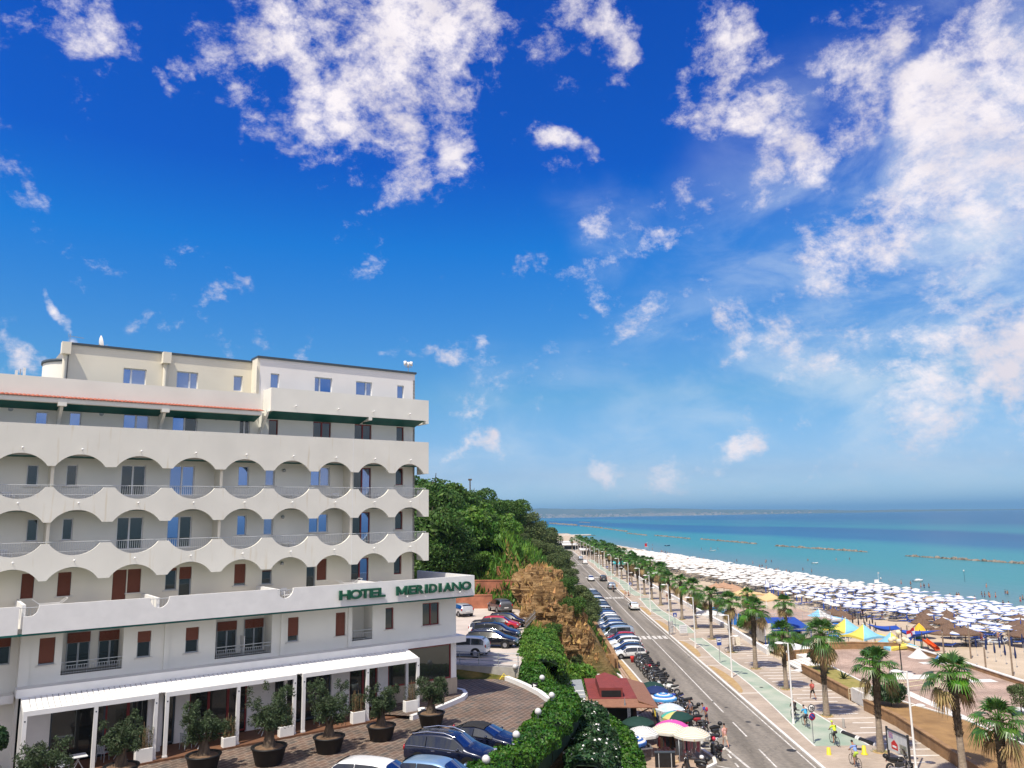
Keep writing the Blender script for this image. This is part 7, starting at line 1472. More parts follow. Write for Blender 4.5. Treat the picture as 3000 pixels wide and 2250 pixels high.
# ================================================================= beach
M['canvas'] = mat('white_canvas', (.74,.73,.70), .8, .06, 1, trans=.2); M['canvas_blue'] = mat('blue_canvas', (.02,.07,.36), .8, .08, trans=.1); M['navy_c'] = navy_c
def umb_mesh(rim, n=12, R_=1.02, h=2.1):
    mb = MB(); vs = [(0,0,h+.05)]
    for f, z in ((.62,h-.10),(.92,h-.21),(1.0,h-.25),(1.0,h-.31)): vs += [(R_*f*math.cos(6.283*k/n),R_*f*math.sin(6.283*k/n),z) for k in range(n)]
    mb.add(vs, [(0,1+k,1+(k+1)%n) for k in range(n)]+[(1+k,1+n+k,1+n+(k+1)%n,1+(k+1)%n) for k in range(n)], 0)
    mb.add(vs, [(1+j*n+k,1+(j+1)*n+k,1+(j+1)*n+(k+1)%n,1+j*n+(k+1)%n) for j in (1,2) for k in range(n)], 1)
    mb.cyl((0,0,-.1),(0,0,h+.12), .025, n=5, mi=2); return mb, [M['canvas'], rim, M['rail']]
def lounger_mesh(m):
    mb = MB(); mb.box(-.32,.32,-.9,.45,.28,.34); mb.extr([(-.32,.45,.28),(.32,.45,.28),(.32,.95,.62),(-.32,.95,.62)], (0,0,.05))
    for x in (-.28,.28):
        for y in (-.8,.4): mb.box(x-.02,x+.02,y-.02,y+.02,0,.28, 1)
    return mb, [m, M['rail']]
FRONT = [(100,62),(117,62),(124,66.5),(133,70.5),(142,70),(149,60.5),(195,60),(225,55),(260,52),(308,52),(377,52),(440,50),(600,46)]
ux, uy = Vector((-.33,.944,0)), Vector((.944,.33,0)); spots = []
for i in range(-34, 240):
    for j in range(-4, 36):
        p = Vector((63,117.5,0)) + ux*(2.75*i) + uy*(2.6*j); p.x += rnd.uniform(-.5,.5); p.y += rnd.uniform(-.4,.4)
        if p.y < 117+(p.x-62)*.33 or p.y > 600 or p.x < lerp_tab(FRONT,p.y) or p.x > shore(p.y)-4.5 or rnd.random() < .07: continue
        if abs(p.y-178) < 1.6 or abs(p.y-262) < 2: continue
        if p.x/p.y > .75: continue
        spots.append((p.x,p.y))
spots.sort(key=lambda s: s[0]**2+s[1]**2)
u1, ms1 = umb_mesh(mat('faded_blue_canvas',(.12,.22,.55),.8,.1)); mU1 = u1.mesh('umbrella', ms1); u2, ms2 = umb_mesh(M['canvas']); mU2 = u2.mesh('umbrella', ms2)
l1, lm1 = lounger_mesh(mat('dark_lounger', (.03,.035,.04), .8, .2)); mL1 = l1.mesh('lounger', lm1); l2, lm2 = lounger_mesh(mat('pale_lounger', (.50,.52,.55), .8, .1)); mL2 = l2.mesh('lounger', lm2); l3, lm3 = lounger_mesh(M['canvas_blue']); mL3 = l3.mesh('lounger', lm3)
def raw_into(V, F, MI, mb, x, y, z, a):
    b = len(V); c, s = math.cos(a), math.sin(a)
    V += [(x+p[0]*c-p[1]*s, y+p[0]*s+p[1]*c, z+p[2]) for p in mb.v]; F += [tuple(b+i for i in f) for f in mb.f]; MI += mb.m
SV, SF, SM = [], [], []; LV, LF, LM = [], [], []; nl = 0
for k,(x,y) in enumerate(spots):
    z = sandz(x,y)+rnd.uniform(-.2,.15); a = rnd.uniform(0,6.28); blue = y < 205 and (x > 62)
    if k < 300:
        o = link('beach_umbrella', mU1 if blue else mU2, None, (x,y,z), a); o.rotation_euler = (rnd.uniform(-.12,.12),rnd.uniform(-.12,.12),a); tag(o, 'white umbrella with a blue rim in the packed rows on the sand' if blue else 'plain white umbrella in the packed rows farther along the sand', 'beach umbrella', 'blue rimmed beach umbrellas' if blue else 'plain white beach umbrellas')
    elif k < 2000: raw_into(SV, SF, SM, u2 if not blue else u1, x, y, z, a)
    for s in (-1,1):
        if rnd.random() < .2: continue
        q = Vector((x,y,0))+uy*(.62*s)+ux*rnd.uniform(-.5,.3); ang = R(70)+rnd.uniform(-.15,.15)+math.pi
        if nl < 300: nl += 1; o = link('sun_lounger', rnd.choice((mL1,mL1,mL2,mL3)), None, (q.x,q.y,z), ang); tag(o, 'sun lounger set out under the near beach umbrellas', 'sun lounger', 'sun loungers under the umbrellas')
        elif k < 700: raw_into(LV, LF, LM, l1, q.x, q.y, z, ang)
def stuff(name, V, F, MI, mats, lab, cat):
    me = bpy.data.meshes.new(name); me.from_pydata(V, [], F)
    for m in mats: me.materials.append(m)
    me.polygons.foreach_set('material_index', MI); me.update(); tag(link(name, me), lab, cat, kind='stuff')
stuff('far_beach_umbrellas', SV, SF, SM, ms2, 'mass of white umbrellas along the far beach', 'beach umbrellas'); stuff('far_sun_loungers', LV, LF, LM, lm1, 'mass of sun loungers along the far beach', 'sun loungers')
# closed umbrellas
def closed_mesh(m, h=2.5):
    mb = MB(); mb.lathe([(.03,h),(.07,h-.2),(.13,h-1.0),(.10,h-1.35),(.03,h-1.4)], n=8); mb.cyl((0,0,-.1),(0,0,h), .025, n=5, mi=1); return mb.mesh('closed_umbrella', [m, M['rail']])
cmB = closed_mesh(M['canvas_blue']); cmN = closed_mesh(navy_c); cmX = closed_mesh(mat('black_canvas',(.02,.02,.035),.9,.1), 2.3)
for i,(x,y) in enumerate([(61.7,110.0),(61.9,108.1),(61.6,105.7),(61.9,104.0),(61.9,101.9),(66.7,112.5),(67.0,110.8),(64.3,112.0),(64.5,109.4),(67.2,108.3),(69.6,112.6),(70,110.2)]):
    o = link('closed_umbrella', cmN, None, (x,y,sandz(x,y))); tag(o, 'furled navy umbrella standing on the empty sand before the rows', 'beach umbrella', 'furled navy umbrellas on the empty sand')
for i in range(64):
    y = rnd.uniform(121,215); x = lerp_tab(FRONT,y)+rnd.uniform(-6,16); x = max(x, 58.5)
    o = link('closed_umbrella', cmB, None, (x,y,sandz(x,y)), 0); o.scale = (1,1,rnd.uniform(.85,1.05)); tag(o, 'furled bright blue umbrella among the open white ones', 'beach umbrella', 'furled bright blue umbrellas')
for i in range(10):
    x, y = pat(2490+i%5*17+i//5*10, 1820+i%5*6+i//5*22, -1.5); o = link('closed_umbrella', cmX, None, (x,y,sandz(x,y))); tag(o, 'furled black umbrella on the sand behind the striped tents', 'beach umbrella', 'furled black umbrellas')
# thatched umbrellas
th = mat('thatch', (.105,.062,.04), .95, .4, 6, .9, 25, col2=(.19,.12,.08)); th2 = mat('pale_thatch', (.40,.24,.15), .95, .25, 6, .6, 25)
def thatched(x, y, lab, g, m=th, r=1.5, h=2.35):
    t = empty('thatched_umbrella', (x,y,sandz(x,y)), rnd.uniform(0,6), lab, 'thatched umbrella', g); mb = MB(); mb.lathe([(.06,h+.45),(.12,h+.12),(r*.5,h-.22),(r*.9,h-.55),(r,h-.68),(r*.97,h-.85),(r*.6,h-.6)], n=22); rg = np.random.default_rng(int(x*7+y)); a = rg.uniform(0,6.283,240); q = r*rg.uniform(.5,1.0,240)
    for k in range(240):
        c, s = math.cos(a[k]), math.sin(a[k]); z = h-.1-.62*(q[k]/r)**1.2; e = rg.uniform(.12,.3); mb.add([(c*q[k]-s*.05,s*q[k]+c*.05,z+.03),(c*q[k]+s*.05,s*q[k]-c*.05,z+.03),(c*(q[k]+e),s*(q[k]+e),z-e*.75)], [(0,1,2)])
    mb.build('thatch', m, t); MB().cyl((0,0,-.1),(0,0,h), .07, n=8).build('pole', M['bark'], t)
for x,y in [(62.6,125.4),(65.0,130.9),(68.2,136.1),(71.4,141.4),(66.4,125.0),(68.2,130.4),(71.6,135.4),(74.6,140.8)]: thatched(x,y,'dark thatched umbrella in the double row on the right of the blue sail','dark thatched umbrellas beside the blue sail')
thatched(62.0,119.0,'broad dark thatched umbrella over the playground tables',None,r=2.1,h=2.5); thatched(65.0,118.4,'broad dark thatched umbrella right of the playground',None,r=2.1,h=2.5)
for px,py in [(2985,1800),(2990,1816),(2994,1832),(2998,1848)]: thatched(*pat(px,py,.6),'dark thatched umbrella at the right edge of the view',"dark thatched umbrellas at the right edge",r=2.2)
for px,py in [(2440,1785),(2462,1790),(2480,1798)]: thatched(*pat(px,py,.8),'dark thatched umbrella behind the pale blue tent','dark thatched umbrellas behind the pale blue tent')
for px,py in [(2098,1712),(2120,1708),(2145,1714),(2160,1722)]: thatched(*pat(px,py,.8),'pale reddish thatched shelter farther up the beach','pale thatched shelters',th2,2.2)
# peaked tents
sky_c = mat('pale_blue_canvas', (.25,.55,.75), .8, .06, trans=.2); yel_c = mat('yellow_canvas', (.75,.62,.12), .8, .06, trans=.2); tan_c = mat('apricot_canvas', (.74,.52,.26), .8, .06, trans=.2)
def tent(x, y, z, s, h, cols, lab, rz, eave=2.0, base=0.0):
    t = empty('peaked_tent', (x,y,z), rz, lab, 'tent'); n = 8; L_ = 6
    for q in range(4):
        mb = MB(); a0 = q*math.pi/2; c0 = Vector((s*math.cos(a0+math.pi/4),s*math.sin(a0+math.pi/4),eave)); c1 = Vector((s*math.cos(a0+3*math.pi/4),s*math.sin(a0+3*math.pi/4),eave)); top = Vector((0,0,eave+h)); V = []
        for i in range(L_+1):
            f = i/L_
            for k in range(n+1):
                e = c0.lerp(c1,k/n); p = top.lerp(e,f); p.z -= h*.30*math.sin(math.pi*f)*(1-.35*math.sin(math.pi*k/n))*.9; p.z += .22*math.sin(math.pi*k/n)*f; V.append(p)
        mb.add(V, [(i*(n+1)+k,(i+1)*(n+1)+k,(i+1)*(n+1)+k+1,i*(n+1)+k+1) for i in range(L_) for k in range(n)], 0, True); E_ = V[-(n+1):]; mb.add([v for v in E_]+[v-Vector((0,0,.28)) for v in E_], [(k,n+1+k,n+2+k,k+1) for k in range(n)]); mb.build('canopy_panel', cols[q%len(cols)], t)
        MB().cyl((c0.x,c0.y,base-.2),(c0.x,c0.y,eave), .05, n=8).build('pole', M['white_paint'], t)
    MB().sphere((0,0,eave+h), .12, 8).build('peak_cap', M['canvas'], t)
tent(47.5,127.5,-1.2,4.2,1.5,[M['canvas'],sky_c],'large pale blue and white peaked tent nearest the blue railings',.5,2.6); tent(48.0,118.7,-1.2,3.4,1.6,[sky_c,yel_c],'blue and yellow peaked tent between the pale tent and the palms',.35,2.2)
tent(48.2,113.2,-1.2,3.2,1.6,[sky_c,yel_c],'blue and yellow peaked tent in the middle of the tent row',.35,2.1); tent(48.4,105.6,-1.2,3.2,1.7,[yel_c,sky_c],'yellow and blue peaked tent behind the cream globe lamp',.3,2.0)
tent(*pat(2690,1905,1.4),-1.3,3.0,1.7,[M['canvas'],M['canvas']],'white peaked tent under the red white and blue flag',.4,1.3); tent(*pat(2750,1925,1.0),-1.3,2.0,1.3,[M['canvas'],mat('mid_blue_canvas',(.10,.26,.62),.8,.05,trans=.2)],'small white tent with a blue panel beside the parapet',.2,1.3)
tent(*pat(2183,1731,2),-.8,4.2,1.4,[tan_c],'apricot peaked tent beyond the beach terrace, left one',.3,2.2); tent(*pat(2255,1745,2),-.8,4.0,1.3,[tan_c],'apricot peaked tent beyond the beach terrace, right one',.3,2.2)
# beach bar with blue awning
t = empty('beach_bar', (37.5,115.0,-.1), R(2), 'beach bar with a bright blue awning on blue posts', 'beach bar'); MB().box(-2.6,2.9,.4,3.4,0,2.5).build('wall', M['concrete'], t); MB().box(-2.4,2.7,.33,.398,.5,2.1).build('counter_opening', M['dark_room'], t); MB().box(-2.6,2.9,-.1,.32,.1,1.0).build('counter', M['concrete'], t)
MB().extr([(-2.9,-2.4,2.15),(3.2,-2.2,2.15),(3.2,3.6,2.95),(-2.9,3.6,2.95)], (0,0,.06)).build('awning', M['canvas_blue'], t); MB().box(-2.9,3.2,-2.46,-2.42,1.85,2.14).build('valance', M['canvas_blue'], t); MB().box(-2.9,3.2,-2.48,-2.465,2.10,2.18).build('white_edge', M['canvas'], t)
for x in (-2.85,3.1): MB().cyl((x,-2.35,0),(x,-2.35,2.15), .06, n=8).build('post', M['canvas_blue'], t)
t = empty('fridge', (37.2,113.9,-.1), R(2), 'grey drinks fridge under the blue awning', 'fridge'); MB().bev(-.42,.42,-.35,.3,0,1.5,.03).build('cabinet', M['white_frame'], t); MB().box(-.36,.36,-.37,-.352,.1,1.4).build('door', M['grey_frame'], t)
t = empty('menu_board', (33.7,109.3,.1), .2, 'tall cream menu board beside the blue awning post', 'board'); MB().box(-.5,.5,-.04,.04,1.6,3.2).build('panel', mat('menu_panel', (.62,.55,.46), .6, .3, 9), t); MB().cyl((-.45,0,0),(-.45,0,3.2), .05, n=8).build('post', M['canvas_blue'], t)
o = MB().bev(-2.0,2.4,-4.5,5,0,.55,.06).build('white_terrace_slab', M['white_paint'], None, (36.0,105.0,.05), R(12)); tag(o, 'bright white terrace slab between the steps and the beach bar', 'terrace')
o = MB().sphere((0,0,0), .32, 14).build('red_ball', mat('red_ball', (.5,.02,.03), .4, .05), None, (38.9,117.5,3.35)); tag(o, 'red ball ornament on the blue awning of the beach bar', 'ball')
t = empty('beach_terrace', (40.5,128,-.3), R(2), 'raised concrete terrace with pink floor and steel railings beside the beach', 'terrace'); MB().box(-4.5,7,-5,9,-.8,2.1).build('base', M['concrete'], t); MB().box(-4.6,7.1,-5.1,9.1,2.1,2.2).build('floor', M['pink_pav'], t)
mb = MB()
for z in (2.6,2.9,3.2): mb.tube([(-4.5,-5,z),(7,-5,z),(7,9,z)], .025, 6)
for k in range(9): mb.cyl((-4.5+k*1.43,-5,2.2),(-4.5+k*1.43,-5,3.2), .03, n=6)
for k in range(1,9): mb.cyl((7,-5+k*1.7,2.2),(7,-5+k*1.7,3.2), .03, n=6)
mb.build('railing', M['rail'], t)
t = empty('blue_slide_stairs', (49.2,124.6,-1.0), R(-40), 'bright blue railed stair down from the terrace to the beach', 'stairs'); bl_ = mat('bright_blue_paint', (.03,.20,.62), .5, .05)
for k in range(8): MB().box(-.8,.8,-.35*k-.35,-.35*k,2.0-.25*k,2.12-.25*k).build('step', bl_, t)
for s in (-.8,.8):
    for dz in (.4,.75,1.1): MB().tube([(s,0,2.1+dz),(s,-2.8,.35+dz)], .035, 6).build('rail', bl_, t)
t = empty('blue_railing', (34.6,137.5,0), R(-68), 'blue railing on a tan wall above the promenade bar', 'railing')
MB().box(-3,3,-.15,.15,-.2,1.2).build('base', M['white_stone'], t)
for z in (1.5,1.8,2.1): MB().tube([(-3,0,z),(3,0,z-.2)], .045, 6).build('bar', bl_, t)
for x in (-3,-1,1,3): MB().cyl((x,0,1.2),(x,0,2.1), .04, n=6).build('post', bl_, t)
t = empty('banner_flags', (33.2,127.0,.1), 0, 'blue beach banners on poles beside the plant tubs', 'banner')
for k in range(3): MB().cyl((.5*k,-.7*k,0),(.5*k,-.7*k,2.6), .03, n=6).build('pole', M['white_paint'], t); MB().extr([(.5*k,-.7*k,.8),(.5*k+.5,-.7*k-.1,.8),(.5*k+.45,-.7*k-.1,2.5),(.5*k,-.7*k,2.6)], (0,.01,0)).build('banner', bl_, t)
parasol(30.6,129.5,.1,2.3,2.7,M['canvas'],'wide low white canopy on the promenade near the first zebra crossing',sag=.30,ribs=4,name='white_canopy')
plant('round_bush', (35.6,123.5,-.1), 2.7, 3.6, 5200, M['leaf_hedge'], 'big round green bush beside the beach bar', 'bush', .15, 71); plant('shrub', (38.6,111.4,-.1), 1.1, 1.8, 1400, M['leaf_bright'], 'bright green plant in front of the blue awning bar', 'bush', .2, 72, .2)
for i,(x,y,s,h) in enumerate([(34.6,150,1.8,1.7),(36.2,146,1.5,1.5),(38.5,172,1.7,1.8),(35.2,158,1.4,1.4),(40.5,158,1.6,1.8)]): plant('shrub', (x,y,-.2), s, h, 1500, M['leaf_bright'] if i%2 else M['leaf_hedge'], ['low green hedge plant beyond the blue railing','smaller green plant beside the low green hedge plant','bushy green plant by the cream canopy','low bright plant along the white promenade wall','tall shrub in front of the reddish shelters'][i], 'bush', .16, 80+i)
# far bars along the beach side
def bar(px, py, w, d, h, rm, wm, lab):
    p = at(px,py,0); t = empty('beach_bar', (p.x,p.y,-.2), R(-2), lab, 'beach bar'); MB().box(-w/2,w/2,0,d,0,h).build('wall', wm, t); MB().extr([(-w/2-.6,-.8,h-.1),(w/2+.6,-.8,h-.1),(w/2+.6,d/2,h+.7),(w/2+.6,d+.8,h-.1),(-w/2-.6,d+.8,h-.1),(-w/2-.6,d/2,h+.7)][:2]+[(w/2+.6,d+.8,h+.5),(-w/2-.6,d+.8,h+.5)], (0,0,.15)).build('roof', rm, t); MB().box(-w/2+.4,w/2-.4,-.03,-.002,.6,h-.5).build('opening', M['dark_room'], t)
maroon = mat('maroon_roof', (.15,.045,.04), .8, .2); teal_c = mat('turquoise_canvas', (.02,.40,.40), .8, .1)
bar(1872,1690,5,6,2.8,maroon,mat('brown_timber_wall',(.10,.04,.03),.8,.2),'dark red roofed beach bar behind the row of palms'); bar(1925,1703,4.5,4,2.3,M['canvas'],M['dark_room'],'beach bar with a cream canopy beside the dark red roof'); bar(1828,1672,6,4,2.4,teal_c,M['white_paint'],'beach bar with a turquoise awning far along the promenade')
bar(1690,1612,14,8,3.0,M['canvas'],M['white_paint'],'white beach club with pale awnings at the far end of the palms'); bar(1755,1628,16,8,2.8,M['canvas'],M['white_paint'],'long white beach club behind the far palms'); bar(1650,1604,10,8,3.0,M['canvas'],M['white_paint'],'white pavilion where the road bends away')
bar(1800,1648,6,5,2.6,tan_c,M['canvas'],'apricot beach shelter behind the far palms')
# playground and sails
def sail(pts, lab, m=M['canvas_blue']):
    P = [Vector((*pat(px,py,z),z)) for px,py,z in pts]; c = sum(P,Vector())/len(P); t = empty('shade_sail', (c.x,c.y,-1.5), 0, lab, 'shade sail'); n = 8; V = []
    for i in range(n+1):
        for j in range(n+1): u, v = i/n, j/n; p = P[0].lerp(P[1],u).lerp(P[3].lerp(P[2],u),v); p.z -= .5*math.sin(math.pi*u)*math.sin(math.pi*v)+.25*math.sin(math.pi*u); V.append(p-Vector((c.x,c.y,-1.5)))
    MB().add(V, [(i*(n+1)+j,i*(n+1)+j+1,(i+1)*(n+1)+j+1,(i+1)*(n+1)+j) for i in range(n) for j in range(n)], 0, True).build('sheet', m, t)
    for p in P: MB().cyl((p.x-c.x,p.y-c.y,-.2),(p.x-c.x,p.y-c.y,p.z+1.7), .06, n=8).build('pole', M['bark'], t)
sail([(2535,1826,1.6),(2625,1832,1.6),(2640,1842,1.5),(2560,1836,1.5)],'bright blue shade sail, left one of a pair over the playground'); sail([(2607,1840,1.5),(2760,1846,1.5),(2700,1856,1.2),(2640,1850,1.3)],'bright blue shade sail, right one of a pair over the playground')
px_, py_ = pat(2700,1900,-1.5); t = empty('playground_tower', (px_,py_,-1.5), .3, 'playground tower with a yellow roof, green panels and an orange slide', 'playground')
for x in (-.6,.6):
    for y in (-.6,.6): MB().cyl((x,y,0),(x,y,2.7), .06, n=6).build('post', mat('green_post',(.02,.10,.05),.5,.1), t)
MB().box(-.7,.7,-.7,.7,1.1,1.2).build('floor', M['canvas_blue'], t); MB().lathe([(1.1,2.5),(.7,3.0),(.05,3.5)], n=4).build('roof', mat('amber_plastic',(.75,.40,.03),.4,.05), t); MB().extr([(-.35,-.7,1.2),(.35,-.7,1.2),(.35,-2.9,.15),(-.35,-2.9,.15)], (0,0,.06)).extr([(-.40,-.7,1.2),(-.35,-.7,1.2),(-.35,-2.9,.15),(-.40,-2.9,.15)], (0,0,.35)).extr([(.35,-.7,1.2),(.40,-.7,1.2),(.40,-2.9,.15),(.35,-2.9,.15)], (0,0,.35)).build('slide', mat('orange_plastic',(.70,.10,.02),.4,.05), t); MB().box(-.65,.65,.6,.64,1.2,1.9).build('panel', _MC['green_post'], t)
x_, y_ = pat(2685,1908,-1.3); t = empty('flag', (x_,y_,-1.4), .6, 'red, white and blue striped flag with a small emblem on a white pole', 'flag'); MB().cyl((0,0,0),(0,0,3.4), .03, n=8).build('pole', M['white_paint'], t)
fl = [('red_stripe','sign_red',2.85,3.3),('white_stripe','sign_white',2.4,2.85),('blue_stripe','sign_blue',1.9,2.4)]
for nm,m_,z0,z1 in fl:
    V = []
    for k in range(9): u = k/8; V += [(-1.9*u,.12*math.sin(u*7),z0-.35*u),(-1.9*u,.12*math.sin(u*7),z1-.35*u)]
    MB().add(V, [(2*k,2*k+2,2*k+3,2*k+1) for k in range(8)], 0, True).build(nm, M[m_], t)
MB().box(-1.05,-.75,-.09,-.05,2.30,2.7).build('emblem', M['sign_red'], t)
for i,(px,py,px2,py2,lab) in enumerate([(2845,1930,2838,1826,'tall bare wooden pole on the empty sand, first from the playground'),(2968,1980,2953,1842,'tall bare wooden pole on the sand by the furled navy umbrellas'),(2890,1975,2880,1893,'short wooden pole between two taller ones on the sand'),(2766,1922,2760,1850,'wooden pole beside the broad thatched umbrella'),(2864,1985,2862,1942,'stump of a wooden pole beside the dry little bush'),(2660,1883,2655,1830,'wooden pole carrying the blue shade sail')]):
    b = at(px,py,-1.5); d = ray(px2,py2); k = math.hypot(b.x,b.y)/math.hypot(d.x,d.y); h = H_+d.z*k+1.5
    t = empty('wooden_pole', (b.x,b.y,-1.6), 0, lab, 'pole'); MB().cyl((0,0,0),(.06,0,h), .11,.085, 8).build('pole', mat('grey_timber', (.24,.18,.13), .9, .3, 3), t); MB().lathe([(.087,0),(.05,.05),(.01,.06)], (.06,0,h), 8).build('cap', M['steel'], t)
# lifeguard stations
def guard(px, py, lab, tall):
    x, y = pat(px,py,-2.0); t = empty('lifeguard_tower', (x,y,sandz(x,y)), .3, lab, 'lifeguard tower')
    for a in (-.6,.6):
        for b in (-.6,.6): MB().cyl((a*1.2,b*1.2,-.2),(a,b,1.5), .05, n=6).build('leg', M['white_paint'], t)
    MB().box(-.75,.75,-.75,.75,1.5,1.6).build('platform', M['white_paint'], t); MB().box(-.7,.7,.6,.65,1.6,2.3+tall).build('panel', M['sign_red'] if tall else M['white_paint'], t); MB().cyl((.7,.7,1.5),(.7,.7,4.2), .03, n=6).build('flagpole', M['white_paint'], t); MB().extr([(.7,.7,3.7),(1.2,.8,3.75),(1.2,.8,4.15),(.7,.7,4.2)], (0,.01,0)).build('flag', M['canvas'], t)
guard(2575,1722,'white lifeguard post with a red boat beside it at the waterline',0); guard(1894,1608,'tall red lifeguard tower far along the waterline',1.2)
def boat(px, py, rz, col, lab, L_=4.0, kind='boat'):
    x, y = pat(px,py,-2.1); t = empty(kind, (x,y,-2.2), rz, lab, 'boat'); mb = MB(); st = [(-1,.75,.5),(-.6,.95,.42),(0,1,.4),(.5,.8,.45),(.85,.4,.55),(1,.03,.68)]; V = []
    for u,w,h in st: V += [(L_/2*u,-.7*w,h),(L_/2*u,-.5*w,-.05),(L_/2*u,.5*w,-.05),(L_/2*u,.7*w,h)]
    mb.add(V, [(4*i+k,4*i+4+k,4*i+5+k,4*i+k+1) for i in range(5) for k in range(3)]+[(0,1,2,3)], 0, True); mb.build('hull', col, t); MB().box(-.9,.5,-.5,.5,.2,.26).build('deck', M['white_paint'], t); MB().box(-.7,-.4,-.55,.55,.3,.5).build('bench', M['white_paint'], t)
    if kind == 'pedal_boat': MB().cyl((0,0,.2),(0,0,1.6), .03, n=6).build('post', M['steel'], t); MB().bev(-.5,.6,-.55,.55,.45,.75,.1).build('cabin', M['white_paint'], t)
boat(2558,1720,.3,M['sign_red'],'red rescue rowing boat beside the white lifeguard post'); boat(2690,1703,.2,M['white_paint'],'white pedal boat with bathers beside it',3.0,'pedal_boat'); boat(2388,1651,.1,M['white_paint'],'small white boat off the crowded umbrellas',2.6); boat(2088,1614,.1,M['white_paint'],'white boat near the second breakwater',3.5); boat(1955,1599,.2,navy_c,'dark dinghy floating in the far shallows',3.5); boat(2015,1637,.4,M['sign_red'],'red boat drawn up at the far waterline',4)
for px,py,px2,py2,l in ((2827,1705,2826,1668,'thin marker pole with a white flag standing in the water'),(2582,1712,2577,1690,'thin flag pole at the lifeguard post')):
    b = at(px,py,-2.2); d = ray(px2,py2); h = H_+d.z*math.hypot(b.x,b.y)/math.hypot(d.x,d.y)+2.2; t = empty('marker_pole', (b.x,b.y,-2.6), 0, l, 'marker pole'); MB().cyl((0,0,0),(0,0,h), .04, n=6).build('pole', M['dark_metal'], t); MB().sphere((0,0,h), .25, 8, 0, (1,.3,1)).build('pennant', M['canvas'], t)
# breakwaters
rock_m = mat('breakwater_rock', (.10,.085,.07), .95, .5, .5, .5, 4, col2=(.30,.26,.21))
def breakwater(px0, py0, px1, py1, lab, n=46):
    a, b = at(px0,py0,-2.2), at(px1,py1,-2.2); rg = np.random.default_rng(int(px0)); t = empty('rock_breakwater', ((a.x+b.x)/2,(a.y+b.y)/2,-2.2), 0, lab, 'breakwater'); c = Vector(t.location); L_ = (b-a).length; n = int(min(90, max(26, L_/1.6))); mb = MB()
    for k in range(n):
        u = (k+.5)/n; p = a.lerp(b,u)-c; s = rg.uniform(.35,1.5)*max(1,L_/n/2.0); q = MB(); q.sphere((0,0,0), s, 7, 0, (1,1,.72)); J = rg.uniform(.72,1.25,len(q.v)); az = rg.uniform(0,6.28)
        mb.add([(p.x+rg.uniform(-.01,.01)+(v[0]*math.cos(az)-v[1]*math.sin(az))*j+0, p.y+(v[0]*math.sin(az)+v[1]*math.cos(az))*j, v[2]*j+rg.uniform(-.05,.05)) for v,j in zip(q.v,J)], q.f)
    mb.build('boulders', rock_m, t); MB().wall([((a-c).x,(a-c).y),((b-c).x,(b-c).y)], -1.5, .0, 2.2).build('core', rock_m, t)
for i,(p0,q0,p1,q1,l) in enumerate([(3012,1653,2651,1629,'rock breakwater farthest to the right'),(2544,1618,2275,1600,'rock breakwater straight off the tents'),(2216,1594,2054,1580,'rock breakwater just left of the one off the tents'),(2023,1579,1918,1569,'shorter rock breakwater with pale stones at its left end'),(1895,1569,1838,1563,'faint low row of rocks beyond the short breakwater'),(1836,1558,1772,1549,'distant broken row of rocks with white boulders'),(1766,1548,1700,1541,'dark distant row of rocks left of the white boulders'),(1690,1540,1612,1534,'dark distant row of rocks at the hill edge'),(1728,1532,1697,1530,'small dark reef alone farther out')]): breakwater(p0,q0,p1,q1,l)
p0 = at(1648,1569,-1.5); p1 = at(1728,1567,-1.5); t = empty('pier', (p0.x,p0.y,-2.2), 0, 'pale stone pier running out beyond the far palms', 'pier'); MB().wall([(0,0),(p1.x-p0.x,p1.y-p0.y)], -1, 1.4, 7).build('deck', M['white_stone'], t); MB().wall([(2,-4),(p1.x-p0.x+5,p1.y-p0.y-4)], -1, .5, 3).build('rock_foot', rock_m, t)
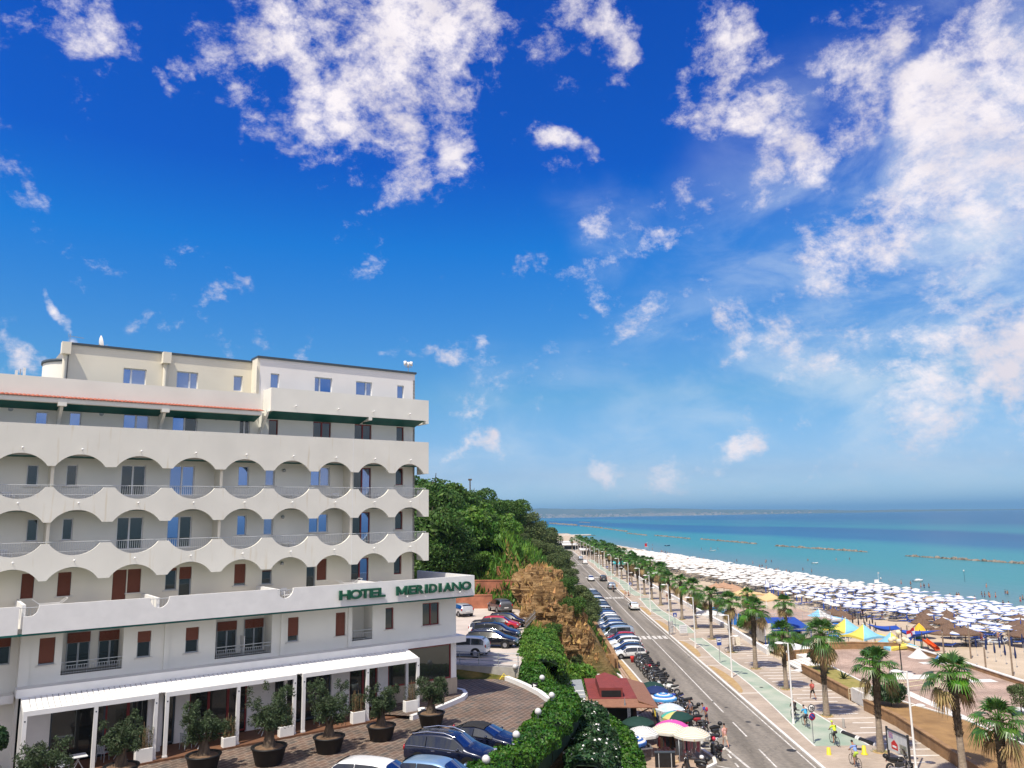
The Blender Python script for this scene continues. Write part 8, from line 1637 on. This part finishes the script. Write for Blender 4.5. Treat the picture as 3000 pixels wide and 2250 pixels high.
# ================================================================= people
def skin_mesh(name, V, E, RR, m, root=0, sub=1):
    me = bpy.data.meshes.new(name); me.from_pydata([tuple(v) for v in V], E, []); ob = bpy.data.objects.new('tmp', me); COL.objects.link(ob); ob.modifiers.new('k', 'SKIN'); s_ = ob.modifiers.new('s', 'SUBSURF'); s_.levels = sub; s_.render_levels = sub
    for i, r in enumerate(RR): me.skin_vertices[0].data[i].radius = (r, r) if not hasattr(r,'__len__') else r
    me.skin_vertices[0].data[root].use_root = True
    out = bpy.data.meshes.new_from_object(ob.evaluated_get(bpy.context.evaluated_depsgraph_get())); bpy.data.objects.remove(ob); bpy.data.meshes.remove(me); out.materials.clear(); out.materials.append(m); out.name = name; out.polygons.foreach_set('use_smooth', [True]*len(out.polygons)); return out
def figure(lab, loc, rz, shirt=None, shorts=None, legs=((25,8),(-22,25)), arms=((-20,15),(22,18)), lean=4, skin='skin', hair='hair', pack=None, helmet=None, h=1.0, pelvis=(0,0,.92), name='person', group=None, leggings=None, hands=None, feet=None, cat='person'):
    t = empty(name, loc, rz, lab, cat, group); p = Vector(pelvis); L_ = R(lean); u = Vector((math.sin(L_),0,math.cos(L_)))
    V, E, RR = [p, p+u*.22, p+u*.42, p+u*.55, p+u*.62+Vector((.01,0,0)), p+u*.70+Vector((.02,0,.0)), p+u*.80+Vector((.02,0,0))], [(0,1),(1,2),(2,3),(3,4),(4,5),(5,6)], [(.13,.10),(.125,.09),(.15,.10),(.10,.07),.05,.085,.075]
    J = {}
    def add(v, par, r): V.append(Vector(v)); E.append((par,len(V)-1)); RR.append(r); return len(V)-1
    for s,(hipa,knee),(sha,elb) in ((1,legs[0],arms[0]),(-1,legs[1],arms[1])):
        hp = p+Vector((0,s*.09,-.03)); i = add(hp,0,.085); a = R(hipa); kn = hp+Vector((math.sin(a)*.42,s*.015,-math.cos(a)*.42)); a2 = R(hipa-knee); an = kn+Vector((math.sin(a2)*.40,0,-math.cos(a2)*.40))
        if feet: an = Vector(feet[0 if s > 0 else 1]); mid = (hp+an)/2; dd = an-hp; q = math.sqrt(max(.0025,.41**2-(dd.length/2)**2)); fwd = Vector((-dd.z,0,dd.x)).normalized(); kn = mid+(fwd if fwd.x > 0 else -fwd)*q
        k = add(kn,i,.06); n_ = add(an,k,.042); add(an+Vector((.14,0,-.05)),n_,.035)
        sh = p+u*.47+Vector((0,s*.17,0)); j = add(sh,3,.062); b = R(sha); el = sh+Vector((math.sin(b)*.27,s*.04,-math.cos(b)*.27)); b2 = R(sha+elb); wr = el+Vector((math.sin(b2)*.24,0,-math.cos(b2)*.24))
        if hands: wr = Vector(hands[0 if s > 0 else 1]); el = (sh+wr)/2+Vector((-.04,s*.06,-.07))
        e = add(el,j,.044); w = add(wr,e,.033); hd = wr+(wr-el).normalized()*.09; add(hd,w,.03); J[s] = (hp,kn,an,sh,el,wr)
    link('body', skin_mesh('body', V, E, RR, M[skin]), t)
    if shirt is not None:
        v = [p+u*.02,p+u*.22,p+u*.42,p+u*.52]; e = [(0,1),(1,2),(2,3)]; r = [(.145,.115),(.14,.105),(.165,.115),(.10,.08)]
        for s in (1,-1): v += [J[s][3], J[s][3].lerp(J[s][4],.75)]; e += [(3,len(v)-2),(len(v)-2,len(v)-1)]; r += [.078,.068]
        link('shirt', skin_mesh('shirt', v, e, r, shirt), t)
    if shorts is not None:
        v = [p+u*.06,p]; e = [(0,1)]; r = [(.145,.115),(.15,.12)]
        for s in (1,-1): v += [J[s][0], J[s][0].lerp(J[s][1],.85)]; e += [(1,len(v)-2),(len(v)-2,len(v)-1)]; r += [.105,.088]
        link('shorts', skin_mesh('shorts', v, e, r, shorts), t)
    hc = V[6]+Vector((-.005,0,.0)); MB().sphere(hc+Vector((-.015,0,.03)), .098, 10, 0, (1,.9,.9)).build('helmet' if helmet else 'hair', helmet or M[hair], t); MB().sphere(hc+Vector((.09,0,-.06)), .022, 6).build('nose', M[skin], t)
    if pack is not None: MB().sphere(p+u*.34+Vector((-.2,0,0)), .16, 10, 0, (.65,.95,1.25)).build('backpack', pack, t)
    t.scale = (h,h,h); return t
cm = lambda n_, c: mat('cloth_'+n_, c, .85, .08, 6)
yw = R(88)
figure('man in a pink shirt and pale shorts walking up the road', (16.1,64.9,0), R(100), cm('pink',(.66,.36,.33)), cm('cream',(.55,.47,.38)), legs=((18,6),(-16,22)))
figure('person with a red backpack over a blue shirt bending at the market', (16.35,72.0,0), R(160), cm('royal',(.05,.05,.32)), cm('navy_shorts',(.03,.03,.06)), legs=((10,12),(-8,8)), lean=22, pack=cm('red_pack',(.55,.03,.06)), skin='skin_tan')
figure('woman in a grey sleeveless top behind the red scooter', (15.3,73.4,0), R(200), cm('grey_top',(.22,.20,.24)), cm('dark_skirt',(.03,.03,.035)), legs=((4,4),(-4,4)), skin='skin_tan')
figure('person in a red shirt with a red backpack walking along the paving', (28.5,79.8,.12), R(95), cm('brick_red',(.42,.07,.06)), cm('black_shorts',(.02,.02,.022)), pack=cm('coral_pack',(.55,.14,.12)), skin='skin_tan')
def cyclist(x, y, rz, shirt, shorts, helm, lab, blab):
    b = bicycle(x, y, .12, rz, M['black'], blab); figure(lab, (x,y,.12), rz, shirt, shorts, lean=38, pelvis=(-.24,0,.98), hands=((.40,.2,1.02),(.40,-.2,1.02)), feet=((-.12,.11,.20),(.04,-.11,.48)), helmet=helm, skin='skin_tan')
wl = M['white_paint']; bkc = cm('black_jersey',(.03,.03,.035)); neon = cm('neon_yellow',(.55,.72,.04))
cyclist(24.2,72.6,R(92),bkc,bkc,M['black'],'cyclist in black and grey kit riding ahead of the one in light blue','black bicycle under the cyclist in black and grey'); cyclist(24.3,70.2,R(93),cm('sky_jersey',(.04,.34,.62)),bkc,M['black'],'cyclist in a light blue jersey behind the 30 sign','black bicycle under the cyclist in light blue')
cyclist(24.6,64.9,R(94),neon,bkc,neon,'cyclist in a neon yellow jersey on the green path','black bicycle under the cyclist in neon yellow'); cyclist(23.9,59.5,R(96),cm('blue_white_jersey',(.20,.30,.62)),cm('lime_shorts',(.45,.62,.08)),M['black'],'cyclist in a blue top and lime shorts between the yellow bollards','black bicycle under the cyclist in blue and lime')
figure('rider in dark clothes on the scooter far along the road', (cen(190)+1.45,192,.05), HD, bkc, bkc, lean=8, pelvis=(-.3,0,.95), legs=((75,70),(75,70)), hands=((.28,.28,1.05),(.28,-.28,1.05)), helmet=M['black'])
for i,(x,y,c,l) in enumerate([(23.9,176.5,(.55,.35,.28),'person in peach clothes crossing at the second zebra, left of a pair'),(24.6,176.2,(.40,.25,.2),'person in tan clothes crossing at the second zebra, right of a pair'),(31.0,186,(.05,.05,.06),'person in dark clothes walking by the palms beyond the second zebra'),(31.6,190,(.06,.06,.10),'person in dark clothes near the dark red roofed bar'),(31.4,168,(.08,.02,.02),'person seated height by the cream canopy bar in dark red'),(29.9,212,(.05,.05,.07),'person in black walking far along the promenade')]):
    figure(l.replace('seated height ','standing '), (x,y,.12 if i > 1 else .0), R(90+40*i), cm('walker%d' % i,c), bkc if i%2 else cm('beige',(.5,.42,.33)), legs=((14,5),(-12,14)))
# bathers and beach goers
kinds = [figure('bather standing in the shallow sea', (0,0,0), 0, None, cm('swim_dark',(.02,.025,.05)), legs=((6,4),(-6,4)), skin='skin_tan', name='bather', cat='person'), figure('bather standing in the shallow sea', (0,0,0), 0, None, cm('swim_red',(.5,.04,.04)), legs=((12,6),(-10,10)), name='bather'), figure('bather standing in the shallow sea', (0,0,0), 0, cm('swim_top',(.03,.03,.04)), cm('swim_blue',(.04,.08,.25)), legs=((4,2),(-8,8)), arms=((30,60),(10,20)), skin='skin_tan', name='bather')]
BA = [(2668,1713,0),(2698,1720,0),(2708,1722,0),(2722,1721,0),(2640,1600+110,0),(2352,1672,0),(2378,1677,0),(2890,1720,0),(2945,1740,0),(2952,1741,0),(2917,1750,0),(2885,1750,0),(2898,1748,0),(2900,1751,0),(2878,1749,0),(2997,1757,0),(2990,1763,0),(2940,1783,0),(2957,1786,0),(2857,1769,1),(2670,1737,1),(2811,1757,1),(2784,1760,1),(2805,1757,1),(2245,1645,0),(2243,1648,0),(2260,1647,0),(2226,1665,0),(2206,1651,0),(2159,1646,0),(2151,1657,0),(2099,1650,1),(2103,1652,1),(2120,1657,1),(2304,1683,1),(2313,1686,1),(2049,1643,1),(2062,1643,1),(2030,1640,1),(1940,1621,1),(1945,1622,1),(1950,1623,1),(1956,1625,1),(1937,1620,1),(1962,1627,1),(1911,1612,1),(2083,1609,0),(2055,1610,0),(2103,1609,0),(2275,1679,1),(2271,1681,1),(2280,1677,1),(2246,1670,1),(2233,1664,1),(1912,1598,0),(2450,1641,0),(2489,1640,0),(2367,1643,0)]
for i,(px,py,onsand) in enumerate(BA):
    x, y = pat(px,py,-2.15); z = max(sandz(x,y), -3.0) if x > shore(y) else sandz(x,y); wet = x > shore(y)-.5
    src = kinds[i%3]; o = src if i < 3 else dup(src); o.location = (x,y,z if not wet else max(z,-2.85)); o.rotation_euler = (0,0,rnd.uniform(0,6.28)); tag(o, 'bather standing in the shallow sea' if wet else 'person in swimwear standing on the beach near the waterline', 'person', 'bathers in the shallow sea' if wet else 'people at the waterline'); o.scale = (.95,)*3
for i in range(46):
    x, y = rnd.choice(spots[:420]); x += 1.5+rnd.uniform(-.4,.4); y += 1.5+rnd.uniform(-.4,.4); o = dup(kinds[i%3]); o.location = (x,y,sandz(x,y)); o.rotation_euler = (0,0,rnd.uniform(0,6.28)); tag(o, 'person in swimwear standing between the beach umbrellas', 'person', 'people among the umbrellas')
# craggy rock faces of the cliff
from mathutils import noise as mn
def crag(px, py, s, sz, lab, seed, mt):
    p = hit(px,py); t = empty('cliff_rock', (p.x-.2,p.y+s*.35,p.z-.2), 0, lab, 'rock'); bm = bmesh.new(); bmesh.ops.create_icosphere(bm, subdivisions=5, radius=1)
    for v in bm.verts:
        q = v.co.copy(); k = q*2.2+Vector((seed,seed*.7,0)); d = mn.fractal(Vector((k.x,k.y,k.z*.7)),.7,2.1,6)*.34 + .22*abs(mn.noise(k*1.5)) + .05*math.sin(q.z*sz*7+2*mn.noise(k)); v.co = Vector((q.x*s,q.y*s*.8,q.z*sz))*(1+d)
    me = bpy.data.meshes.new('rock'); bm.to_mesh(me); bm.free(); me.materials.append(mt); link('rock_face', me, t)
    rg = np.random.default_rng(seed); n = 240; a = rg.normal(0,1,(n,3)); a /= np.linalg.norm(a,axis=1)[:,None]; a[:,2] = np.abs(a[:,2]); P = a*np.array([s,s*.8,sz])*1.08; d = np.tile([0,0,.45],(n,1))+rg.normal(0,.15,(n,3)); w = np.cross(d,rg.normal(0,1,(n,3)))*.12; link('dry_grass', quads_mesh('dry_grass', np.stack([P-w,P+w,P+d+w*.1,P+d-w*.1],axis=1), [M['leaf_dry']]), t)
rk = hill_material(); rk.name = 'ochre_rock'
for n_ in rk.node_tree.nodes:
    if n_.type == 'MAP_RANGE': n_.inputs['From Min'].default_value = .93; n_.inputs['From Max'].default_value = 1.2
for i,(px,py,s,sz,l) in enumerate([(1560,1740,2.8,3.2,'ochre rock knob beside the grey parked car'),(1590,1725,3.0,2.6,'ochre rock crest at the top of the cliff'),(1610,1800,2.6,3.2,'pale ochre rock face under the crest of the cliff'),(1590,1800,2.2,2.4,'ochre rock bulge just behind the picket fence'),(1665,1840,2.2,3.0,'brown rock rib on the right of the cliff'),(1640,1900,2.4,2.6,'ochre rock buttress low on the cliff'),(1690,1880,1.8,2.2,'brown rock lump above the tan wall')]): crag(px,py,s,sz,l,i*3+1,rk)
